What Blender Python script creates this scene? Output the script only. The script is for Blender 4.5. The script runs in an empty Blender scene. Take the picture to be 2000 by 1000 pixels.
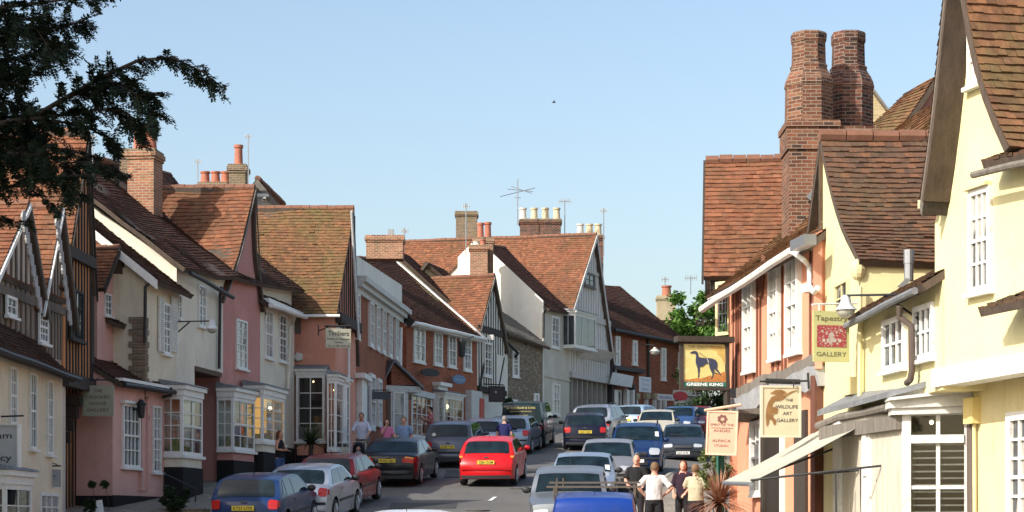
import bpy, math, random
from mathutils import Vector, Matrix, noise
R = math.radians
rng = random.Random(7)
scene = bpy.context.scene
COL = scene.collection
# ------------------------------------------------------------------ camera, sky, sun, exposure
FPX, YH, CX = 4000.0, 1030.0, 1000.0          # focal length in photo pixels, horizon row, centre column
cam_d = bpy.data.cameras.new('camera'); cam = bpy.data.objects.new('camera', cam_d); COL.objects.link(cam)
cam.location = (0, 0, 0); cam.rotation_euler = (R(90), 0, 0)
cam_d.sensor_width = 36; cam_d.lens = FPX/2000*36; cam_d.shift_y = (YH-500)/2000
cam_d.clip_start = 0.5; cam_d.clip_end = 6000
scene.camera = cam
SUN_E, SUN_A = R(36), R(50)
S = Vector((-math.cos(SUN_E)*math.sin(SUN_A), -math.cos(SUN_E)*math.cos(SUN_A), math.sin(SUN_E)))
w = bpy.data.worlds.new('World'); scene.world = w; w.use_nodes = True
nt = w.node_tree; bg = nt.nodes['Background']
sky = nt.nodes.new('ShaderNodeTexSky'); sky.sky_type = 'NISHITA'; sky.sun_disc = False
sky.sun_elevation = SUN_E; sky.sun_rotation = math.atan2(S.x, S.y)
sky.air_density = 1.15; sky.dust_density = 3.2; sky.ozone_density = 1.0; sky.altitude = 100
nt.links.new(sky.outputs[0], bg.inputs[0]); bg.inputs[1].default_value = 0.145
sl = bpy.data.lights.new('sun', 'SUN'); sl.energy = 3.7; sl.angle = R(0.5); sl.color = (1, .95, .87)
so = bpy.data.objects.new('sun', sl); COL.objects.link(so); so.rotation_euler = S.to_track_quat('Z', 'Y').to_euler()
so.location = S*200
scene.view_settings.view_transform = 'Standard'; scene.view_settings.look = 'None'
scene.view_settings.exposure = 0.6; scene.view_settings.gamma = 1
try: scene.cycles.max_bounces = 6
except Exception: pass

# ------------------------------------------------------------------ mesh building
WL = {}
class MB:
    def __init__(s): s.v = []; s.f = []; s.m = []; s.r = []
    def face(s, pts, mi=0, r=None):
        b = len(s.v); s.v += [Vector(p) for p in pts]
        s.f.append(tuple(range(b, b+len(pts)))); s.m.append(mi); s.r.append(rng.random() if r is None else r)
    def hexa(s, c, mi=0):
        """c: 8 corners, 0-3 one end (loop), 4-7 the other end"""
        b = len(s.v); s.v += [Vector(p) for p in c]
        ctr = sum((Vector(p) for p in c), Vector())/8; r = rng.random()
        for q in ((0,1,2,3),(7,6,5,4),(0,4,5,1),(1,5,6,2),(2,6,7,3),(3,7,4,0)):
            p = [Vector(c[i]) for i in q]
            n = (p[2]-p[0]).cross(p[3]-p[1])
            if n.dot((p[0]+p[1]+p[2]+p[3])/4-ctr) < 0: q = q[::-1]
            s.f.append(tuple(b+i for i in q)); s.m.append(mi); s.r.append(r)
    def box(s, x0, x1, y0, y1, z0, z1, mi=0):
        s.hexa([(x0,y0,z0),(x1,y0,z0),(x1,y1,z0),(x0,y1,z0),(x0,y0,z1),(x1,y0,z1),(x1,y1,z1),(x0,y1,z1)], mi)
    def prism(s, poly, vec, mi=0):
        poly = [Vector(p) for p in poly]; vec = Vector(vec); n = len(poly); r = rng.random()
        nn = Vector()
        for i in range(n): nn += poly[i].cross(poly[(i+1) % n])
        if nn.dot(vec) > 0: poly = poly[::-1]
        b = len(s.v); s.v += poly + [p+vec for p in poly]
        s.f.append(tuple(b+i for i in range(n))); s.m.append(mi); s.r.append(r)
        s.f.append(tuple(b+n+i for i in reversed(range(n)))); s.m.append(mi); s.r.append(r)
        for i in range(n):
            j = (i+1) % n
            s.f.append((b+j, b+i, b+n+i, b+n+j)); s.m.append(mi); s.r.append(r)
    def tube(s, path, rad, n=8, mi=0, ell=None, round_ends=False):
        path = [Vector(p) for p in path]
        if not isinstance(rad, (list, tuple)): rad = [rad]*len(path)
        rad = list(rad)
        if round_ends:
            def cap(p, q, r):
                d = (p-q).normalized(); rr = (r[0]+r[1])/2 if isinstance(r, tuple) else r
                sc = lambda k: (r[0]*k, r[1]*k) if isinstance(r, tuple) else r*k
                return [(p+d*rr*.95, sc(.25)), (p+d*rr*.7, sc(.7))]
            a = cap(path[0], path[1], rad[0]); e = cap(path[-1], path[-2], rad[-1])
            path = [a[0][0], a[1][0]]+path+[e[1][0], e[0][0]]; rad = [a[0][1], a[1][1]]+rad+[e[1][1], e[0][1]]
        b = len(s.v); prev = None
        for i, p in enumerate(path):
            d = (path[min(i+1, len(path)-1)]-path[max(i-1, 0)])
            d = d.normalized() if d.length > 1e-9 else Vector((0,0,1))
            if ell is not None:
                ax = Vector(ell); ax = (ax-d*ax.dot(d)).normalized()
            elif prev is None:
                ax = d.cross(Vector((0,0,1)));
                if ax.length < .1: ax = d.cross(Vector((0,1,0)))
                ax.normalize()
            else:
                ax = (prev-d*prev.dot(d)); ax = ax.normalized() if ax.length > 1e-6 else d.orthogonal().normalized()
            prev = ax; ay = d.cross(ax)
            rx, ry = rad[i] if isinstance(rad[i], tuple) else (rad[i], rad[i])
            for k in range(n):
                t = 2*math.pi*k/n; s.v.append(p+ax*(math.cos(t)*rx)+ay*(math.sin(t)*ry))
        r = rng.random()
        for i in range(len(path)-1):
            for k in range(n):
                k2 = (k+1) % n
                s.f.append((b+i*n+k, b+i*n+k2, b+(i+1)*n+k2, b+(i+1)*n+k)); s.m.append(mi); s.r.append(r)
        s.f.append(tuple(b+k for k in reversed(range(n)))); s.m.append(mi); s.r.append(r)
        e = b+(len(path)-1)*n; s.f.append(tuple(e+k for k in range(n))); s.m.append(mi); s.r.append(r)
    def lathe(s, prof, c, n=16, mi=0, axis=(0,0,1)):
        axis = Vector(axis).normalized(); c = Vector(c)
        ax = axis.orthogonal().normalized() if abs(axis.z) < .99 else Vector((1,0,0)); ay = axis.cross(ax)
        b = len(s.v); r = rng.random()
        for (rr, h) in prof:
            for k in range(n):
                t = 2*math.pi*(k+.5)/n; s.v.append(c+axis*h+ax*(math.cos(t)*rr)+ay*(math.sin(t)*rr))
        for i in range(len(prof)-1):
            for k in range(n):
                k2 = (k+1) % n
                s.f.append((b+i*n+k, b+i*n+k2, b+(i+1)*n+k2, b+(i+1)*n+k)); s.m.append(mi); s.r.append(r)
        s.f.append(tuple(b+k for k in reversed(range(n)))); s.m.append(mi); s.r.append(r)
        e = b+(len(prof)-1)*n; s.f.append(tuple(e+k for k in range(n))); s.m.append(mi); s.r.append(r)
    def grid(s, P, mi=0, flip=False):
        b = len(s.v); nr, nc = len(P), len(P[0])
        for row in P: s.v += [Vector(p) for p in row]
        for i in range(nr-1):
            for j in range(nc-1):
                q = (b+i*nc+j, b+i*nc+j+1, b+(i+1)*nc+j+1, b+(i+1)*nc+j)
                s.f.append(q[::-1] if flip else q); s.m.append(mi); s.r.append(rng.random())
    def ball(s, c, r, mi=0, n=8, sc=(1,1,1)):
        c = Vector(c); P = []
        for i in range(n+1):
            a = math.pi*i/n
            P.append([c+Vector((math.sin(a)*math.cos(2*math.pi*j/(n+2))*r*sc[0], math.sin(a)*math.sin(2*math.pi*j/(n+2))*r*sc[1], math.cos(a)*r*sc[2])) for j in range(n+3)])
        s.grid(P, mi, True)
    def build(s, name, mats, parent=None, smooth=False, loc=None, merge=False, ang=35):
        if not isinstance(mats, (list, tuple)): mats = [mats]
        off = WL.get(parent.name, Vector()) if parent is not None else (Vector(loc) if loc is not None else Vector())
        me = bpy.data.meshes.new(name)
        me.from_pydata([v-off for v in s.v], [], s.f)
        for m in mats: me.materials.append(m)
        me.polygons.foreach_set('material_index', s.m)
        at = me.attributes.new('rnd', 'FLOAT', 'FACE'); at.data.foreach_set('value', s.r)
        if merge:
            import bmesh
            bm = bmesh.new(); bm.from_mesh(me); bmesh.ops.remove_doubles(bm, verts=bm.verts, dist=merge)
            bmesh.ops.recalc_face_normals(bm, faces=bm.faces); bm.to_mesh(me); bm.free()
        uv = me.uv_layers.new(name='UVMap'); buf = [0.0]*(2*len(me.loops)); vs = me.vertices
        for p in me.polygons:
            n = p.normal
            if abs(n.z) > .94: t = Vector((1,0,0)); bt = Vector((0,1,0))
            else: t = Vector((-n.y, n.x, 0)).normalized(); bt = n.cross(t)
            for li in p.loop_indices:
                co = vs[me.loops[li].vertex_index].co+off
                buf[2*li] = co.dot(t); buf[2*li+1] = co.dot(bt)
        uv.data.foreach_set('uv', buf)
        if smooth:
            me.polygons.foreach_set('use_smooth', [True]*len(me.polygons))
            try: me.set_sharp_from_angle(angle=R(ang))
            except Exception: pass
        o = bpy.data.objects.new(name, me); COL.objects.link(o)
        if parent is not None:
            o.parent = parent; WL[o.name] = off
        else:
            o.location = off; WL[o.name] = off
        return o

def tag(o, label=None, cat=None, group=None, kind=None):
    if label: o['label'] = label
    if cat: o['category'] = cat
    if group: o['group'] = group
    if kind: o['kind'] = kind
    return o
def thing(name, label, cat, loc=(0,0,0), group=None):
    o = bpy.data.objects.new(name, None); COL.objects.link(o); o.location = loc; o.empty_display_size = .3
    WL[o.name] = Vector(loc); return tag(o, label, cat, group)

def PX(px, py, Y): return Vector(((px-CX)/FPX*Y, Y, (YH-py)/FPX*Y))
def ZP(py, Y): return (YH-py)/FPX*Y

class Face:
    """a vertical wall plane through two plan points; u runs along it, d outward (towards the street)"""
    def __init__(s, a, b):
        s.a = Vector((a[0], a[1], 0)); s.b = Vector((b[0], b[1], 0)); s.t = (s.b-s.a).normalized(); s.L = (s.b-s.a).length
        s.n = Vector((s.t.y, -s.t.x, 0))
        if s.n.dot(-(s.a+s.b)/2) < 0: s.n = -s.n
    def p(s, u, z=0, d=0): q = s.a+s.t*u+s.n*d; return Vector((q.x, q.y, z))
    def q(s, px, py, d=0):
        r = Vector(((px-CX)/FPX, 1, 0)); a = s.a+s.n*d
        Y = a.dot(s.n)/r.dot(s.n); pt = r*Y
        return (pt-s.a).dot(s.t), (YH-py)/FPX*Y
    def u(s, px, d=0): return s.q(px, 0, d)[0]
    def z(s, px, py, d=0): return s.q(px, py, d)[1]
    def zat(s, u, d, py): return (YH-py)/FPX*s.p(u, 0, d).y
    def box(s, mb, u0, u1, z0, z1, d0, d1, mi=0):
        mb.hexa([s.p(u0,z0,d0), s.p(u1,z0,d0), s.p(u1,z1,d0), s.p(u0,z1,d0), s.p(u0,z0,d1), s.p(u1,z0,d1), s.p(u1,z1,d1), s.p(u0,z1,d1)], mi)
    def pbox(s, mb, x0, x1, yt, yb, d0, d1, mi=0):
        u0 = s.u(x0); u1 = s.u(x1); s.box(mb, u0, u1, s.z(x0, yb), s.z(x0, yt), d0, d1, mi)
    def bar(s, mb, p0, p1, wd, d0, d1, mi=0):
        """a strip from (u,z) to (u,z), width wd in the plane, from depth d0 to d1"""
        a = Vector(p0); b = Vector(p1); n = Vector((-(b-a).y, (b-a).x)).normalized()*wd/2
        c = [a-n, b-n, b+n, a+n]
        mb.hexa([s.p(q.x, q.y, d0) for q in c]+[s.p(q.x, q.y, d1) for q in c], mi)
    def poly(s, pix): return [s.q(*p) for p in pix]
    def side(s, u, dist):
        """wall plane going back from this one at u"""
        a = s.p(u, 0, 0); b = s.p(u, 0, -dist)
        f = Face((a.x, a.y), (b.x, b.y)); return f
def facepx(x0, Y0, x1, Y1): return Face(((x0-CX)/FPX*Y0, Y0), ((x1-CX)/FPX*Y1, Y1))

# ------------------------------------------------------------------ ground height
def base_z(Y):
    if Y < 20: return -1.62
    if Y < 40: t = (Y-20)/20; return -1.62+t*t*.68
    if Y < 112: return -.94+(Y-40)*.0965
    t = min((Y-112)/40, 1); return 6.008+(t-t*t/2)*40*.0965*.6
def gz(X, Y):
    k = min(max((Y-58)/12, 0), 1)*min(max((X-3), 0), 8)*.75
    return base_z(Y-k)
# ------------------------------------------------------------------ materials
MATS = {}
def nodes(name):
    m = bpy.data.materials.new(name); m.use_nodes = True; nt = m.node_tree
    return m, nt, nt.nodes['Principled BSDF']
def N(nt, t, **k):
    n = nt.nodes.new(t)
    for a, b in k.items(): setattr(n, a, b)
    return n
def ramp(nt, fac, stops):
    r = N(nt, 'ShaderNodeValToRGB'); e = r.color_ramp.elements
    while len(e) < len(stops): e.new(.5)
    for i, (p, c) in enumerate(stops): e[i].position = p; e[i].color = (*c, 1)
    nt.links.new(fac, r.inputs[0]); return r.outputs[0]
def mixc(nt, fac, a, b, blend='MIX'):
    m = N(nt, 'ShaderNodeMix', data_type='RGBA', blend_type=blend)
    for s, v in ((0, fac), (6, a), (7, b)):
        if isinstance(v, (int, float)): m.inputs[s].default_value = v
        elif isinstance(v, tuple): m.inputs[s].default_value = (*v, 1)
        else: nt.links.new(v, m.inputs[s])
    return m.outputs[2]
def noise_fac(nt, scale, detail=4, rough=.6, vec=None, stretch=None):
    n = N(nt, 'ShaderNodeTexNoise'); n.inputs['Scale'].default_value = scale; n.inputs['Detail'].default_value = detail; n.inputs['Roughness'].default_value = rough
    if vec is None: vec = N(nt, 'ShaderNodeNewGeometry').outputs['Position']
    if stretch:
        mp = N(nt, 'ShaderNodeMapping'); mp.inputs['Scale'].default_value = stretch; nt.links.new(vec, mp.inputs[0]); vec = mp.outputs[0]
    nt.links.new(vec, n.inputs['Vector']); return n.outputs[0]
def mrange(nt, v, a, b, c=0., d=1.):
    m = N(nt, 'ShaderNodeMapRange'); nt.links.new(v, m.inputs[0])
    for i, x in enumerate((a, b, c, d)): m.inputs[i+1].default_value = x
    return m.outputs[0]
def bump(nt, bsdf, h, strength=.3, dist=.01):
    b = N(nt, 'ShaderNodeBump'); b.inputs['Strength'].default_value = strength; b.inputs['Distance'].default_value = dist
    nt.links.new(h, b.inputs['Height']); nt.links.new(b.outputs[0], bsdf.inputs['Normal']); return b
def tint(c, k): return tuple(min(1, x*k) for x in c)
def plaster(name, col, var=.16, dirt=(.25,.22,.17), rough=.9, bs=.25):
    m, nt, b = nodes(name); b.inputs['Roughness'].default_value = rough; b.inputs['Specular IOR Level'].default_value = .25
    f1 = noise_fac(nt, 1.1, 6, .65); f2 = noise_fac(nt, 14, 4); f3 = noise_fac(nt, 2.2, 5, .6, stretch=(2.2, 2.2, .35))
    c = mixc(nt, mrange(nt, f1, .3, .7), tint(col, 1-var), tint(col, 1.05))
    c = mixc(nt, mrange(nt, f2, .35, .75, 0, .18), c, tint(col, .75))
    c = mixc(nt, mrange(nt, f3, .54, .78, 0, .5), c, tuple(x*y*1.6 for x, y in zip(col, (dirt[0]*1.6, dirt[1]*1.6, dirt[2]*1.6))))
    nt.links.new(c, b.inputs['Base Color'])
    v = N(nt, 'ShaderNodeTexVoronoi'); v.inputs['Scale'].default_value = .55; v.inputs['Randomness'].default_value = 1
    d = N(nt, 'ShaderNodeVectorMath', operation='MULTIPLY_ADD'); gp = N(nt, 'ShaderNodeNewGeometry'); nz = N(nt, 'ShaderNodeTexNoise'); nz.inputs['Scale'].default_value = 1.6; nt.links.new(gp.outputs['Position'], nz.inputs['Vector'])
    nt.links.new(nz.outputs[1], d.inputs[0]); d.inputs[1].default_value = (1.6, 1.6, 1.6); nt.links.new(gp.outputs['Position'], d.inputs[2]); nt.links.new(d.outputs[0], v.inputs['Vector'])
    sp = N(nt, 'ShaderNodeSeparateColor'); nt.links.new(v.outputs['Color'], sp.inputs[0])
    c = mixc(nt, mrange(nt, sp.outputs[0], .55, .75, 0, .5), c, tint(col, 1-var*1.1))
    nt.links.new(c, b.inputs['Base Color'])
    h = noise_fac(nt, 9, 6, .7); h2 = noise_fac(nt, .9, 3, .5); ad = N(nt, 'ShaderNodeMath', operation='MULTIPLY_ADD'); nt.links.new(h2, ad.inputs[0]); ad.inputs[1].default_value = 4; nt.links.new(h, ad.inputs[2]); bump(nt, b, ad.outputs[0], bs, .03); return m
def paint(name, col, rough=.5, var=.1, wear=None):
    m, nt, b = nodes(name); b.inputs['Roughness'].default_value = rough
    f = noise_fac(nt, 5, 5, .65); c = mixc(nt, mrange(nt, f, .3, .7), tint(col, 1-var), tint(col, 1.04))
    if wear: c = mixc(nt, mrange(nt, noise_fac(nt, 9, 6, .7), .58, .66, 0, .7), c, wear)
    nt.links.new(c, b.inputs['Base Color']); bump(nt, b, noise_fac(nt, 40, 3), .08, .005); return m
def wood(name, col, var=.45, rough=.85):
    m, nt, b = nodes(name); b.inputs['Roughness'].default_value = rough
    f = noise_fac(nt, 3, 6, .7, stretch=(3, 3, .5)); g = noise_fac(nt, 30, 4, .6, stretch=(2.5, 2.5, .3))
    c = mixc(nt, mrange(nt, f, .3, .7), tint(col, 1-var), tint(col, 1.15)); c = mixc(nt, mrange(nt, g, .4, .7, 0, .4), c, tint(col, .5))
    nt.links.new(c, b.inputs['Base Color']); bump(nt, b, g, .5, .01); return m
def brick(name, cols, mortar=(.42,.36,.28), bw=.225, rh=.078, ms=.009, dark=.5, moss=None):
    m, nt, b = nodes(name); b.inputs['Roughness'].default_value = .9; b.inputs['Specular IOR Level'].default_value = .2
    uv = N(nt, 'ShaderNodeUVMap').outputs[0]
    w_ = noise_fac(nt, 3, 2, .5, vec=uv); d = N(nt, 'ShaderNodeVectorMath', operation='MULTIPLY_ADD'); nt.links.new(w_, d.inputs[0]); d.inputs[1].default_value = (.02, .02, 0); nt.links.new(uv, d.inputs[2])
    t = N(nt, 'ShaderNodeTexBrick'); nt.links.new(d.outputs[0], t.inputs['Vector'])
    t.inputs['Scale'].default_value = 1; t.inputs['Brick Width'].default_value = bw; t.inputs['Row Height'].default_value = rh
    t.inputs['Mortar Size'].default_value = ms; t.inputs['Mortar Smooth'].default_value = .2
    t.inputs['Color1'].default_value = (0,0,0,1); t.inputs['Color2'].default_value = (1,1,1,1); t.inputs['Mortar'].default_value = (.5,.5,.5,1)
    n = len(cols); c = ramp(nt, t.outputs[0], [(i/(n-1) if n > 1 else 0, cc) for i, cc in enumerate(cols)])
    f = noise_fac(nt, .9, 6, .7); c = mixc(nt, mrange(nt, f, .4, .72, 0, dark), c, tint(cols[0], .45))
    c = mixc(nt, t.outputs[1], c, mortar)
    if moss: c = mixc(nt, mrange(nt, noise_fac(nt, 2.3, 6, .7), .5, .7, 0, .7), c, moss)
    nt.links.new(c, b.inputs['Base Color'])
    inv = N(nt, 'ShaderNodeMath', operation='SUBTRACT'); inv.inputs[0].default_value = 1; nt.links.new(t.outputs[1], inv.inputs[1])
    bump(nt, b, inv.outputs[0], .5, .012); return m
def tiles(name, cols, moss=(.10,.085,.03), mossamt=.5, mscale=.8):
    m, nt, b = nodes(name); b.inputs['Roughness'].default_value = .92; b.inputs['Specular IOR Level'].default_value = .15
    at = N(nt, 'ShaderNodeAttribute', attribute_name='rnd')
    n = len(cols); c = ramp(nt, at.outputs['Fac'], [(i/(n-1), cc) for i, cc in enumerate(cols)])
    c = mixc(nt, .42, c, tuple(sum(q[k] for q in cols)/n*.92 for k in range(3)))
    f = noise_fac(nt, mscale, 7, .72); c = mixc(nt, mrange(nt, f, .46, .68, 0, mossamt), c, moss)
    g = noise_fac(nt, 6, 6, .75); c = mixc(nt, mrange(nt, g, .46, .72, 0, .7), c, tint(cols[0], .6))
    h = noise_fac(nt, 11, 3, .7); c = mixc(nt, mrange(nt, h, .66, .76, 0, .55), c, (.33,.31,.24))
    nt.links.new(c, b.inputs['Base Color']); bump(nt, b, g, .4, .02); return m
def flat(name, col, rough=.6, metal=0, emis=None, es=1, spec=.5):
    m, nt, b = nodes(name); b.inputs['Roughness'].default_value = rough; b.inputs['Metallic'].default_value = metal; b.inputs['Specular IOR Level'].default_value = spec
    f = noise_fac(nt, 20, 3); c = mixc(nt, mrange(nt, f, .3, .7), tint(col, .93), tint(col, 1.03)); nt.links.new(c, b.inputs['Base Color'])
    if emis: b.inputs['Emission Color'].default_value = (*emis, 1); b.inputs['Emission Strength'].default_value = es
    return m
def glassy(name, col, rough=.04, curtain=None, amt=0):
    m, nt, b = nodes(name); b.inputs['Roughness'].default_value = rough; b.inputs['IOR'].default_value = 1.55; b.inputs['Specular IOR Level'].default_value = .75
    f = noise_fac(nt, 2.4, 3, .5); c = mixc(nt, mrange(nt, f, .35, .65), tint(col, .5), tint(col, 1.6))
    if curtain: c = mixc(nt, mrange(nt, noise_fac(nt, 1.7, 3, .5, stretch=(1, 1, .25)), .5, .53, 0, amt), c, curtain)
    nt.links.new(c, b.inputs['Base Color']); bump(nt, b, noise_fac(nt, 3.5, 2), .05, .02); return m
def shopglass(name):
    m, nt, b = nodes(name); g = N(nt, 'ShaderNodeBsdfGlossy'); g.inputs['Roughness'].default_value = .02
    t = N(nt, 'ShaderNodeBsdfTransparent'); t.inputs[0].default_value = (.82,.86,.86,1)
    fr = N(nt, 'ShaderNodeFresnel'); fr.inputs[0].default_value = 1.5
    mm = N(nt, 'ShaderNodeMath', operation='MULTIPLY'); mm.inputs[1].default_value = 1.3; nt.links.new(fr.outputs[0], mm.inputs[0])
    mx = N(nt, 'ShaderNodeMixShader'); nt.links.new(mm.outputs[0], mx.inputs[0]); nt.links.new(t.outputs[0], mx.inputs[1]); nt.links.new(g.outputs[0], mx.inputs[2])
    nt.links.new(mx.outputs[0], nt.nodes['Material Output'].inputs[0]); return m
def carpaint(name, col, metal=.0, rough=.28, coat=1):
    m, nt, b = nodes(name); b.inputs['Roughness'].default_value = rough; b.inputs['Metallic'].default_value = metal
    b.inputs['Coat Weight'].default_value = coat; b.inputs['Coat Roughness'].default_value = .05
    f = noise_fac(nt, 1.6, 5, .65); c = mixc(nt, mrange(nt, f, .3, .7), tint(col, .86), tint(col, 1.03))
    c = mixc(nt, mrange(nt, noise_fac(nt, 3, 6, .7), .5, .8, 0, .08), c, (.16,.14,.11))
    b.inputs['Coat Weight'].default_value = .25; b.inputs['Specular IOR Level'].default_value = .22
    nt.links.new(c, b.inputs['Base Color']); nt.links.new(mrange(nt, f, .3, .7, rough*.8, rough*1.4), b.inputs['Roughness']); return m

WHITE = paint('white_paint', (.78,.77,.72), .5, .08, (.45,.42,.36))
OLDWHITE = paint('old_white_paint', (.62,.61,.57), .7, .2, (.33,.30,.26))
BLACK = flat('black_iron', (.02,.02,.02), .5)
LEAD = paint('lead_sheet', (.20,.21,.22), .6, .35, (.34,.34,.32))
GL = glassy('window_glass', (.035,.045,.055))
GLC = glassy('curtained_glass', (.05,.055,.06), curtain=(.42,.40,.35), amt=.8)
GLN = glassy('net_curtain_glass', (.20,.21,.22), .08, curtain=(.5,.49,.45), amt=.7)
SHOPG = shopglass('shop_glass')
DARKIN = flat('dark_interior', (.03,.022,.018), .9)
OAK = wood('dark_oak', (.055,.042,.032)); OAKG = wood('grey_oak', (.21,.185,.155)); OAKB = wood('brown_oak', (.12,.075,.045))
P_CREAM = plaster('cream_render', (.80,.71,.53)); P_CREAM2 = plaster('pale_cream_render', (.82,.76,.62))
P_PINK = plaster('pink_render', (.72,.36,.28)); P_PINKG = plaster('rose_render', (.74,.44,.37)); P_PINKS = plaster('deep_rose_render', (.60,.29,.25))
P_SAL = plaster('salmon_render', (.74,.34,.24)); P_ORANGE = plaster('orange_render', (.76,.33,.20), .14)
P_STUD = plaster('orange_infill', (.66,.30,.13)); P_BUFF = plaster('buff_infill', (.66,.56,.46))
P_YEL = plaster('yellow_render', (.78,.70,.39), .12, (.42,.40,.36), .85, .12); P_YEL2 = plaster('soft_yellow_render', (.74,.64,.36), .14)
P_WHITE = plaster('white_render', (.80,.77,.68), .1); P_BEIGE = plaster('beige_render', (.44,.37,.24), .25); P_GREY = plaster('grey_cream_render', (.62,.58,.48))
P_BLACK = plaster('black_plinth', (.022,.02,.02), .3)
P_WASH = plaster('limewash', (.76,.74,.70), .15)
B_RED = brick('red_brick', [(.26,.065,.032),(.40,.105,.047),(.35,.09,.04),(.46,.14,.065)], (.30,.20,.14))
B_RED2 = brick('soft_red_brick', [(.20,.05,.028),(.30,.075,.035),(.34,.10,.05)], (.26,.17,.12))
B_CHIM = brick('chimney_brick', [(.22,.09,.05),(.40,.17,.09),(.30,.13,.08),(.46,.22,.12)], (.42,.36,.27), moss=(.16,.14,.08))
B_TUDOR = brick('tudor_brick', [(.08,.036,.026),(.24,.095,.052),(.15,.058,.036),(.28,.13,.072),(.06,.038,.032)], (.25,.20,.15), .21, .074, .009, .75)
B_TUDORD = brick('sooty_tudor_brick', [(.07,.035,.028),(.24,.09,.055),(.13,.05,.035),(.05,.035,.03)], (.24,.20,.16), .21, .074, .008, .85)
B_GREY = brick('old_stock_brick', [(.14,.10,.07),(.26,.17,.11),(.20,.14,.10)], (.30,.27,.2), moss=(.17,.15,.07))
B_FLINT = brick('flint_rubble', [(.12,.10,.08),(.38,.34,.27),(.16,.11,.075),(.24,.18,.12),(.07,.06,.06),(.42,.40,.35)], (.22,.18,.13), .17, .12, .03, .3)
T_OR = tiles('orange_tiles', [(.11,.05,.032),(.27,.105,.055),(.20,.078,.042),(.36,.15,.08),(.16,.075,.045),(.24,.12,.07)], (.10,.075,.04), .6)
T_ORM = tiles('mossy_orange_tiles', [(.10,.055,.035),(.25,.115,.06),(.17,.09,.045),(.33,.15,.075),(.15,.09,.045),(.22,.13,.06)], (.13,.11,.045), .85)
T_BR = tiles('brown_tiles', [(.06,.04,.032),(.17,.088,.055),(.11,.064,.044),(.26,.115,.06),(.085,.06,.046),(.14,.09,.058)], (.10,.085,.045), .65)
T_DK = tiles('dark_tiles', [(.045,.024,.019),(.10,.042,.029),(.07,.032,.024),(.13,.06,.04)], (.055,.045,.028), .7)
T_SLATE = tiles('grey_tiles', [(.15,.14,.12),(.24,.22,.19),(.19,.17,.15)], (.2,.19,.13), .5)
RIDGE = paint('ridge_clay', (.22,.10,.06), .9, .3, (.16,.13,.08)); UNDER = wood('roof_timber', (.10,.07,.05))
POT_T = paint('terracotta_pot', (.42,.15,.09), .8, .25); POT_B = paint('buff_pot', (.62,.52,.34), .8, .2); POT_W = paint('pale_pot', (.66,.62,.55), .8, .15)
METAL = flat('galvanised_metal', (.4,.41,.42), .45, .8)
GLOW = flat('lamp_glow', (.9,.7,.4), .5, 0, (1,.75,.4), 3)
# ------------------------------------------------------------------ building kit
def smooth_noise(p, s): return noise.noise(Vector(p)*s)
def roof_patch(mb, RL, RR, EL, ER, gauge=.11, tw=.17, bell=0, und=.035, thick=.11, tile_mi=0, slab_mi=1, lift=.032, ragged=.018):
    """tiled slope between ridge RL-RR and eave EL-ER; real overlapping tiles on a slab"""
    RL, RR, EL, ER = map(Vector, (RL, RR, EL, ER))
    nrm = (RR-RL).cross(EL-RL).normalized()
    if nrm.z < 0: nrm = -nrm
    sl = ((RL-EL).length+(RR-ER).length)/2; wd = ((RL-RR).length+(EL-ER).length)/2
    nr = max(2, int(sl/gauge)); nc = max(2, int(wd/tw)); seed = rng.random()*50
    def S_(s, t):
        p = EL.lerp(ER, s).lerp(RL.lerp(RR, s), t)
        o = -bell*math.sin(math.pi*min(max(t, 0), 1))+und*noise.noise(Vector((s*wd*.45+seed, t*sl*.6, seed)))
        return p+nrm*o
    flip = (RL-EL).cross(ER-EL).dot(nrm) > 0
    def fc(q, mi, r): mb.face(q[::-1] if flip else q, mi, r)
    for i in range(nr):
        t0 = i/nr; t1 = min((i+1.25)/nr, 1); off = .5*(i % 2); drop = (rng.random()-.5)*.006
        for j in range(-1 if off else 0, nc):
            s0 = max((j+off)/nc, 0); s1 = min((j+1+off)/nc, 1)
            if s1-s0 < .002: continue
            g = .0018/max(wd, .1)*.0
            l = lift+(rng.random()-.5)*ragged; tj = (rng.random()-.5)*ragged/sl*.9+drop/sl
            if rng.random() < .012: l += .02
            a = S_(s0+g, t0+tj)+nrm*l; b = S_(s1-g, t0+tj)+nrm*l; c = S_(s1-g, t1)+nrm*.003; d = S_(s0+g, t1)+nrm*.003
            r = rng.random()
            fc([a, b, c, d], tile_mi, r)
            fc([a-nrm*(l+.004), b-nrm*(l+.004), b, a], tile_mi, r*.5)  # tile front edges take darker tones: shading put into the colour
    ns, n2 = max(2, min(8, int(wd))), 8
    top = [[S_(i/ns, j/n2)-nrm*.004 for i in range(ns+1)] for j in range(n2+1)]
    bot = [[q-nrm*thick for q in row] for row in top]
    mb.grid(top, slab_mi, flip); mb.grid(bot, slab_mi, not flip)
    for A, B in ((top[0], bot[0]), (top[-1], bot[-1])): mb.grid([A, B], slab_mi)
    for k in (0, -1): mb.grid([[r[k] for r in top], [r[k] for r in bot]], slab_mi)
    return S_, nrm
def ridge_tiles(mb, a, b, r=.11, mi=2, seg=.3, drop=.03):
    a, b = Vector(a), Vector(b); L = (b-a).length; n = max(1, int(L/seg)); d = (b-a)/n
    for i in range(n):
        j = Vector((0, 0, (rng.random()-.5)*.015-drop+.02*noise.noise(a+d*i)))
        mb.tube([a+d*(i+.02)+j, a+d*(i+.98)+j], r*(1+.06*(i % 2)), 8, mi)

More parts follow.
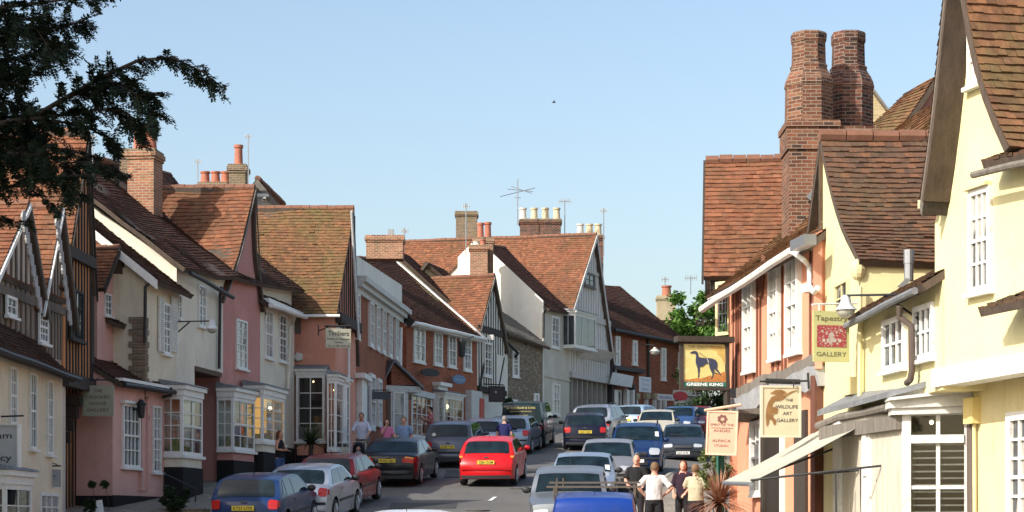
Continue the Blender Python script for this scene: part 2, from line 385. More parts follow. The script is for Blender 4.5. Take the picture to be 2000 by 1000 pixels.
def terrace(root, F, u0, u1, zb, zeA, zeB, dr, zrA, zrB, D, wall, tile, oh=.28, vo=.08, gauge=.13, tw=.19, bell=0, ridge=True, zbB=None, walltop=0, roofname='roof', back=True, und=.05):
    """eaves-to-street range: u0 end has eave zeA, ridge zrA; u1 end zeB, zrB"""
    mb = MB(); zbB = zb if zbB is None else zbB
    dk = D-dr
    def sec(u, zb_, ze, zr):
        zk = zr-(zr-ze)/dr*dk
        th = math.atan2(zr-ze, dr); dp = (bell+und*.6)/math.cos(th)
        return [F.p(u, zb_, 0), F.p(u, ze-.02, 0), F.p(u, (ze+zr)/2-dp, -dr/2), F.p(u, zr-.05, -dr), F.p(u, zk-.1, -D), F.p(u, zb_, -D)]
    A = sec(u0, zb, zeA, zrA); B = sec(u1, zbB, zeB, zrB)
    ctr = (sum(A, Vector())+sum(B, Vector()))/12
    def add(q):
        n = Vector()
        for i in range(len(q)): n += (q[i]-ctr).cross(q[(i+1) % len(q)]-ctr)
        c = sum(q, Vector())/len(q)
        mb.face(q if n.dot(c-ctr) > 0 else q[::-1])
    add(A); add(B)
    for i in range(6):
        j = (i+1) % 6; add([A[i], A[j], B[j], B[i]])
    wl = mb.build('wall', wall, root)
    rb = MB(); e = .10
    sA = (zrA-zeA)/dr; sB = (zrB-zeB)/dr
    RLp = F.p(u0-vo, zrA+e, -dr); RRp = F.p(u1+vo, zrB+e, -dr)
    EL = F.p(u0-vo, zeA-oh*sA+e, oh); ER = F.p(u1+vo, zeB-oh*sB+e, oh)
    roof_patch(rb, RLp, RRp, EL, ER, gauge, tw, bell, und)
    if back:
        zkA = zrA-sA*(dk+oh)+e; zkB = zrB-sB*(dk+oh)+e
        roof_patch(rb, RLp, RRp, F.p(u0-vo, zkA, -D-oh), F.p(u1+vo, zkB, -D-oh), .3, .5, bell, und)
    if ridge: ridge_tiles(rb, RLp+Vector((0,0,.0)), RRp)
    rf = rb.build(roofname, [tile, UNDER, RIDGE], root)
    return wl, rf, (EL, ER, RLp, RRp)

def crosswing(root, F, u0, ua, u1, zb, ze0, zr, ze1, D, wall, tile, oh=.15, vo=.15, gauge=.12, tw=.18, bell=.0, zr2=None, wallname='wall', barge=None, bw=.2, und=.05, roofname='roof', zb1=None, bargefar=None, ohfar=None):
    """gable-to-street wing, ridge running back from the facade; u0 near end, ua apex, u1 far end"""
    zr2 = zr if zr2 is None else zr2; zb1 = zb if zb1 is None else zb1
    ohf = oh if ohfar is None else ohfar
    mb = MB(); zw = zr-.12-und; pts = [(u0, zb), (u1, zb1), (u1, ze1), (ua, zw), (u0, ze0-.05)]
    if bell:
        th0 = math.atan2(zr-ze0, abs(ua-u0)); th1 = math.atan2(zr-ze1, abs(u1-ua)); k0 = bell+.05
        c0 = [((u0+(ua-u0)*q), ze0+(zr-ze0)*q-k0*math.sin(math.pi*q)/math.cos(th0)*.98) for q in (.75, .5, .25)]
        c1 = [((u1+(ua-u1)*q), ze1+(zr-ze1)*q-k0*math.sin(math.pi*q)/max(math.cos(th1), .3)) for q in (.3, .6)]
        pts = [(u0, zb), (u1, zb1), (u1, ze1-.1)]+[(a_, b_-und) for a_, b_ in c1]+[(ua, zw)]+[(a_, b_-und) for a_, b_ in c0]+[(u0, ze0-.1)]
    mb.prism([F.p(u, z) for u, z in pts], -F.n*D, 0)
    wl = mb.build(wallname, wall, root)
    rb = MB(); e = .10; dz = zr2-zr
    def slope(ue, ze, flipu, o):
        k = (zr-ze)/abs(ua-ue); uo = ue+flipu*o
        roof_patch(rb, F.p(ua, zr+e, vo), F.p(ua, zr2+e, -D), F.p(uo, ze-o*k+e, vo), F.p(uo, ze+dz-o*k+e, -D), gauge, tw, bell, und)
        return (uo, ze-o*k+e)
    s0 = 1 if u0 > ua else -1
    e0 = slope(u0, ze0, s0, oh); e1 = slope(u1, ze1, -s0, ohf)
    ridge_tiles(rb, F.p(ua, zr+e, vo), F.p(ua, zr2+e, -D))
    rf = rb.build(roofname, [tile, UNDER, RIDGE], root)
    if barge is not None:
        for ee, mt in ((e0, barge), (e1, bargefar or barge)):
            bb = MB(); n = 6
            pth = []
            for i in range(n+1):
                t = i/n; uu = ua+(ee[0]-ua)*t; zz = zr+e+(ee[1]-zr-e)*t-bell*math.sin(math.pi*t)/max(.25, math.cos(math.atan2(zr-ee[1], abs(ua-ee[0]))))
                pth.append((uu, zz))
            for i in range(n):
                a, b = pth[i], pth[i+1]
                q = [(a[0], a[1]-.02), (b[0], b[1]-.02), (b[0], b[1]-.02-bw), (a[0], a[1]-.02-bw)]
                bb.prism([F.p(x, z, vo+.003) for x, z in q], F.n*.045)
            bb.build('bargeboard', mt, root)
    return wl, rf, (e0, e1)

def window(root, F, x0, x1, yt, yb, nx=2, ny=4, sash=True, mat=None, glass=None, case=.065, bar=.026, sill=True, d=0, proud=.05, arch=False, label=None, hood=False, name='window', uz=None):
    mat = mat or WHITE; glass = glass or GL
    if uz: u0, u1, zb, zt = uz
    else:
        u0, u1 = F.u(x0, d), F.u(x1, d); zt, zb = F.z(x0, yt, d), F.z(x0, yb, d)
    if u0 > u1: u0, u1 = u1, u0
    fr = MB(); P = proud
    F.box(fr, u0, u0+case, zb, zt, d, d+P); F.box(fr, u1-case, u1, zb, zt, d, d+P)
    F.box(fr, u0+case, u1-case, zt-case, zt, d, d+P); F.box(fr, u0+case, u1-case, zb, zb+case, d, d+P)
    iu0, iu1, iz0, iz1 = u0+case, u1-case, zb+case, zt-case
    mr = .05 if sash else 0; zm = (iz0+iz1)/2
    if sash: F.box(fr, iu0, iu1, zm-mr/2, zm+mr/2, d+.004, d+P-.008)
    for i in range(1, nx):
        u = iu0+(iu1-iu0)*i/nx; bwid = bar*(1.0)
        F.box(fr, u-bwid/2, u+bwid/2, iz0, iz1, d+.006, d+P-.014)
    for i in range(1, ny):
        if sash and ny % 2 == 0 and i == ny//2: continue
        z = iz0+(iz1-iz0)*i/ny
        F.box(fr, iu0, iu1, z-bar/2, z+bar/2, d+.005, d+P-.017)
    if hood: F.box(fr, u0-.08, u1+.08, zt, zt+.07, d, d+.14)
    w_ = fr.build(name, mat, root)
    if label: w_['label'] = label
    pm = MB(); n = 3
    pm.grid([[F.p(iu0+(iu1-iu0)*i/n, iz0+(iz1-iz0)*j/n, d+.012+.004*math.sin(i*2.1+j*1.3+u0)) for i in range(n+1)] for j in range(n+1)], 0, (F.t.cross(Vector((0,0,1)))).dot(F.n) < 0)
    pm.build('pane', glass, w_)
    if sill:
        sb = MB(); F.box(sb, u0-.06, u1+.06, zb-.06, zb-.001, d, d+.11); sb.build('sill', mat, w_)
    return w_

def uboxes(F, root, name, mat, lst, d0, d1):
    mb = MB()
    for x0, x1, yt, yb in lst: F.pbox(mb, x0, x1, yt, yb, d0, d1)
    return mb.build(name, mat, root)
def downpipe(root, F, path, mat, r=.045, d=.08, name='downpipe'):
    """path of (px,py[,d]) on the facade"""
    pts = []
    for p in path:
        dd = p[2] if len(p) > 2 else d
        u, z = F.q(p[0], p[1], dd); pts.append(F.p(u, z, dd))
    mb = MB(); mb.tube(pts, r, 8); return mb.build(name, mat, root, smooth=True)
def gutter(root, a, b, mat, r=.06, name='gutter'):
    mb = MB(); a, b = Vector(a), Vector(b); n = max(2, int((b-a).length/1.2))
    pts = [a.lerp(b, i/n)+Vector((0,0,.012*math.sin(i*1.9))) for i in range(n+1)]
    mb.tube(pts, r, 8); return mb.build(name, mat, root, smooth=True)
def chimney(root, px0, px1, yt, yb, Y, depth, mat, pots=(), rot=0, cap=.07, potmat=None, label=None, base=0, capmat=None):
    X0, X1 = (px0-CX)/FPX*Y, (px1-CX)/FPX*Y; zt, zb = ZP(yt, Y), ZP(yb, Y)
    cx, w_ = (X0+X1)/2, abs(X1-X0)-2*cap; cy = Y+depth/2
    M = Matrix.Rotation(rot, 4, 'Z')
    def P(x, y, z): v = M @ Vector((x, y, 0)); return Vector((cx+v.x, cy+v.y, z))
    def bx(mb, hx, hy, z0, z1, mi=0, ox=0, oy=0):
        mb.hexa([P(ox+a*hx, oy+b*hy, z0) for a, b in ((-1,-1),(1,-1),(1,1),(-1,1))]+[P(ox+a*hx, oy+b*hy, z1) for a, b in ((-1,-1),(1,-1),(1,1),(-1,1))], mi)
    mb = MB(); hx, hy = w_/2, depth/2
    bx(mb, hx, hy, zb, zt-.30); bx(mb, hx+cap*.5, hy+cap*.5, zt-.30, zt-.22); bx(mb, hx+cap, hy+cap, zt-.22, zt-.08); bx(mb, hx+cap*.5, hy+cap*.5, zt-.08, zt, 1)
    if base: bx(mb, hx+.08, hy+.08, zb, zb+base)
    c = mb.build('chimney', [mat, capmat or B_GREY], root)
    if label: c['label'] = label
    for (fx, h, r, pm) in pots:
        pb = MB(); q = P(fx*hx, 0, zt)
        pb.lathe([(r*1.12, 0), (r*1.12, .06), (r, .08), (r*.88, h*.85), (r*1.08, h*.86), (r*1.1, h), (r*.8, h+.001), (r*.78, h-.1)], q, 12)
        pb.build('chimney_pot', pm, c, smooth=True)
    return c
def studs(mb, F, u0, u1, n, zlo, zhi, w_=.13, d=.035, jit=.3):
    """upright timbers between functions zlo(u), zhi(u)"""
    for i in range(n):
        u = u0+(u1-u0)*(i+.5)/n; ww = w_*(1+(rng.random()-.5)*jit); l = (rng.random()-.5)*.04
        a0, a1 = (zlo(u) if callable(zlo) else zlo), (zhi(u) if callable(zhi) else zhi)
        if a1-a0 < .1: continue
        k0, k1 = (zhi(u-ww/2) if callable(zhi) else a1), (zhi(u+ww/2) if callable(zhi) else a1)
        c = [(u-ww/2-l, a0), (u+ww/2-l, a0), (u+ww/2+l, k1), (u-ww/2+l, k0)]
        mb.hexa([F.p(x, z, -.01) for x, z in c]+[F.p(x, z, d+rng.random()*.008) for x, z in c])
_fcache = {}
def text_tris(s, bold=0):
    key = (s, bold)
    if key in _fcache: return _fcache[key]
    cu = bpy.data.curves.new('lettering', 'FONT'); cu.body = s; cu.size = 1; cu.offset = bold; cu.resolution_u = 3
    o = bpy.data.objects.new('lettering', cu); COL.objects.link(o); bpy.context.view_layer.update()
    dg = bpy.context.evaluated_depsgraph_get(); me = bpy.data.meshes.new_from_object(o.evaluated_get(dg))
    vs = [v.co.copy() for v in me.vertices]; fs = [tuple(p.vertices) for p in me.polygons]
    bpy.data.objects.remove(o); bpy.data.curves.remove(cu); bpy.data.meshes.remove(me)
    _fcache[key] = (vs, fs); return vs, fs
def put_text(mb, s, c, right, up, h, w_=None, bold=.01, slant=0, mi=0):
    """text centred at c, cap height h, optional total width w_"""
    vs, fs = text_tris(s, bold)
    if not vs: return
    x0 = min(v.x for v in vs); x1 = max(v.x for v in vs); y1 = .7
    k = h/y1; kx = (w_/(x1-x0)) if w_ else k
    c, right, up = Vector(c), Vector(right).normalized(), Vector(up).normalized()
    b = len(mb.v)
    mb.v += [c+right*((v.x-(x0+x1)/2)*kx+slant*v.y*k)+up*((v.y-y1/2)*k) for v in vs]
    for f in fs: mb.f.append(tuple(b+i for i in f)); mb.m.append(mi); mb.r.append(.5)
# ------------------------------------------------------------------ terrain, road, pavements (setting)
KL = [(-60,-9.2),(30,-8.6),(47,-7.5),(54,-6.6),(58,-5.9),(62,-5.0),(66,-4.2),(70,-3.35),(76,-2.5),(84,-1.3),(90,-.2),(95,1.4),(100,3.6),(106,7),(114,13),(130,28),(160,60)]
KR = [(-60,2.6),(30,2.7),(45,2.75),(52,3.0),(60,3.9),(70,5.4),(78,7.6),(84,9.6),(90,12.5),(96,17),(104,26),(116,40),(130,60),(160,95)]
def interp(T, y):
    for (a, b), (c, d) in zip(T, T[1:]):
        if y <= c: t = max((y-a)/(c-a), 0); return b+(d-b)*t
    return T[-1][1]
def ground():
    m, nt, b = nodes('hillside'); b.inputs['Roughness'].default_value = .95
    c = mixc(nt, mrange(nt, noise_fac(nt, .8, 6, .7), .35, .65), (.09,.10,.045), (.16,.13,.08)); nt.links.new(c, b.inputs['Base Color'])
    ys = [-60]+[i*4 for i in range(-3, 60)]+[250,300,400,600,1000,2000,4000]
    xs = [-3000,-1000,-400,-200,-100,-60]+[i*4-48 for i in range(0, 25)]+[60,100,200,400,1000,3000]
    mb = MB(); mb.grid([[(x, y, gz(x, y)-.03-(.0 if abs(x) < 3000 else 0)) for x in xs] for y in ys], 0, False)
    # drop the sheet a little below the paved sheets
    mb.v = [v-Vector((0,0,.03)) for v in mb.v]
    tag(mb.build('ground', m), kind='structure')
    m, nt, b = nodes('asphalt'); b.inputs['Roughness'].default_value = .9
    f = noise_fac(nt, .35, 6, .65); g = noise_fac(nt, 60, 3, .6); h = noise_fac(nt, 1.5, 5, .6, stretch=(1.6, .35, 1))
    c = mixc(nt, mrange(nt, f, .3, .7), (.105,.10,.092), (.15,.142,.128)); c = mixc(nt, mrange(nt, g, .3, .7, 0, .5), c, (.07,.068,.064)); c = mixc(nt, mrange(nt, h, .58, .68, 0, .35), c, (.06,.058,.055))
    nt.links.new(c, b.inputs['Base Color']); bump(nt, b, g, .5, .01)
    ASPH = m
    m, nt, b = nodes('paving'); b.inputs['Roughness'].default_value = .9
    uv = N(nt, 'ShaderNodeNewGeometry').outputs['Position']; t = N(nt, 'ShaderNodeTexBrick'); nt.links.new(uv, t.inputs['Vector']); t.inputs['Scale'].default_value = 1
    t.inputs['Brick Width'].default_value = .6; t.inputs['Row Height'].default_value = .45; t.inputs['Mortar Size'].default_value = .01
    t.inputs['Color1'].default_value = (.30,.25,.19,1); t.inputs['Color2'].default_value = (.22,.19,.15,1); t.inputs['Mortar'].default_value = (.1,.09,.07,1)
    c = mixc(nt, mrange(nt, noise_fac(nt, 2, 6, .7), .45, .7, 0, .6), t.outputs[0], (.14,.12,.09)); nt.links.new(c, b.inputs['Base Color'])
    PAVE = m
    ys = [-60, -20, 0, 10]+[20+i*1.5 for i in range(0, 94)]
    rd = []; 
    for y in ys:
        a, b_ = interp(KL, y), interp(KR, y); rd.append([(a+(b_-a)*i/16, y, gz(a+(b_-a)*i/16, y)+.03*math.sin(math.pi*i/16)) for i in range(17)])
    mb = MB(); mb.grid(rd); tag(mb.build('road', ASPH), kind='structure')
    for nm, T, sg, wd, hh in (('pavement', KL, -1, 14, .14), ('pavement', KR, 1, 9, .12)):
        mb = MB(); g2 = []
        for y in ys:
            a = interp(T, y)+sg*.14; row = []
            for i in range(9):
                x = a+sg*wd*(i/8)**1.4; extra = 0
                if sg < 0: extra = .35*min(max((abs(x-a))/2.2, 0), 1)*min(max((y-40)/8, 0), 1)*min(max((75-y)/12, 0), 1)
                row.append((x, y, gz(x, y)+hh+extra))
            g2.append(row)
        mb.grid(g2, 0, sg < 0); tag(mb.build(nm, PAVE), kind='structure')
        mb = MB(); 
        kt = [[(interp(T, y)+sg*.0, y, gz(interp(T, y), y)-.05), (interp(T, y)+sg*.01, y, gz(interp(T, y), y)+hh+.005), (interp(T, y)+sg*.15, y, gz(interp(T, y), y)+hh+.008)] for y in ys]
        mb.grid(kt, 0, sg < 0); tag(mb.build('kerb', plaster('kerb_stone', (.33,.31,.27), .2)), kind='structure')
    mk = MB()
    for (x0, y0, L) in ((-.62,57.0,1.3), (-.25,65.2,1.2), (.35,73.0,1.2), (-1.0,49.5,1.3), (.78,80.5,1.0)):
        n = 4; w2 = .055; sx = .11
        mk.grid([[(x0+sx*j*L/n+s*w2, y0+j*L/n, gz(x0+sx*j*L/n, y0+j*L/n)+.045) for s in (-1, 1)] for j in range(n+1)])
    mk.grid([[(1.0+s*.05*0, 66.5+s*.09, gz(1.0, 66.5+s*.09)+.046), (3.2, 66.9+s*.09, gz(3.2, 66.9+s*.09)+.044)] for s in (-1, 1)])
    pt = MB()
    for (x0, x1, y0, y1) in ((-3.3, -1.5, 54.6, 56.4), (-1.2, .3, 50.0, 51.6), (-2.2, -1.2, 66, 69.5), (-.2, 1.2, 68.4, 70.2)):
        pt.grid([[(x0+(x1-x0)*i/4+.05*math.sin(j*3), y0+(y1-y0)*j/4, gz(x0+(x1-x0)*i/4, y0+(y1-y0)*j/4)+.037) for i in range(5)] for j in range(5)])
    tag(pt.build('road_patch', paint('tar_patch', (.052,.05,.048), .85, .35)), kind='structure')
    for (x, y) in ((-.9, 54.0), (.25, 61.5)):
        cv = MB(); cv.tube([(x, y, gz(x, y)+.0), (x, y, gz(x, y)+.045)], .33, 20); tag(cv.build('manhole_cover', flat('cast_iron', (.06,.055,.05), .5)), 'round iron manhole cover %s' % ('nearer the bottom of the road' if y < 58 else 'behind the red car on the road'), 'manhole cover', 'manhole covers in the road')
    tag(mk.build('road_marking', paint('road_paint', (.74,.73,.68), .8, .2, (.3,.29,.27))), kind='structure')
ground()
def pave_z(x, y):
    """standing height on either pavement or the road"""
    a, b = interp(KL, y), interp(KR, y); z = gz(x, y)
    if x < a: z += .14+.35*min(max((a-x-.14)/2.2, 0), 1)*min(max((y-40)/8, 0), 1)*min(max((75-y)/12, 0), 1)
    elif x > b: z += .12
    else: z += .03*math.sin(math.pi*(x-a)/(b-a))
    return z
def root_at(F, name, label, cat, group=None):
    c = F.p(F.L/2, 0, 0); return thing(name, label, cat, (c.x, c.y, gz(c.x, c.y)-.3), group)
def gnd(F, u=None):
    q = F.p(F.L/2 if u is None else u, 0, 0); return gz(q.x, q.y)
HG = 'houses along the climbing street'
# ------------------------------------------------------------------ L0 cream cottage at the left edge
F = Face((-10.5, 32.5), (-9.9, 45.1)); FC0 = F
r = root_at(F, 'cottage', 'cream rendered cottage at the left edge with low dark roof and the pharmacy sign', 'house', HG)
zA = F.z(0, 668)+.1; zB = F.z(122, 720)
terrace(r, F, 0, F.L, gnd(F)-1.6, zA, zB, 3.0, zA+2.9, zB+2.95, 6, P_CREAM, T_DK, oh=.32, bell=.08)
gutter(r, F.p(0, zA-.2, .36), F.p(F.L+.1, zB-.24, .36), BLACK)
for x0, x1, a, b in ((17, 30, 715, 828), (56, 68.5, 727, 876), (90, 101, 741, 887)): window(r, F, x0, x1, a, b, 2, 4, glass=GLC, case=.05)
# shop bay under
def bay(root, F, x0, x1, yt, yb, proj, nx, ny, ret=1, label=None, glass=None, sash=False, plinth=None, lit=None, roofmat=None, inmat=None, d=0, far=True, retbars=2, cor=.22):
    """projecting bay window: pixel box is that of its front plane (standing proj in front of F)"""
    u0, u1 = F.u(x0, proj), F.u(x1, proj)
    if u0 > u1: u0, u1 = u1, u0
    zt, zb = F.z(x0, yt, proj), F.z(x0, yb, proj)
    fr = MB(); c = .08
    for a in (u0, u1-c): F.box(fr, a, a+c, zb, zt, proj-.08, proj)
    F.box(fr, u0+c, u1-c, zt-.1, zt, proj-.07, proj-.004); F.box(fr, u0+c, u1-c, zb, zb+.09, proj-.07, proj-.004)
    iu0, iu1, iz0, iz1 = u0+c, u1-c, zb+.09, zt-.1
    for i in range(1, nx): u = iu0+(iu1-iu0)*i/nx; F.box(fr, u-.014, u+.014, iz0, iz1, proj-.045, proj-.01)
    for i in range(1, ny):
        z = iz0+(iz1-iz0)*i/ny; k = .026 if sash and i == ny//2 else .013; F.box(fr, iu0, iu1, z-k, z+k, proj-.043, proj-.012)
    for ue, so in ((u0, 1), (u1, -1)):                       # return sides
        a, b = sorted((ue+so*.002, ue+so*.06))
        F.box(fr, a, b, zb, zt, 0, .05); F.box(fr, a, b, zt-.1, zt-.002, .05, proj-.08); F.box(fr, a, b, zb+.002, zb+.09, .05, proj-.08)
        for i in range(1, retbars): dd = .05+(proj-.13)*i/retbars; F.box(fr, a+.01, b-.01, iz0, iz1, dd-.013, dd+.013)
        for i in range(1, ny): z = iz0+(iz1-iz0)*i/ny; F.box(fr, a+.012, b-.012, z-.013, z+.013, .05, proj-.08)
    F.box(fr, u0-.05, u1+.05, zb-.08, zb-.001, 0, proj+.07); F.box(fr, u0-.03, u1+.03, zt+.001, zt+cor, 0, proj+.03); F.box(fr, u0-.08, u1+.08, zt+cor*.75, zt+cor+.05, 0, proj+.1)
    w_ = fr.build('bay_window', WHITE, root)
    if label: w_['label'] = label
    g = glass or SHOPG; pm = MB(); q = proj-.03
    pm.face([F.p(iu0, iz0, q), F.p(iu1, iz0, q), F.p(iu1, iz1, q), F.p(iu0, iz1, q)])
    for ue in (u0+.03, u1-.03): pm.face([F.p(ue, iz0, .05), F.p(ue, iz0, proj-.08), F.p(ue, iz1, proj-.08), F.p(ue, iz1, .05)])
    pm.build('pane', g, w_)
    im = MB(); F.box(im, u0+.07, u1-.07, zb+.01, zt-.01, .004, .05)
    im.build('window_interior', inmat or DARKIN, w_)
    if lit:
        for k in range(lit[0]):
            lm = MB(); uu = u0+(u1-u0)*(.2+.6*rng.random()); zz = zb+(zt-zb)*(.72+.2*rng.random()); lm.ball(F.p(uu, zz, proj*.5), lit[1]); lm.build('lamp', GLOW, w_)
    # display goods
    dm = MB()
    for k in range(6):
        uu = iu0+(iu1-iu0)*(k+.5+.3*(rng.random()-.5))/6; hh = .12+.35*rng.random()*(zt-zb)/1.6; ww = .05+.08*rng.random()
        F.box(dm, uu-ww, uu+ww, zb+.01, zb+.09+hh, proj*.35, proj*.35+.1)
    dm.build('display_goods', flat('shop_goods_%d' % rng.randint(0, 99), (.2+.4*rng.random(), .2+.25*rng.random(), .12+.15*rng.random()), .7), w_)
    rb = MB(); H = .25; e = .12
    rb.hexa([F.p(u0-e, zt+cor+.055, 0), F.p(u1+e, zt+cor+.055, 0), F.p(u1+e, zt+cor+.055, proj+.14), F.p(u0-e, zt+cor+.055, proj+.14),
             F.p(u0-e+.05, zt+cor+.06+H*.6, 0), F.p(u1+e-.05, zt+cor+.06+H*.6, 0), F.p(u1+e-.1, zt+cor+.09, proj+.12), F.p(u0-e+.1, zt+cor+.09, proj+.12)])
    rb.build('bay_roof', roofmat or LEAD, w_)
    if plinth is not None:
        pb = MB(); q = F.p((u0+u1)/2, 0, 0); F.box(pb, u0+.03, u1-.03, gz(q.x, q.y)-.6, zb-.081, 0, proj-.02); pb.build('bay_base', plinth, root)
        if plinth is not P_BLACK: pb = MB(); F.box(pb, u0+.0, u1-.0, gz(q.x, q.y)-.65, min(gz(q.x, q.y)+(1.15 if q.y < 66.5 else .7), zb-.3), 0, proj+.012); pb.build('bay_base', P_BLACK, root)
    return w_
bay(r, F, 12, 62, 945, 1060, .55, 2, 3, plinth=P_CREAM, lit=None, inmat=GLC, label='white bay window with small porch roof under the pharmacy sign')
window(r, F, 76, 112, 962, 1040, 3, 3, sash=False, glass=GLN)
lb = MB(); q0 = F.q(14, 960, .3); lb.lathe([(.02,-.3),(.1,-.25),(.13,.1),(.16,.12),(.05,.25),(.01,.32)], F.p(q0[0], q0[1], .35), 8); lb.tube([F.p(q0[0], q0[1]+.3, .35), F.p(q0[0], q0[1]+.38, 0)], .02)
lb.build('wall_lantern', BLACK, r)
# ------------------------------------------------------------------ crooked timber framed house
F = Face((-10.8, 41.0), (-10.42, 47.6)); FC1 = F
r = root_at(F, 'timber_framed_house', 'crooked timber framed house with white bargeboards and studded jettied gable behind the yew branch', 'house', HG)
U = F.u; Z = F.z
u1_, u2_, u3_ = U(2), U(66), U(126)
# main range behind, with front wall
zev = Z(120, 590)
terrace(r, F, 0, U(128), gnd(F)-1, zev, zev, 3.4, zev+1.6, zev+1.6, 5, P_BUFF, T_OR, oh=.1)
# two dormer gables
for (x0, xa, x1, ya, ye, z_) in ((-30, 40, 76, 405, 590, 0), (70, 106, 134, 412, 612, 0)):
    a, b, c = U(x0), U(xa), U(x1)
    ze0 = Z(xa, ye); zr = Z(xa, ya)
    wl, rf, ee = crosswing(r, F, a, b, c, Z(xa, 720), ze0, zr, ze0-.1, 3.6, P_BUFF, T_OR, oh=.12, vo=.2, gauge=.14, barge=WHITE, bw=.13, wallname='gable', bargefar=OAKG)
    # studs, collar and tie beams
    sb = MB()
    kf = lambda u, a=a, b=b, c=c, ze0=ze0, zr=zr: ze0+(zr-ze0)*((u-a)/(b-a) if u < b else (c-u)/(c-b))-.1
    studs(sb, F, a+.1, c-.1, 10, Z(xa, 700), kf, .085, .03)
    F.box(sb, a, c, Z(xa, ye-8)-.08, Z(xa, ye-8)+.12, 0, .06)
    sb.build('timber_frame', wood('warm_grey_oak', (.19,.15,.12)), r)
window(r, F, 74, 92, 604, 668, 3, 4, glass=GL, d=.06); window(r, F, 10, 30, 575, 615, 2, 2, sash=False, d=.06)
# scalloped lace on the far bargeboards
for (xa, ya, x1, y1) in ((44, 415, 80, 606), (110, 425, 138, 632)):
    lb = MB(); a = F.q(xa, ya, .4); b = F.q(x1, y1, .4)
    for i in range(9):
        t = (i+.5)/9; u = a[0]+(b[0]-a[0])*t; z = a[1]+(b[1]-a[1])*t
        F.bar(lb, (u-.02, z+.16), (u+.05, z-.16), .17, .39, .42)
        lb.tube([F.p(u-.06, z, .385), F.p(u-.06, z, .425)], .11, 8)
    lb.build('lace_bargeboard', paint('grey_lace', (.42,.41,.39), .8, .2), r)
# tall cross wing, jettied stud gable seen edge on
G = facepx(127, 47.55, 178, 50.0); FW = G
g0, g1 = G.u(126), G.u(178); ga = G.u(167)
zr = G.z(165, 262); zlow = G.z(150, 742)
ze = G.z(128, 545)
crosswing(r, G, g0-.1, ga, g1, zlow, ze, zr, G.z(178, 500), 8.0, P_STUD, T_OR, oh=.2, vo=.08, gauge=.14, tw=.16, barge=OAK, bw=.14)
sb = MB(); kf = lambda u: (ze+(zr-ze)*(u-g0)/(ga-g0) if u < ga else zr-(zr-G.z(178, 500))*(u-ga)/(g1-ga))-.12
studs(sb, G, g0, g1, 9, zlow, kf, .075, .025)
G.box(sb, g0-.05, g1+.03, zlow-.22, zlow+.1, -.1, .12); G.box(sb, g0, g1+.03, G.z(150, 500)-.14, G.z(150, 500)+.12, 0, .13)
sb.build('timber_frame', OAK, r)
nb = MB(); nb.hexa([G.p(g1+.02, zlow, -6), G.p(g1+.02, zlow, .02), G.p(g1+.25, zlow, .02), G.p(g1+.25, zlow, -6), G.p(g1+.02, G.z(178,520), -6), G.p(g1+.02, G.z(178,520), .02), G.p(g1+.25, G.z(178,520), .02), G.p(g1+.25, G.z(178,520), -6)])
nb.build('corner_post', OAK, r)
window(r, G, 135, 160, 560, 660, 4, 3, sash=False, mat=OAK, glass=GL, d=.06, label='dark leaded oriel window in the studded gable')
# ground floor behind the jetty
Gl = Face((G.a.x-.45, G.a.y), (G.b.x-.45, G.b.y))
lb = MB(); Gl.box(lb, Gl.u(125)-1, Gl.u(158), gnd(Gl)-.8, zlow, -4, 0); lb.build('wall', P_STUD, r)
sb = MB(); studs(sb, Gl, Gl.u(118), Gl.u(156), 6, gnd(Gl)-.8, zlow-.1, .10, .03)
for k in range(4): Gl.box(sb, Gl.u(125)-.12+.03*k, Gl.u(125)+.16-.03*k, zlow-.3-.3*k-.28, zlow-.3-.3*k, 0, .42-.09*k)
sb.build('timber_frame', OAK, r)
# ------------------------------------------------------------------ L2 pink gallery cottage
F = facepx(220, 50.0, 332, 53.6); FG = F
r = root_at(F, 'cottage', 'small pink rendered gallery cottage with dark sloping roof and white sash windows', 'house', HG)
zA, zB = F.z(220, 742), F.z(332, 757)
dz = 2.15
terrace(r, F, 0, F.L, gnd(F)-.8, zA, zB, 3.2, zA+dz, zB+dz, 5.5, P_PINKG, T_DK, oh=.28, vo=.05, bell=.1, ridge=False)
gutter(r, F.p(0, zA-.12, .31), F.p(F.L+.05, zB-.15, .31), BLACK); uboxes(F, r, 'fascia', WHITE, [(220, 332, 738, 744)], .02, .28)
window(r, F, 237, 270, 787, 912, 4, 4, hood=True, proud=.07); window(r, F, 297, 313, 792, 922, 2, 6, case=.05, glass=GLN)
db = MB(); F.pbox(db, 272, 283, 782, 958, .0, .04); F.pbox(db, 271, 272.5, 778, 958, .0, .09); F.pbox(db, 282.5, 284, 778, 958, .0, .09); db.build('door', P_PINKG, r)
pb = MB(); F.box(pb, -.02, F.L+.02, gnd(F)-.9, F.z(250, 968), 0, .03); sd = F.side(0, 5); q = F.z(220, 968)
pb.hexa([F.p(-.03, gnd(F)-.9, .03), F.p(-.001, gnd(F)-.9, .03), F.p(-.001, gnd(F)-.9, -4), F.p(-.03, gnd(F)-.9, -4), F.p(-.03, q, .03), F.p(-.001, q, .03), F.p(-.001, q, -4), F.p(-.03, q, -4)])
pb.build('plinth', P_BLACK, r)
hb = MB(); hb.tube([F.p(F.u(284), F.z(284, 985), .5), F.p(F.u(284), F.z(284, 925), .5), F.p(F.u(318), F.z(318, 955), .9), F.p(F.u(318), F.z(318, 1000), .9)], .02); hb.build('handrail', BLACK, r)
downpipe(r, F, [(334, 757, .3), (334, 772, .3), (318, 776, .1), (318, 778, .1)], BLACK)
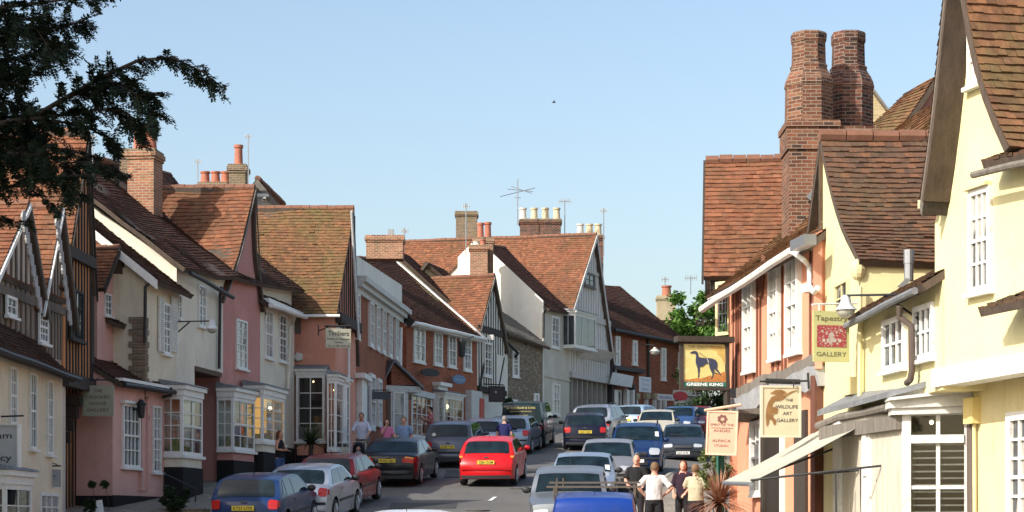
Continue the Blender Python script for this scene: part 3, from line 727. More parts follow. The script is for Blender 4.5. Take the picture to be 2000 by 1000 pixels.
# black lantern beside the door
lb = MB(); q0 = F.q(276, 800, .25); lb.lathe([(.03,-.22),(.08,-.2),(.12,.12),(.14,.14),(.04,.25)], F.p(*q0, .25), 6); lb.tube([F.p(*q0, .25), F.p(q0[0], q0[1]+.02, 0)], .02); lb.build('wall_lantern', BLACK, r)
# ------------------------------------------------------------------ small tile-hung cottage between
F = Face((-10.35, 51.0), (-10.1, 52.4))
r = root_at(F, 'cottage', 'little rose pink gabled cottage with orange tiles squeezed behind the gallery cottage', 'house', HG)
zr = F.z(215, 490); ze = F.z(200, 560)
crosswing(r, F, F.u(190), F.u(216), F.u(232), 1, ze, zr, ze-.2, 2.5, P_PINKG, T_OR, oh=.2, vo=.25, barge=OAK, bw=.1)
window(r, F, 203, 216, 572, 615, 2, 3, sash=False, case=.04)
mb = MB(); roof_patch(mb, F.p(.6, F.z(190,596), -.5), F.p(F.L+.5, F.z(240, 605), -.5), F.p(.6, F.z(190,628), .35), F.p(F.L+.9, F.z(262, 645), .35)); mb.build('lower_roof', [T_DK, UNDER, RIDGE], r)
# ------------------------------------------------------------------ L3 cream house with shutters
F = facepx(282, 52.0, 345, 54.6); FS = F
r = root_at(F, 'house', 'cream rendered house with white louvred shutters and white gable bargeboard', 'house', HG)
zA, zB = F.z(285, 533), F.z(345, 558); dr = 3.6
zr = ZP(415, 52.5)+.55
terrace(r, F, 0, F.L, gnd(F)-.8, zA, zB, dr, zA+2.85, zB+2.85, 6, P_CREAM, T_DK, oh=.42, vo=.2, bell=.05)
# white bargeboard & tile hanging on the near gable
sd = Face((F.p(0, 0, .0).x, F.p(0, 0, 0).y), (F.p(0, 0, -6).x, F.p(0, 0, -6).y))
s_ = 2.85/dr; bb = MB()
a = F.p(-.22, zA-.42*s_+.1, .42); b = F.p(-.22, zA+2.85+.1, -dr)
bb.prism([a, b, b-Vector((0,0,.24)), a-Vector((0,0,.24))], -F.t*.04); bb.build('bargeboard', WHITE, r)
mb = MB(); n1 = sd.q(258, 497)[0]
P3 = lambda d, z, o: F.p(-o, z, -d)
roof_patch(mb, P3(3.4, zA+2.6, .05), P3(3.3, zA+2.6, .05), P3(3.9, zA+.55, .12), P3(.65, zA+.55, .12), thick=.03, lift=.02); mb.build('tile_hanging', [T_OR, UNDER, RIDGE], r)
mb = MB(); 
for k in range(22): z0 = gnd(F)+1.6+k*.155; mb.box(*(0,0,0,0,0,0)) if False else F.box(mb, -.06, .17+.08*(k % 2), z0, z0+.14, -.3-.1*(k % 2), .03+.01*(k % 3))
mb.build('quoin', B_GREY, r)
window(r, F, 316, 331, 590, 690, 2, 6, glass=GLN, d=.0)
for x0, x1 in ((307, 316), (331.5, 342)):
    sh = MB(); u0, u1 = F.u(x0), F.u(x1); za, zb_ = F.z(x0, 578), F.z(x0, 686)
    F.box(sh, u0, u0+.04, zb_, za, .03, .08); F.box(sh, u1-.04, u1, zb_, za, .03, .08)
    for i in range(26): z = zb_+(za-zb_)*(i+.5)/26; F.box(sh, u0+.04, u1-.04, z-.02, z+.012, .035, .07)
    sh.build('shutter', WHITE, r)
window(r, F, 320, 343, 812, 918, 3, 5, hood=True, sash=False, proud=.08)
downpipe(r, F, [(300, 546, .3), (284, 560, .1), (283, 670, .1)], BLACK)
# ------------------------------------------------------------------ L4 cream house with covered passage
F = facepx(345, 54.6, 430, 58.56); FL4 = F
r = root_at(F, 'house', 'tall cream rendered house with covered passageway, canted bay window and large brick chimney', 'house', HG)
zA, zB = F.z(345, 512), F.z(430, 562); dr = 4.2
up = F.u(380); zpass = F.z(400, 720)
wl, rf, C4 = terrace(r, F, 0, F.L+8, zpass-.0, zA, zB+1.0, dr, ZP(300, 56)+.0, ZP(378, 70)+.1, 7.5, P_CREAM2, T_DK, oh=.35, vo=.25, bell=.12, und=.14)
lb = MB(); F.box(lb, 0, up, gnd(F)-.8, zpass, -6, 0); lb.build('wall', P_CREAM2, r)
lb = MB(); F.box(lb, up+.01, F.L, gnd(F)-.8, zpass-.01, -3.2, -3.0); F.box(lb, up, F.L, zpass-.14, zpass-.002, -3, .05); lb.build('passage', OAKB, r)
gutter(r, F.p(0, zA-.3, .38), F.p(F.L, zB-.28, .38), BLACK)
window(r, F, 386, 400, 555, 636, 2, 4, glass=GLN, case=.05); window(r, F, 347, 352, 575, 622, 1, 3, case=.04)
bay(r, F, 357, 396, 772, 888, .62, 2, 4, sash=True, plinth=P_CREAM2, inmat=P_ORANGE, label='white canted bay window with old brown curtains beside the passage')
downpipe(r, F, [(432, 562, .3), (430, 575, .08), (428, 720, .08)], BLACK)
mb = MB(); mb.box(0,0,0,0,0,0) if False else None
q = F.p(.0, 0, -1.3); rb = MB()
chimney(r, 247, 309, 290, 425, 59.5, .9, B_CHIM, [(-.45, .75, .17, POT_T), (.45, .75, .17, POT_T)], rot=-.12, label='tall brick chimney with two terracotta pots')
chimney(r, 229, 262, 290, 345, 60.8, .6, B_GREY, [], label='stubby grey brick stack behind')
pv = MB(); pv.prism([PX(372, 475, 60), PX(380, 475, 60), PX(382, 510, 60), PX(374, 510, 60)], (0, .5, 0)); pv.build('roof_vent', LEAD, r)
# grey plastered gable wall against the sky side
# ------------------------------------------------------------------ L5 pink gabled cross wing
F = facepx(430, 58.6, 505, 62.0); FL5 = F
r = root_at(F, 'house', 'deep rose pink house with tall steep gable and orange tiled roof half in shadow', 'house', HG)
zr = F.z(493, 372)
crosswing(r, F, 0, F.u(491), F.L+.15, gnd(F)-.8, F.z(436, 585), zr, F.z(507, 585), 4.6, P_PINKS, T_OR, oh=.12, vo=.12, gauge=.14, tw=.16, bell=.22, zr2=zr+.1, barge=OAKG, bw=.08, und=.12)
window(r, F, 460, 481, 622, 718, 2, 6, sash=False, case=.06, proud=.05, glass=GLN)
bay(r, F, 456, 498, 775, 878, .5, 3, 4, sash=True, plinth=P_PINKS, inmat=P_WASH, label='white bay window on the rose pink gable with lamp and curtains inside')
# ------------------------------------------------------------------ L6 cream house
F = facepx(505, 62.0, 575, 66.4); FL6 = F
r = root_at(F, 'house', 'pale cream house front between the rose pink gable and the corner antiques shop', 'house', HG)
zA, zB = F.z(507, 584), F.z(575, 606)
terrace(r, F, 0.02, F.L, gnd(F)-.8, zA, zB, 3.6, zA+3.0, zB+3.0, 6, P_CREAM2, T_DK, oh=.3, bell=.1)
gutter(r, F.p(0, zA-.2, .38), F.p(F.L, zB-.22, .38), WHITE, .08)
uboxes(F, r, 'fascia', WHITE, [(507, 575, 582, 592)], .02, .3)
window(r, F, 517, 531, 603, 698, 2, 4, glass=GLN); window(r, F, 544, 558, 612, 705, 2, 6, glass=GL)
bay(r, F, 514, 556, 770, 862, .6, 2, 4, plinth=P_CREAM2, inmat=flat('amber_interior', (.75,.42,.12), .8, 0, (1,.6,.2), .35), lit=(1, .06), label='white bay window glowing amber inside')
downpipe(r, F, [(578, 608, .36), (572, 632, .1), (566, 640, .1), (563, 760, .1)], P_CREAM2)
# ------------------------------------------------------------------ L7 antiques shop: near side wall faces down the street
F = facepx(655, 66.6, 690, 69.9); FL7 = F
r = root_at(F, 'shop', 'salmon pink corner antiques shop with mossy steep tiled roof, gabled timbers and curved white shopfront', 'shop', HG)
zr = F.z(687, 412); zE = F.z(655, 603)
crosswing(r, F, 0, F.u(686), F.L+.5, gnd(F)-.8, zE, zr, F.z(697, 655), 9.0, P_SAL, T_ORM, oh=.25, vo=.10, gauge=.14, tw=.16, zr2=zr+.1, und=.10)
zE7 = zE
sb = MB(); kf = lambda u: zE+(zr-zE)*min(u/F.u(686), 1)-.1
studs(sb, F, .1, F.L+.4, 9, zE-.2, kf, .09, .03); F.box(sb, -.02, F.L+.5, zE-.45, zE-.12, 0, .22)
sb.ball(F.p(.35, zE-.42, .12), .16)
sb.build('timber_frame', OAK, r)
bb = MB(); a = F.q(688, 412, .25); b = F.q(702, 662, .25); F.bar(bb, (a[0], a[1]), (b[0], b[1]), .24, .2, .25); bb.build('bargeboard', OLDWHITE, r)
S7 = Face(tuple(F.p(0, 0, 0).xy), tuple(F.p(0, 0, -2.2).xy)); FS7 = S7     # the side wall we see
gutter(r, F.p(-.28, zE-.26, .2), F.p(-.28, zE-.26, -2.4), WHITE, .05)
window(r, F, 657, 672, 613, 640, 3, 2, sash=False, case=.04, d=.0)
bay(r, S7, 578, 634, 732, 862, .35, 2, 4, plinth=P_SAL, inmat=DARKIN, lit=(1, .03), cor=.14, label='white small-paned shop window facing down the street')
bay(r, F, 657, 683, 742, 878, .3, 2, 4, plinth=P_SAL, inmat=P_ORANGE, lit=(1, .04), cor=.14)
cb = MB(); u0, z0 = S7.q(646, 735, .2); cb.lathe([(.34, 0), (.34, .05), (.26, .08), (.26, 1.95), (.34, 1.98), (.36, 2.2)], (F.p(.05, 0, .12).x, F.p(.05, 0, .12).y, S7.z(646, 866, .2)), 18); cb.build('corner_pilaster', WHITE, r)
ab = MB(); u0, z0 = S7.q(584, 697, .03); ab.tube([S7.p(u0, z0, 0), S7.p(u0, z0, .12)], .15, 5); ab.build('alarm_box', WHITE, r)
tb = MB(); u0, z0 = S7.q(573, 632, 0); S7.box(tb, S7.u(575)-.0, S7.u(588), S7.z(580, 652), S7.z(580, 612), 0, .03); tb.build('timber_panel', OAKG, r)
downpipe(r, F, [(684, 640, .1), (681, 660, .1), (681, 900, .1)], WHITE)
for (F_, u0_, u1_, hh, nm_) in ((FL4, 0, FL4.L*.38, 1.15, 'house.001'), (FL5, 0, FL5.L, 1.15, 'house.002'), (FL6, 0, FL6.L, 1.15, 'house.003'), (FL7, 0, FL7.L, .75, 'shop')):
    pb = MB(); F_.box(pb, u0_+.01, u1_-.01, gnd(F_)-1, gnd(F_)+hh, 0, .03); pb.build('plinth', P_BLACK, bpy.data.objects[nm_])
pb = MB(); FS7.box(pb, .0, 1.3, gnd(FL7)-1, gnd(FL7)+.75, 0, .03); pb.build('plinth', P_BLACK, bpy.data.objects['shop'])
# ------------------------------------------------------------------ gabled range behind L5/L7
r = thing('house', 'back range with small white gable peak and orange roof above the pink gable', 'house', (-9.5, 72, gz(-9.5, 72)), HG)
F = Face((-6.95, 72.6), (-6.75, 78.5)); zr = ZP(354, 72.6)
terrace(r, F, 0, F.L, 3, zr-2.6, zr-2.6, 2.05, zr, zr+.1, 4.1, P_WASH, T_OR, oh=.2, vo=.2, bell=.1)
bb = MB(); a = F.p(-.22, zr+.05, -2.05); b = F.p(-.22, zr-2.5, .1); c = F.p(-.22, zr-2.5, -4.2)
for q in (b, c): bb.prism([a, q, q-Vector((0,0,.3)), a-Vector((0,0,.3))], F.t*.05)
bb.build('bargeboard', OAKG, r)
wb = MB(); wb.prism([PX(500, 384, 72.2), PX(526, 384, 72.2), PX(523, 378, 72.2), PX(503, 378, 72.2)], (0, .1, 0)); wb.build('ledge', WHITE, r)
chimney(r, 384, 446, 355, 400, 71.5, .8, B_GREY, [(-.65, .42, .16, POT_T), (.1, .42, .16, POT_T), (.82, .42, .16, POT_T)], label='low brick stack with three terracotta pots')
chimney(r, 443, 483, 320, 400, 71.0, .8, B_GREY, [(.0, .72, .15, POT_T)], label='taller square stack with one terracotta pot')
# ------------------------------------------------------------------ L9 red brick house with parapet
F = facepx(693, 70.2, 785, 85.8); FL9 = F
r = root_at(F, 'house', 'red brick house with white parapet, deep cornice and five tall narrow sash windows', 'house', HG)
zt0 = F.z(696, 500); zt1 = F.z(784, 556)
z0, z1 = F.z(698, 545), F.z(784, 606)
mb = MB(); mb.prism([F.p(0, gnd(F)-1.5), F.p(F.L, gnd(F)-1.5), F.p(F.L, z1), F.p(0, z0)], -F.n*8); mb.build('wall', B_RED, r)
mb = MB(); mb.prism([F.p(0, z0+.06, .0), F.p(F.L, z1+.06, .0), F.p(F.L, zt1, 0), F.p(0, zt0, 0)], -F.n*.35); mb.build('parapet', P_WHITE, r)
mb = MB()
for dd, a, b in ((.12, -.55, -.35), (.28, -.35, -.18), (.42, -.18, .02)): mb.hexa([F.p(-.1, z0+a, -.1), F.p(F.L, z1+a, -.1), F.p(F.L, z1+a, dd), F.p(-.1, z0+a, dd), F.p(-.1, z0+b, -.1), F.p(F.L, z1+b, -.1), F.p(F.L, z1+b, dd), F.p(-.1, z0+b, dd)])
mb.build('cornice', OLDWHITE, r)
mb = MB(); roof_patch(mb, F.p(0, z0+1.0, -4), F.p(F.L, z1+1.0, -4), F.p(0, z0+.3, -.4), F.p(F.L, z1+.3, -.4), .2, .3); mb.build('roof', [T_DK, UNDER, RIDGE], r)
for x0, x1, a, b in ((718.5, 726, 585, 674), (731.5, 738, 593, 681), (743.5, 750, 600, 688), (756.5, 763, 608, 695), (769.5, 775, 617, 700)): window(r, F, x0, x1, a, b, 2, 4, proud=.1, case=.12, glass=GLN)
window(r, F, 694, 699, 570, 660, 1, 4, proud=.1, case=.12)
for x0, x1, a, b in ((719, 728, 728, 836), (734, 741, 738, 830)): window(r, F, x0, x1, a, b, 2, 4, proud=.12, case=.14)
db = MB(); F.pbox(db, 696, 706, 735, 860, 0, .2); F.pbox(db, 693, 708, 728, 738, 0, .35); db.build('door_surround', WHITE, r)
db = MB(); F.pbox(db, 709, 716, 750, 862, .0, .1); db.build('door', flat('slate_door', (.10,.12,.15), .4), r)
downpipe(r, F, [(783, 640, .15), (782, 712, .15), (782, 760, .15)], WHITE, .07)
hb = MB(); hb.tube([F.p(F.u(784), F.z(784, 620), .4), F.p(F.u(784), F.z(784, 632), .15)], .25, 8); hb.build('hopper', BLACK, r)
# porch with gable + canted shop bay at the corner
Y0 = 79.5
pr = thing('shop_porch', 'gabled slate shop porch with white boarded sides between the two brick houses', 'porch', (PX(770, 900, Y0).x, Y0, gz(-4, Y0)))
f = facepx(735, 79.6, 800, 80.4)
mb = MB(); mb.prism([f.p(*f.q(763, 706)), f.p(*f.q(812, 752)), f.p(*f.q(765, 752))], -f.n*1.5); mb.build('gable', B_RED2, pr)
mb = MB(); a = f.p(*f.q(766, 702), .2); b = f.p(*f.q(824, 756), .2); c = f.p(*f.q(742, 748), .2)
for q in (b, c): mb.prism([a, q, q-Vector((0,0,.1)), a-Vector((0,0,.1))], -f.n*2.0)
mb.build('roof', LEAD, pr)
mb = MB(); f.pbox(mb, 745, 822, 752, 764, -1.5, .05); f.pbox(mb, 745, 762, 764, 870, -1.5, -.3); f.pbox(mb, 763, 770, 764, 880, -.3, .02); f.pbox(mb, 790, 797, 764, 880, -.3, .02); f.pbox(mb, 763, 797, 828, 880, -.28, .0); mb.build('boarding', OLDWHITE, pr)
window(pr, f, 767, 790, 765, 850, 1, 2, sash=False, case=.06, d=.0, glass=GLN)
f2 = facepx(798, 80.6, 846, 84.0)
mb = MB(); f2.pbox(mb, 798, 846, 758, 770, -2, .1); f2.pbox(mb, 798, 846, 853, 880, -2, 0); mb.build('shopfront', OLDWHITE, pr)
im = MB(); f2.pbox(im, 799, 845, 770, 853, -1.2, -1.1); im.build('window_interior', flat('shop_interior', (.22,.17,.12), .8), pr)
for k, (x, y, w_, h, c) in enumerate(((806, 762+2, 8, 10, (1,.95,.8)), (823, 764, 6, 16, (1,.8,.4)), (810, 800, 14, 16, (.9,.5,.2)))):
    gb = MB(); f2.pbox(gb, x, x+w_, y, y+h, -1.0, -.9); gb.build('display_light', flat('shop_light_%d' % k, c, .6, 0, c, 1.5 if k == 0 else .25), pr)
window(pr, f2, 803, 842, 760, 852, 4, 4, sash=False, glass=SHOPG, case=.09)
# ------------------------------------------------------------------ L10 red brick house
F = facepx(785, 86.0, 932, 94.3); FL10 = F
r = root_at(F, 'house', 'red brick house with dark tiled roof, white gutter and four white sash windows', 'house', HG)
zA, zB = F.z(790, 622), F.z(932, 655); dr = 4.2
zrB = F.zat(F.L, -dr, 514)
terrace(r, F, .5, F.L, gnd(F)-1, zA, zB, dr, zrB-.7, zrB, 8, B_RED, T_DK, oh=.35, vo=.1, bell=.1)
# white-capped parapet of the far gable and chimney on the near gable
pb = MB(); sB = (zrB-zB)/dr; a = F.p(F.L+.05, zB-.3*sB+.12, .3); b = F.p(F.L+.05, zrB+.15, -dr)
pb.prism([a, b, b+Vector((0,0,.10)), a+Vector((0,0,.10))], F.t*.16); pb.build('parapet', P_WASH, r)
gutter(r, F.p(.4, zA-.2, .42), F.p(F.L, zB-.2, .42), WHITE, .09); uboxes(F, r, 'fascia', WHITE, [(790, 932, 627, 636)], .02, .38)
for x0, x1, a, b in ((806, 828, 636, 706), (846, 862, 646, 712), (873.5, 889, 650, 716), (904, 918.5, 659, 723)): window(r, F, x0, x1, a, b, 2, 4, proud=.08, case=.11, glass=GLN)
chimney(r, 712, 790, 459, 505, 90.0, 1.0, B_CHIM, [], label='broad brick stack with a square metal cowl', capmat=B_CHIM)
cw = MB(); cw.box((757-CX)/FPX*90, (768-CX)/FPX*90, 90.2, 90.6, ZP(459, 90), ZP(446, 90)); cw.build('cowl', METAL, r)
bay(r, F, 868, 905, 773, 850, .5, 3, 4, plinth=B_RED, inmat=DARKIN, lit=(1, .1), cor=.12)
db = MB(); F.pbox(db, 846, 864, 752, 860, 0, .25); F.pbox(db, 844, 867, 746, 753, 0, .4); db.build('door_surround', WHITE, r)
db = MB(); F.pbox(db, 849, 861, 762, 860, .25, .28); db.build('door', P_WASH, r)
db = MB(); F.pbox(db, 909, 930, 762, 870, 0, .3); db.build('door_surround', OLDWHITE, r)
# ------------------------------------------------------------------ L11 timber framed white house + red door
F = facepx(932, 94.5, 985, 98.3); FL11 = F
r = root_at(F, 'house', 'narrow white timber framed house with orange tiled roof, dark bargeboard and red front door', 'house', HG)
zr = F.z(958, 540)
crosswing(r, F, 0, F.u(961), F.L, F.z(950, 757), F.z(939, 652), zr, F.z(985, 672), 8, P_WHITE, T_OR, oh=.3, vo=.14, gauge=.15, zr2=zr-.1, barge=OAKG, bw=.2, und=.1)
sb = MB(); kf = lambda u: min(F.z(939, 652)+(zr-F.z(939, 652))*u/F.u(961), zr-(zr-F.z(985, 672))*(u-F.u(961))/(F.L-F.u(961)))-.15
studs(sb, F, .05, F.L-.1, 11, F.z(950, 757), kf, .085, .02, .5); F.box(sb, 0, F.L, F.z(939, 652)+.1, F.z(939, 652)+.4, 0, .08); F.box(sb, -.05, F.L, F.z(950, 757)-.25, F.z(950, 757), -.05, .14)
F.bar(sb, (.25, F.z(950,757)), (1.0, F.z(950, 700)), .13, .05, .08); F.bar(sb, (F.L-.2, F.z(950, 690)), (F.L-1.1, F.z(950,757)), .13, .05, .08)
sb.build('timber_frame', OAK, r)
window(r, F, 943, 958, 667, 734, 2, 4, proud=.12, case=.1, glass=GLN)
lb = MB(); F.box(lb, 0, F.L, gnd(F)-1, F.z(950, 757)-.25, -6, -.1); F.box(lb, F.u(968), F.L, F.z(960,757), F.z(960, 690), -.0, .06); lb.build('wall', P_WHITE, r)
db = MB(); FL10.pbox(db, 924.5, 932.5, 778, 870, .3, .34); db.build('door', flat('red_door', (.45,.03,.02), .4), r, )
chimney(r, 915, 955, 478, 560, 98.8, .9, B_CHIM, [(-.3, .22, .16, POT_W), (.45, .3, .15, POT_T)], label='round-shouldered brick stack with short pots')
chimney(r, 922, 966, 463, 560, 99.8, .9, B_CHIM, [(-.3, .75, .17, POT_T), (.45, .78, .17, POT_T)], label='brick stack with two tall terracotta pots')
# beige gable ends rising behind L10 / L11
r = thing('house', 'beige rendered back range, its plain gable rising above the dark roof of the brick house', 'house', (-7, 97, gz(-7, 97)), HG)
for k, (xa, ya, xe, ye, Y) in enumerate(((764, 490, 905, 615, 96.0), (832, 516, 890, 562, 97.5))):
    A = PX(xa, ya, Y); E = PX(xe, ye, Y+.4); Bk = Vector((A.x-(E.x-A.x)*.6, Y, E.z))
    mb = MB(); mb.prism([A, E, Vector((E.x, E.y, 4)), Vector((Bk.x, Bk.y, 4)), Bk], (0.6, 2.0, 0)); mb.build('gable', P_BEIGE, r)
    mb = MB(); o = Vector((.6, 2.0, 0)); v = Vector((-.0, -.25, .1))
    roof_patch(mb, A+v, A+o*1.2+Vector((0,0,.1)), E+v, E+o*1.2+Vector((0,0,.1)), .14, .2, thick=.15); roof_patch(mb, A+v, A+o*1.2+Vector((0,0,.1)), Bk+v, Bk+o*1.2+Vector((0,0,.1)), .2, .3, thick=.15)
    mb.build('roof', [T_DK, UNDER, RIDGE], r)
# ------------------------------------------------------------------ L12 flint cottage
F = facepx(987, 98.6, 1060, 101.0); FL12 = F
r = root_at(F, 'cottage', 'low flint rubble cottage with grey tiled roof behind the dark van', 'house', HG)
zA, zB = F.z(987, 652), F.z(1060, 672)
terrace(r, F, .0, F.L-.02, gnd(F)-1, zA, zB, 3.0, zA+1.35, zB+2.4, 5, B_FLINT, T_SLATE, oh=.35, vo=.2, ridge=False)
window(r, F, 1000, 1012, 685, 736, 2, 3, proud=.08, case=.1); window(r, F, 998, 1010, 780, 815, 2, 2, proud=.06, case=.1); window(r, F, 1042, 1052, 768, 815, 1, 2, proud=.06, case=.1, glass=GLN)
wb = MB(); f0 = facepx(972, 98.2, 987, 98.6); f0.pbox(wb, 972, 990, 672, 790, -3, .05); wb.build('wall', P_WHITE, r)
downpipe(r, F, [(990, 668, .3), (1012, 690, .3), (1006, 698, .1)], BLACK, .07)
# ------------------------------------------------------------------ L13 tall cream house with white side wall
F = facepx(1062, 101.2, 1112, 105.0); FL13 = F
r = root_at(F, 'house', 'tall cream house with big sunlit white side wall and sash windows', 'house', HG)
zA, zB = F.z(1062, 598), F.z(1112, 607); dr = 3.5
terrace(r, F, 0, F.L, gnd(F)-1, zA, zB, dr, zA+3.2, zB+3.3, 6.5, P_GREY, T_DK, oh=.3, vo=.02, bell=.05)
mb = MB(); s_ = 3.2/dr
pts = [F.p(-.03, gnd(F)-1, .02), F.p(-.03, zA+.25, .02), F.p(-.03, zA+3.5, -dr), F.p(-.03, zA+2.6, -dr-1), F.p(-.03, gnd(F)-1, -dr-1)]
mb.prism(pts, F.t*-.12); mb.build('side_wall', P_WHITE, r)
window(r, F, 1076, 1091, 616, 678, 2, 4, proud=.07, case=.1, glass=GLN); window(r, F, 1078, 1092, 748, 810, 2, 4, proud=.07, case=.1, glass=GLN)
sb = MB(); F.box(sb, 0, F.L, F.z(1070, 735)-.05, F.z(1070, 735)+.05, 0, .05); sb.build('string_course', P_GREY, r)
downpipe(r, F, [(1066, 604, .3), (1057+5, 612, .08), (1061.5, 660, .08)], BLACK, .06)
# ------------------------------------------------------------------ L14 white timber framed gable
F = facepx(1112, 105.2, 1190, 110.5); FL14 = F
r = root_at(F, 'house', 'large limewashed timber framed house with oriel window, carved gable and long orange tiled roof', 'house', HG)
zr = F.z(1160, 462); zE = F.z(1112, 607)
zj = F.z(1150, 742); ze1 = F.z(1192, 700)
crosswing(r, F, 0, F.u(1158), F.L+.1, zj, zE, zr, ze1, 11.0, P_WASH, T_OR, oh=.3, vo=.22, gauge=.15, zr2=zr+.25, barge=OLDWHITE, bw=.3, und=.1)
sb = MB(); kf = lambda u: min(zE+(zr-zE)*u/F.u(1158), zr-(zr-ze1)*(u-F.u(1158))/(F.L-F.u(1158)))-.15
studs(sb, F, .1, F.L-.1, 16, zj+.1, kf, .10, .03, .5); F.box(sb, 0, F.L, zE-.3, zE, 0, .1); F.box(sb, 0, F.L, zj-.05, zj+.25, 0, .18); F.box(sb, F.u(1146), F.u(1175), F.z(1150, 535)-.0, F.z(1150, 528), 0, .08)
sb.build('timber_frame', wood('limewashed_oak', (.58,.55,.51), .2), r)
window(r, F, 1141, 1161, 530, 558, 2, 2, sash=False, case=.12, mat=OAKG, d=.06)
bay(r, F, 1124, 1164, 612, 676, .8, 3, 1, plinth=None, inmat=P_WASH, cor=.1, glass=GL, label='projecting limewashed oriel window')
ob = MB(); u0, u1 = F.u(1126), F.u(1182); zz = F.z(1130, 680)
ob.hexa([F.p(u0, zz-.5, 0), F.p(u1, zz-.5, 0), F.p(u1, zz-.48, .1), F.p(u0, zz-.48, .1), F.p(u0, zz, 0), F.p(u1, zz, 0), F.p(u1, zz, .75), F.p(u0, zz, .75)]); ob.build('oriel_corbel', P_WASH, r)
lb = MB(); F.box(lb, 0, F.L, gnd(F)-1, zj, -8, -.4); lb.build('wall', P_WASH, r)
sb = MB(); studs(sb, F, .1, F.L, 8, gnd(F)-1, zj, .12, -.36); sb.build('timber_frame', wood('pale_grey_oak', (.38,.35,.31), .3), r)
for x0, x1 in ((1122, 1131), (1138, 1147)): window(r, F, x0, x1, 752, 830, 1, 2, sash=False, d=-.36, mat=OAKG, case=.12, proud=.1)
for (a, b, c, d, Y, pm, ps) in ((1013, 1098, 427, 470, 112, POT_B, (-.85, -.3, .25, .8)), (1128, 1181, 458, 560, 114, POT_B, (-.85, -.1, .6))):
    chimney(r, a, b, c, d, Y, 1.0, B_TUDORD, [(q, .65, .2, POT_W if i == 0 else pm) for i, q in enumerate(ps)], label='dark brick stack with %s cream pots' % ('four' if len(ps) == 4 else 'three'))
chimney(r, 888, 934, 412, 475, 113.5, 1.1, B_GREY, [], label='mossy hexagonal stack without pots')
# ------------------------------------------------------------------ L15 red brick terrace bending right
F = facepx(1188, 110.8, 1340, 118.5); FL15 = F
r = root_at(F, 'house', 'long red brick terrace with dark roof and shopfronts where the street bends right', 'house', HG)
zA, zB = F.z(1188, 640), F.z(1337, 670); dr = 4.5; zr_ = F.zat(F.L, -dr, 562)
terrace(r, F, 0, F.L, gnd(F)-2, zA, zB, dr, zr_-.6, zr_, 8, B_RED2, T_DK, oh=.35, vo=.15, gauge=.16, tw=.22, ridge=False)
gutter(r, F.p(0, zA-.15, .4), F.p(F.L, zB-.15, .4), BLACK, .09)
for x0, x1, a, b in ((1200.5, 1209, 656, 716), (1234, 1243, 664, 712), (1290, 1299, 679, 742), (1324, 1331, 688, 748)): window(r, F, x0, x1, a, b, 1, 4, proud=.1, case=.16, glass=GLN)
sf = MB(); F.pbox(sf, 1186, 1246, 714, 722, 0, .5); F.pbox(sf, 1186, 1192, 722, 850, 0, .3); F.pbox(sf, 1228, 1233, 752, 850, 0, .3); sf.build('shopfront', flat('charcoal_shopfront', (.045,.04,.045), .6), r)
sf = MB(); a = [F.p(*F.q(1196, 727, .5), .5), F.p(*F.q(1236, 735, .5), .5), F.p(*F.q(1232, 757, .7), .7), F.p(*F.q(1190, 750, .7), .7)]; sf.prism(a, F.n*.06); sf.build('fascia_board', OLDWHITE, r)
for x0, x1 in ((1190, 1196), (1214, 1219), (1226, 1229)):
    sf = MB(); F.pbox(sf, x0, x1, 762, 840, .1, .35); sf.build('pilaster', WHITE, r)
for x0, x1 in ((1197, 1213), (1220, 1226)): window(r, F, x0, x1, 760, 850, 1, 1, sash=False, d=.1, mat=OLDWHITE, case=.15)
for x in (1239, 1259, 1275, 1285, 1295):
    sf = MB(); F.pbox(sf, x-1.5, x+1.5, 780, 850, 0, .2); sf.build('door_jamb', OLDWHITE, r)
    if x < 1280: sf = MB(); F.pbox(sf, x-3, x+4, 768, 779, 0, .25); sf.build('keystone', P_BEIGE, r)
    sf = MB(); F.pbox(sf, x+1.6, x+6, 782, 850, 0, .06); sf.build('door', DARKIN, r)
sf = MB(); F.pbox(sf, 1314, 1358, 762, 772, 0, .6); F.pbox(sf, 1316, 1320, 772, 850, 0, .5); F.pbox(sf, 1350, 1356, 772, 850, 0, .5); 
for k in range(9): F.pbox(sf, 1321+k*3.3, 1322.2+k*3.3, 776, 850, .3, .4)
sf.build('shopfront', OLDWHITE, r); sf = MB(); F.pbox(sf, 1320, 1350, 772, 850, .2, .25); sf.build('shop_window', GLN, r)
downpipe(r, F, [(1266, 660, .1), (1267, 770, .1)], BLACK, .07)
# far stone chimney house
r = thing('house', 'grey stone house end with squat cream chimney beyond the brick terrace', 'house', (9.8, 128, gz(9.8, 128)), HG)
Y = 127; mb = MB(); mb.prism([PX(1302, 607, Y), PX(1372, 700, Y), PX(1372, 800, Y), PX(1240, 800, Y), PX(1240, 700, Y)], (0, 6, 0)); mb.build('gable', P_BEIGE, r)
mb = MB(); A = PX(1302, 604, Y)+Vector((0,-.3,.1)); E = PX(1374, 700, Y)+Vector((0,-.3,.1)); W_ = PX(1238, 690, Y)+Vector((0,-.3,.1)); o = Vector((0, 6.5, 0))
roof_patch(mb, A, A+o, E, E+o, .2, .25); roof_patch(mb, A, A+o, W_, W_+o, .2, .25); mb.build('roof', [T_SLATE, UNDER, RIDGE], r)
chimney(r, 1282, 1322, 577, 625, 126.5, 1.0, P_BEIGE, [(.05, .65, .3, POT_T)], label='squat stone stack with one wide pot', capmat=P_BEIGE)
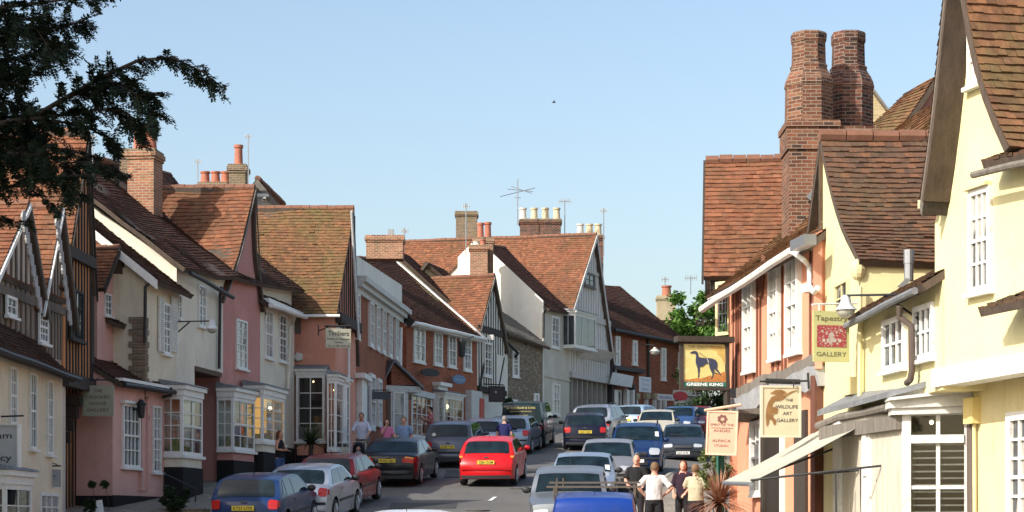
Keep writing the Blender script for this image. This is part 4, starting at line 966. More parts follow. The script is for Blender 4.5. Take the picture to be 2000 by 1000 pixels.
# ------------------------------------------------------------------ RIGHT SIDE
# R4 orange timber framed shop
F = facepx(1604, 36.2, 1428, 42.5); FR4 = F
r = root_at(F, 'shop', 'bright orange timber framed shop with tall white sash windows, long white gutter and mossy roof', 'shop', HG)
zA, zB = F.z(1597, 476), F.z(1428, 565); dr = 3.0
zj0, zj1 = F.z(1597, 700), F.z(1428, 768)
mb = MB(); mb.prism([F.p(0, zj0-.1), F.p(F.L, zj1-.1), F.p(F.L, zB+.2), F.p(0, zA+.2)], -F.n*5.5); mb.build('wall', P_ORANGE, r)
mb = MB(); mb.prism([F.p(0, gnd(F)-1.5, -.12), F.p(F.L-.05, gnd(F)-1.5, -.12), F.p(F.L-.05, zj1-.1, -.12), F.p(0, zj0-.1, -.12)], -F.n*5.2); mb.build('ground_floor_wall', P_ORANGE, r)
rb = MB(); roof_patch(rb, F.p(-.1, zA+3.1, -dr), F.p(F.L+.3, zB+3.1, -dr), F.p(-.1, zA-.12, .38), F.p(F.L+.6, zB-.12, .38), .13, .15, und=.10, bell=.1)
roof_patch(rb, F.p(-.1, zA+3.1, -dr), F.p(F.L+.3, zB+3.1, -dr), F.p(-.1, zA+.5, -6), F.p(F.L+.3, zB+.5, -6), .3, .4)
rb.build('roof', [T_ORM, UNDER, RIDGE], r)
def zl(px): t = F.u(px)/F.L; return zj0+(zj1-zj0)*t
sb = MB(); kt = lambda u: zA+(zB-zA)*u/F.L; kb = lambda u: zj0+(zj1-zj0)*u/F.L
for x, w_ in ((1597,.11),(1584,.08),(1536,.10),(1529,.07),(1521,.10),(1510,.12),(1486,.09),(1480,.09),(1473.5,.09),(1458,.08),(1452,.10),(1448,.08),(1443,.09),(1438.5,.08),(1433,.07)):
    u = F.u(x); l = (rng.random()-.5)*.05
    c = [(u-w_/2-l, kb(u)), (u+w_/2-l, kb(u)), (u+w_/2+l, kt(u)), (u-w_/2+l, kt(u))]
    sb.hexa([F.p(a, z, -.01) for a, z in c]+[F.p(a, z, .02+.012*rng.random()) for a, z in c])
F.bar(sb, (F.u(1495), F.z(1495, 500)), (F.u(1488), F.z(1488, 580)), .25, .02, .05); F.bar(sb, (F.u(1456), F.z(1456, 545)), (F.u(1450), F.z(1450, 605)), .22, .02, .05)
sb.build('timber_frame', wood('russet_oak', (.20,.075,.04), .4), r)
for x0, x1, yt, yb in ((1598, 1541, 488, 690),): pass
for x1, x0, yt, yb in ((1542, 1566, 492, 686), (1508.5, 1527, 512, 698), (1458, 1477, 546, 722)):
    u0, u1 = sorted((F.u(x1), F.u(x0))); window(r, F, 0, 0, 0, 0, 2, 4, glass=GL, case=.09, proud=.10, uz=(u0, u1, F.z(x0, yb), F.z(x0, yt)))
# jetty beam and lead flashing
jb = MB(); n = 14
def wav(u): return .03*math.sin(u*2.1)+.02*math.sin(u*5.3)
for i in range(n):
    a, b = F.L*i/n, F.L*(i+1)/n
    q = [(a, kb(a)-.14+wav(a)), (b, kb(b)-.14+wav(b)), (b, kb(b)+.06+wav(b)), (a, kb(a)+.06+wav(a))]
    jb.hexa([F.p(x, z, -.1) for x, z in q]+[F.p(x, z, .07) for x, z in q])
jb.build('jetty_beam', OAKG, r)
jb = MB()
for i in range(n):
    a, b = F.L*i/n, F.L*(i+1)/n; h = lambda u: .34+.05*math.sin(u*3.1)+.03*math.sin(u*9)
    q = [(a, kb(a)-.16+wav(a)-h(a)), (b, kb(b)-.16+wav(b)-h(b)), (b, kb(b)-.15+wav(b)), (a, kb(a)-.15+wav(a))]
    jb.hexa([F.p(q[0][0], q[0][1], -.12), F.p(q[1][0], q[1][1], -.12), F.p(q[2][0], q[2][1], -.12), F.p(q[3][0], q[3][1], -.12), F.p(q[0][0], q[0][1], .03), F.p(q[1][0], q[1][1], .03), F.p(q[2][0], q[2][1], .12), F.p(q[3][0], q[3][1], .12)])
jb.build('lead_flashing', paint('weathered_lead', (.42,.43,.44), .6, .3, (.25,.25,.26)), r)
a_, b_ = F.p(F.u(1592), F.z(1592, 468, .42), .42), F.p(F.L+.85, F.z(1428, 577, .42)-.02, .42)
gutter(r, a_, b_, WHITE, .075)
sb = MB(); sb.hexa([F.p(0, zA-.06, 0), F.p(F.L+.6, zB-.06, 0), F.p(F.L+.6, zB-.16, .36), F.p(0, zA-.16, .36), F.p(0, zA-.02, 0), F.p(F.L+.6, zB-.02, 0), F.p(F.L+.6, zB-.12, .36), F.p(0, zA-.12, .36)]); sb.build('soffit', WHITE, r)
hb = MB(); q = F.q(1572, 468, .5); F.box(hb, F.u(1587, .4), F.u(1559, .4), q[1]-.1, q[1]+.08, .33, .55); hb.build('hopper', METAL, r)
downpipe(r, F, [(1550, 476, .42), (1551, 494, .42), (1570, 508, .3), (1581, 520, .14), (1582, 560, .14), (1590, 571, .14), (1597, 562, .14)], WHITE, .05)
hb = MB(); F.box(hb, F.u(1597), F.u(1588), F.z(1592, 572), F.z(1592, 555), .05, .22); hb.build('hopper', WHITE, r)
# ground floor openings
def gfbox(nm, mat, x0, x1, yt, yb, d0, d1):
    m_ = MB(); u0, u1 = F.u(x0), F.u(x1); F.box(m_, u0, u1, F.z(x0, yb), F.z(x0, yt), d0-.12, d1-.12); return m_.build(nm, mat, r)
gfbox('door', flat('black_door', (.03,.025,.02), .5), 1518, 1486, 815, 1040, .0, .05); gfbox('door_jamb', WHITE, 1521, 1518, 852, 1040, 0, .08)
gfbox('door_frame', OAK, 1488, 1483, 790, 1040, 0, .1)
window(r, F, 0, 0, 0, 0, 2, 4, case=.08, d=-.12, proud=.1, uz=(F.u(1482), F.u(1461), F.z(1470, 966), F.z(1470, 822)))
gfbox('door', OAK, 1566, 1544, 800, 1060, 0, .06); gfbox('door_frame', wood('russet_post', (.16,.06,.035)), 1600, 1591, 712, 1060, .0, .2)
hb = MB(); a0 = F.q(1486, 795, .5); 
hb.hexa([F.p(F.u(1486), F.z(1486, 810), -.1), F.p(F.u(1455), F.z(1455, 826), -.1), F.p(F.u(1455), F.z(1455, 822), .45), F.p(F.u(1486), F.z(1486, 806), .45), F.p(F.u(1486), F.z(1486, 796), -.1), F.p(F.u(1455), F.z(1455, 808), -.1), F.p(F.u(1455), F.z(1455, 815), .45), F.p(F.u(1486), F.z(1486, 800), .45)]); hb.build('door_hood', OAKG, r)
hb = MB(); hb.tube([F.p(F.u(1478), F.z(1478, 1000), .6), F.p(F.u(1470), F.z(1470, 975), .6), F.p(F.u(1440), F.z(1440, 1000), .6)], .015)
for x in (1475, 1462, 1450): hb.tube([F.p(F.u(x), F.z(x, 1030), .6), F.p(F.u(x), F.z(x, 982), .6)], .012)
hb.build('handrail', BLACK, r)
# salmon brick flank at near end
lb = MB(); lb.prism([PX(1588, 480, 36.15), PX(1606, 462, 36.15), PX(1606, 720, 36.15), PX(1592, 720, 36.15)], (0, .04, 0)); lb.build('flank_wall', P_SAL, r)
# R5 gable beyond with orange tiled slope
F = facepx(1417, 44.0, 1392, 47.5); FR5 = F
F = Face((PX(1425,0,44.0).x, 44.0), (PX(1427,0,48.2).x, 48.2)); F.n = -F.n if F.n.x > 0 else F.n
r = root_at(F, 'house', 'house with large orange tiled roof slope and open leaded casement beyond the orange shop', 'house', HG)
zr = ZP(316, 45.8); zE = ZP(528, 44.2)
crosswing(r, F, 0, 2.0, 4.2, gnd(F)-1, zE, zr, zE, 8.0, P_ORANGE, T_OR, oh=.2, vo=.55, gauge=.13, tw=.15, und=.07, barge=OAK, bw=.16)
jb = MB(); F.box(jb, 0, 4.2, zE-.45, zE-.15, 0, .4); 
for k in range(5): F.box(jb, .2+k*.9, .35+k*.9, zE-.3, zE, .0, .44)
jb.build('jetty_beam', OAK, r)
# open casement
c = Face((PX(1400, 0, 43.4).x, 43.4), (PX(1426, 0, 43.1).x, 43.1))
cs = thing('casement_window', 'open leaded casement window with cream frame swung out over the pub sign', 'window', c.p(0, c.z(1400, 655)))
fm = MB(); u0, u1 = c.u(1398), c.u(1424); z0, z1 = c.z(1400, 655), c.z(1400, 552)
c.box(fm, u0, u0+.07, z0, z1, -.02, .02); c.box(fm, u1-.03, u1, z0, z1, -.02, .02); c.box(fm, u0, u1, z1-.06, z1+.01, -.021, .021); c.box(fm, u0, u1, z0-.01, z0+.06, -.021, .021); fm.build('window_frame', P_YEL2, cs)
pm = MB(); pm.face([c.p(u0+.05, z0+.05), c.p(u1-.02, z0+.05), c.p(u1-.02, z1-.05), c.p(u0+.05, z1-.05)]); pm.build('pane', SHOPG, cs)
lm = MB()
for i in range(1, 4): u = u0+(u1-u0)*i/4; c.box(lm, u-.006, u+.006, z0, z1, -.008, .008)
for i in range(1, 5): z = z0+(z1-z0)*i/5; c.box(lm, u0, u1, z-.006, z+.006, -.007, .007)
lm.build('leading', METAL, cs)
# tudor chimney
r = thing('chimney_stack', 'massive brick chimney with two octagonal shafts, the right one blackened with soot', 'chimney', (6.0, 42, gz(6, 42)))
Y = 41.0
def octo(name, px, w0, prof, mat, Yc):
    mb = MB(); X = (px-CX)/FPX*Yc
    mb.lathe([(rr/FPX*Yc*.5/math.cos(math.pi/8), ZP(y, Yc)) for y, rr in prof], (X, Yc+.4, 0), 8); return mb.build(name, mat, r)
octo('octagonal_shaft', 1585, 0, [(240,90),(166,88),(160,92),(150,88),(142,82),(128,68),(122,70),(118,64),(78,62),(74,66),(60,68),(56,62),(55.5,40)], B_TUDOR, Y)
octo('octagonal_shaft', 1663, 0, [(270,92),(172,92),(166,96),(156,92),(146,84),(132,68),(126,70),(122,62),(80,60),(76,64),(60,64),(56,60),(55.5,40)], B_TUDORD, Y+.9)
mb = MB(); 
def pxbox(mb, x0, x1, yt, yb, Y0, dp, mi=0): mb.box((x0-CX)/FPX*Y0, (x1-CX)/FPX*Y0, Y0, Y0+dp, ZP(yb, Y0), ZP(yt, Y0), mi)
pxbox(mb, 1538, 1640, 240, 290, Y-.3, 1.2); pxbox(mb, 1541, 1618, 290, 560, Y-.25, 1.1); pxbox(mb, 1538-2, 1640+2, 234, 246, Y-.34, 1.28)
pxbox(mb, 1640, 1712, 246, 400, Y+.4, 1.2); mb.build('stack_base', B_TUDOR, r)
mb = MB(); mb.prism([PX(1575, 385, 40.6), PX(1600, 352, 40.6), PX(1606, 360, 40.6), PX(1584, 392, 40.6)], (0, .1, 0)); mb.build('lead_flashing', LEAD, r)
# R6 roofs behind
r = thing('house', 'salmon rendered house behind, its roof and gable peak beside the octagonal shafts', 'house', (9, 47, gz(9, 47)), HG)
mb = MB(); mb.prism([PX(1738, 275, 47), PX(1822, 168, 47), PX(1850, 300, 47)], (.0, 3, 0)); mb.build('gable', P_SAL, r)
mb = MB(); roof_patch(mb, PX(1830, 148, 46.7), PX(1770, 180, 49.5), PX(1742, 268, 46.7), PX(1660, 275, 49.5), .11, .17, und=.08); mb.build('roof', [T_ORM, UNDER, RIDGE], r)
r = thing('house', 'distant yellow brick gable peak seen between chimney and salmon house', 'house', (10, 55, gz(10, 55)), HG)
mb = MB(); mb.prism([PX(1690, 155, 54), PX(1744, 228, 54), PX(1744, 290, 54), PX(1640, 290, 54), PX(1640, 228, 54)], (0, 4, 0)); mb.build('gable', brick('buff_brick', [(.45,.34,.16),(.55,.44,.24)], (.5,.45,.35)), r)
mb = MB(); mb.prism([PX(1690, 149, 53.8), PX(1746, 226, 53.8), PX(1746, 232, 53.8), PX(1690, 157, 53.8)], (0, 4.4, 0)); mb.build('roof', T_SLATE, r)
# R2 tapestry gallery: yellow cross wing
F = Face((PX(1682, 0, 33.5).x, 33.5), (PX(1607, 0, 36.4).x, 36.4)); FR2 = F
r = root_at(F, 'shop', 'yellow rendered gallery wing with steep curving red tiled roof facing down the street', 'shop', HG)
zr = F.z(1607, 275); zE = F.z(1676, 512)
ua = F.L-.05
mb = MB(); pts = [(0, gnd(F)-2), (F.L, gnd(F)-2), (F.L, zr), (ua, zr)]
n = 8
for i in range(1, n+1):
    t = i/n; pts.append((ua*(1-t), zr+(zE-zr)*t-.08-.33*math.sin(math.pi*t)*math.hypot(ua, zr-zE)/ua*.8))
mb.prism([F.p(u, z) for u, z in pts], -F.n*7.5); mb.build('wall', P_YEL, r)
rb = MB(); e = .1
roof_patch(rb, F.p(ua, zr+e, .06), F.p(ua, zr+e, -8), F.p(-.12, zE+e-.15, .06), F.p(-.12, zE+e-.15, -8), .135, .15, bell=.24, und=.06, lift=.034, ragged=.022)
roof_patch(rb, F.p(ua, zr+e, .06), F.p(ua, zr+e, -8), F.p(F.L+2.2, zE-.5, .06), F.p(F.L+2.2, zE-.5, -8), .3, .4)
ridge_tiles(rb, F.p(ua, zr+e, .08), F.p(ua, zr+e, -8), .12, seg=.45)
rb.build('roof', [T_BR, UNDER, RIDGE], r)
vb = MB(); F.box(vb, F.L-.02, F.L+.12, zE-1.4, zr+.1, -.3, .05); vb.build('verge_tiles', T_BR, r)
window(r, F, 0, 0, 0, 0, 2, 2, sash=False, case=.05, mat=P_YEL2, uz=(F.u(1659), F.u(1634), F.z(1650, 612), F.z(1650, 548)))
nb = MB(); q = F.q(1666, 760); F.box(nb, F.u(1673), F.u(1658), F.z(1666, 772), F.z(1666, 738), 0, .12); nb.build('alarm_box', P_YEL2, r)
downpipe(r, F, [(1680, 560, .05), (1679, 790, .05)], P_YEL, .035)
kb_ = MB(); kb_.ball(F.p(.02, zE-.15, .05), .13, sc=(1, 1, 1.4)); kb_.build('kneeler', P_YEL2, r)
fb = MB(); fb.tube([PX(1775, 549, 32.6), PX(1775, 515, 32.6)], .075, 12); fb.tube([PX(1775, 515, 32.6), PX(1775, 488, 32.6)], .085, 12); 
fb.prism([PX(1753, 560, 32.5), PX(1768, 562, 32.5), PX(1780, 545, 32.5), PX(1770, 543, 32.5)], (0, .05, 0)); fb.build('flue', METAL, r)
# R3 yellow range with tilted windows
F = Face((PX(1828, 0, 29.8).x, 29.8), (PX(1684, 0, 33.6).x, 33.6)); FR3 = F
r = root_at(F, 'shop', 'yellow rendered shop range with two tilted white casements, small brown roof and cornered white shopfront', 'shop', HG)
zA, zB = F.z(1824, 558), F.z(1690, 622)
zc0 = F.z(1800, 770); mb = MB(); mb.prism([F.p(-.3, zc0), F.p(F.L, zc0), F.p(F.L, zB+.1), F.p(-.3, zA+.1)], -F.n*4); mb.build('wall', P_YEL, r)
mb = MB(); mb.prism([F.p(1.75, gnd(F)-2, -.05), F.p(F.L, gnd(F)-2, -.05), F.p(F.L, zc0, -.05), F.p(1.75, zc0, -.05)], -F.n*3.9); mb.build('ground_floor_wall', P_YEL2, r)
rb = MB(); roof_patch(rb, F.p(-.3, zA+1.2, -1.7), F.p(F.L+.0, zB+1.0, -1.6), F.p(-.3, zA-.02, .3), F.p(F.L+.05, zB-.05, .3), .1, .165, und=.06); rb.build('roof', [T_BR, UNDER, RIDGE], r)
gutter(r, F.p(-.1, zA-.1, .35), F.p(F.L+.05, zB-.14, .35), LEAD, .055)
for (x1, x0, yt, yb) in ((1728, 1771, 620, 722), (1789, 1826, 595, 702)):
    window(r, F, 0, 0, 0, 0, 3, 2, sash=False, case=.08, bar=.04, proud=.06, glass=GL, uz=(F.u(x0), F.u(x1), F.z((x0+x1)/2, yb), F.z((x0+x1)/2, yt)))
downpipe(r, F, [(1757, 598, .32), (1757, 620, .3), (1780, 636, .14), (1781, 725, .14), (1778, 742, .14), (1771, 748, .14)], flat('brown_pipe', (.11,.08,.065), .6), .05)
# shop canopy roof and corner shopfront (projecting)
def zc(px, py, d): return F.z(px, py, d)
pr = 1.15
ua, ub, uc = F.u(1598, pr), F.u(1735, pr), F.u(1895, pr)
z1 = F.z(1735, 775, pr); z0 = F.z(1598, 812, pr)
Q = Face((PX(1762, 0, 30.55).x, 30.55), (PX(1893, 0, 30.25).x, 30.25))
B = Face(tuple(Q.p(0, 0, 0).xy), (PX(1632, 0, 33.7).x, 33.7))
cb = MB(); fn, ff = PX(1735, 776, 30.4), PX(1596, 813, 34.6); bn, bf = PX(1838, 748, 30.2), PX(1690, 765, 34.0)
up_ = Vector((0, 0, .09)); cb.hexa([fn, ff, bf, bn, fn+up_, ff+up_, bf+up_, bn+up_]); cb.build('canopy_roof', LEAD, r)
cb = MB(); cb.prism([PX(1737, 779, 30.42), PX(1900, 762, 30.1), PX(1900, 792, 30.1), PX(1737, 797, 30.42)], (.02, .45, 0)); cb.prism([PX(1742, 797, 30.46), PX(1900, 792, 30.14), PX(1900, 806, 30.14), PX(1742, 810, 30.46)], (.02, .4, 0)); cb.prism([PX(1737, 776, 30.3), PX(1900, 758, 30.0), PX(1900, 764, 30.0), PX(1737, 782, 30.3)], (.02, .5, 0)); cb.build('cornice', OLDWHITE, r)
cb = MB(); cb.prism([PX(1740, 774, 30.5), PX(1838, 742, 30.3), PX(1900, 735, 30.2), PX(1900, 760, 30.2)], (.02, .5, 0)); cb.build('canopy_end', OLDWHITE, r)
cb = MB(); B.box(cb, 0, B.L+.6, z1-.34, z1-.12, -.1, .10); cb.build('cornice', OAKG, r)  # dark colour stands in for rolled cloth and the black shadows here
gb = MB(); gb.tube([PX(1598, 832, 34.4), PX(1640, 815, 33.4), PX(1690, 806, 32.2), PX(1733, 796, 30.9)], .07, 8); gb.build('rolled_awning', OAKG, r)
# corner shopfront: window plane facing down the street at the near end

QS = Q
u0, u1 = 0, Q.L; zt = Q.z(1765, 808); zg = gz(6, 30)-1
mb = MB(); Q.box(mb, 0, .13, zg, zt, -.1, .02); Q.box(mb, u1-.07, u1, zg, zt, -.1, .02); Q.box(mb, .13, u1-.07, zt-.03, zt+.06, -.1, .03); Q.box(mb, .13, u1-.07, Q.z(1780, 853)-.1, Q.z(1780, 850), -.1, .05); Q.box(mb, u0, u1, zg, zg+.8, -.1, .01)
Q.box(mb, .13, u1-.07, Q.z(1780, 951)-.035, Q.z(1780, 951)+.02, -.07, .0); um = Q.u(1832); Q.box(mb, um-.03, um+.03, zg+.8, zt-.03, -.08, -.01)
mb.build('shop_window_frame', OLDWHITE, r)
bl = MB(); 
for k in range(17):
    z = Q.z(1780, 868+k*13.2); Q.box(bl, .14, u1-.08, z-.012, z+.012, -.16, -.1)
bl.build('venetian_blind', P_WHITE, r)
gp = MB(); gp.face([Q.p(.1, zg+.8, -.05), Q.p(u1, zg+.8, -.05), Q.p(u1, zt, -.05), Q.p(.1, zt, -.05)]); gp.build('pane', SHOPG, r)
ib = MB(); ib.prism([Q.p(.1, zg, -.9), Q.p(u1, zg, -.9), Q.p(u1, zt, -.9), Q.p(.1, zt, -.9)], -Q.n*.05); ib.build('shop_interior', plaster('shop_back', (.30,.27,.21), .4), r)
lm = MB(); lm.ball(Q.p(Q.u(1815), Q.z(1815, 823), -.3), .035); lm.build('lamp', GLOW, r)
# boarded return, facing the street, from 1762 back to 1640
B = Face(tuple(Q.p(0, 0, 0).xy), (PX(1632, 0, 33.7).x, 33.7)); 
mb = MB(); mb.prism([B.p(.02, zg), B.p(B.L, zg), B.p(B.L, z0+.1), B.p(.02, z1-.1)], -B.n*.12)
for k in range(12): u = .08+B.L*k/12; B.box(mb, u, u+.02, zg, z1-.35, 0, .012)
mb.build('boarding', plaster('stone_boarding', (.56,.52,.43), .15), r)
mb = MB(); B.box(mb, B.u(1697), B.u(1690), B.z(1695, 930), B.z(1695, 845), .0, .06); B.box(mb, B.L-.35, B.L, zg, z0, -.1, .05); mb.build('pilaster', WHITE, r)
mb = MB(); B.box(mb, B.u(1702), B.u(1686), zg, B.z(1695, 835), -.02, .03); mb.build('door', P_WASH, r)
# cream awning
aw = thing('awning', 'sloping cream canvas awning with black folding arms in front of the orange shop', 'awning', (5, 33, gz(5, 33)))
A0, A1 = PX(1735, 800, 32.6), PX(1600, 838, 36.6); 
B0, B1 = PX(1466, 942, 31.8), PX(1413, 940, 35.6)
am = MB(); n = 8
P_ = [[A0.lerp(A1, i/n).lerp(B0.lerp(B1, i/n), j/6)+Vector((0,0,-.06*math.sin(math.pi*j/6)*(1 if 0<i<n else .6))) for i in range(n+1)] for j in range(7)]
am.grid(P_); am.grid([[p-Vector((0,0,.012)) for p in row] for row in P_], 0, True); am.build('canvas', plaster('canvas', (.46,.45,.37), .12), aw, smooth=True)
vm = MB(); vm.tube([B0+Vector((0,0,-.03)), B1+Vector((0,0,-.03))], .035); vm.build('front_bar', METAL, aw)
arm = MB()
for (a, b) in (((1466, 938, 31.8), (1762, 905, 31.4)), ((1600, 925, 33.0), (1755, 912, 32.0)), ((1470, 935, 33.6), (1700, 850, 34))): arm.tube([PX(*a), PX(*b)], .018)
for x, y in ((1632, 918), (1681, 915)): arm.tube([PX(x, y, 32.4), PX(x+2, 1060, 32.4)], .014)
arm.build('folding_arm', BLACK, aw)
# R1 big yellow gable
F = Face((PX(2075, 0, 26.4).x, 26.4), (PX(1826, 0, 29.8).x, 29.8)); FR1 = F
r = root_at(F, 'house', 'large yellow gabled house at the right edge with mossy tiles and white jetty beam', 'house', HG)
V = .42
def vq(px, py): return F.q(px, py, V)
apex = vq(1860, -170); ef = vq(1797, 398); en = vq(1962, 305)
zj = lambda px: F.z(px, 722-(px-1828)*.185)
mb = MB()
def arc(a, b, sag, n=8):
    c_ = abs(b[0]-a[0])/math.hypot(b[0]-a[0], b[1]-a[1]); return [(a[0]+(b[0]-a[0])*i/n, a[1]+(b[1]-a[1])*i/n-sag*math.sin(math.pi*i/n)/max(c_, .12)) for i in range(n+1)]
up = arc((F.L, ef[1]), (apex[0], apex[1]), .08)
dn = arc((apex[0], apex[1]), (en[0]-.1, en[1]), .30)
pts = [(0, F.z(2075, 680)), (F.L, F.z(1828, 722))]+up+dn[1:]+[(0, en[1]-.0)]
mb.prism([F.p(u, z-(.05 if z < pts[0][1]+1 else .22)) for u, z in pts], -F.n*6); mb.build('wall', P_YEL, r)
rb = MB()
def curved_slope(rb, a, b, sag, dback, mat_g=.1, fine=True):
    pass
roof_patch(rb, F.p(apex[0], apex[1]+.1, V), F.p(apex[0], apex[1]+.1, -7), F.p(en[0]-.1, en[1]+.1, V), F.p(en[0]-.1, en[1]+.1, -7), .135, .15, bell=.26, und=.06, lift=.034, ragged=.022, thick=.12)
roof_patch(rb, F.p(apex[0], apex[1]+.1, V), F.p(apex[0], apex[1]+.1, -7), F.p(ef[0]+.0, ef[1]+.05, V), F.p(ef[0], ef[1]+.05, -7), .135, .15, bell=.06, lift=.05, ragged=.022, thick=.10)
rb.build('roof', [T_ORM, UNDER, RIDGE], r)
bb = MB(); n = 8
pa = arc((ef[0], ef[1]-.02), (apex[0], apex[1]), .06)
for i in range(n):
    a, b = pa[i], pa[i+1]; bb.prism([F.p(a[0], a[1]-.02, V-.02), F.p(b[0], b[1]-.02, V-.02), F.p(b[0]-.0, b[1]-.15, V-.05), F.p(a[0]-.0, a[1]-.15, V-.05)], F.n*.03)
bb.build('bargeboard', OAKG, r)
sb = MB()
for i in range(n):
    a, b = pa[i], pa[i+1]; sb.hexa([F.p(a[0]-.02, a[1]-.14, 0), F.p(b[0]-.02, b[1]-.14, 0), F.p(b[0]-.02, b[1]-.14, V-.03), F.p(a[0]-.02, a[1]-.14, V-.03), F.p(a[0], a[1]-.1, 0), F.p(b[0], b[1]-.1, 0), F.p(b[0], b[1]-.1, V-.03), F.p(a[0], a[1]-.1, V-.03)])
sb.build('soffit', OAK, r)
kb2 = MB(); F.box(kb2, F.L-.22, F.L+.03, F.z(1815, 412), F.z(1815, 396), 0, .26); kb2.build('kneeler', P_YEL2, r)
window(r, F, 0, 0, 0, 0, 3, 4, case=.08, bar=.035, proud=.06, glass=GLC, uz=(F.u(1939), F.u(1897), F.z(1918, 570), F.z(1918, 368)))
hm = MB(); F.box(hm, F.u(1938), F.u(1894), F.z(1915, 368), F.z(1915, 361), 0, .12); hm.build('window_hood', P_YEL2, r)
window(r, F, 0, 0, 0, 0, 2, 3, case=.07, bar=.035, proud=.06, glass=GLC, uz=(F.u(1917), F.u(1895), F.z(1903, 168), F.z(1903, 30)))
# lower roof piece right with gutter
rb = MB(); roof_patch(rb, F.p(F.u(1985), F.z(1985, 262), -.6), F.p(-.4, F.z(2075, 235), -.6), F.p(F.u(1962), F.z(1962, 318), .35), F.p(-.4, F.z(2075, 300), .35), .12, .15); rb.build('lower_roof', [T_BR, UNDER, RIDGE], r); rb = MB()
roof_patch(rb, F.p(F.u(2000), F.z(2000, 575), .1), F.p(-.4, F.z(2075, 540), .1), F.p(F.u(1975), F.z(1975, 603), .5), F.p(-.4, F.z(2075, 585), .5), .12, .15)
rb.build('lower_roof', [T_BR, UNDER, RIDGE], r)
gutter(r, F.p(F.u(1952), F.z(1952, 324, .4), .4), F.p(-.4, F.z(2075, 300, .4), .4), OAKG, .05)
# jetty beam and ground floor wall
jb = MB(); a, b = F.z(1828, 722), F.z(2075, 676)
jb.hexa([F.p(F.L+.0, a-.26, -.3), F.p(-.2, b-.26, -.3), F.p(-.2, b-.26, .06), F.p(F.L+.0, a-.26, .06), F.p(F.L, a, -.3), F.p(-.2, b, -.3), F.p(-.2, b, .06), F.p(F.L, a, .06)]); jb.build('jetty_beam', WHITE, r)
F2 = Face(tuple(F.p(0, 0, -.62).xy), tuple(F.p(F.L, 0, -.62).xy))
mb = MB(); F2.box(mb, -.3, F2.L-.0, gnd(F)-2, a-.2, -4.5, 0); mb.build('ground_floor_wall', P_YEL2, r)
window(r, F2, 0, 0, 0, 0, 4, 6, case=.12, bar=.04, proud=.07, glass=GLC, uz=(F2.u(2055), F2.u(1972), F2.z(1985, 1060), F2.z(1985, 805)))
ab = MB(); F2.box(ab, F2.u(1916), F2.u(1898), F2.z(1905, 828), F2.z(1905, 778), .0, .14); ab.build('alarm_box', plaster('yellow_plastic', (.75,.60,.25), .05), r)
downpipe(r, F2, [(1903, 828, .05), (1904, 1080, .05)], P_YEL2, .03)
downpipe(r, F2, [(1896, 830, .02), (1897, 1080, .02)], flat('brown_pipe2', (.11,.08,.065), .6), .06)
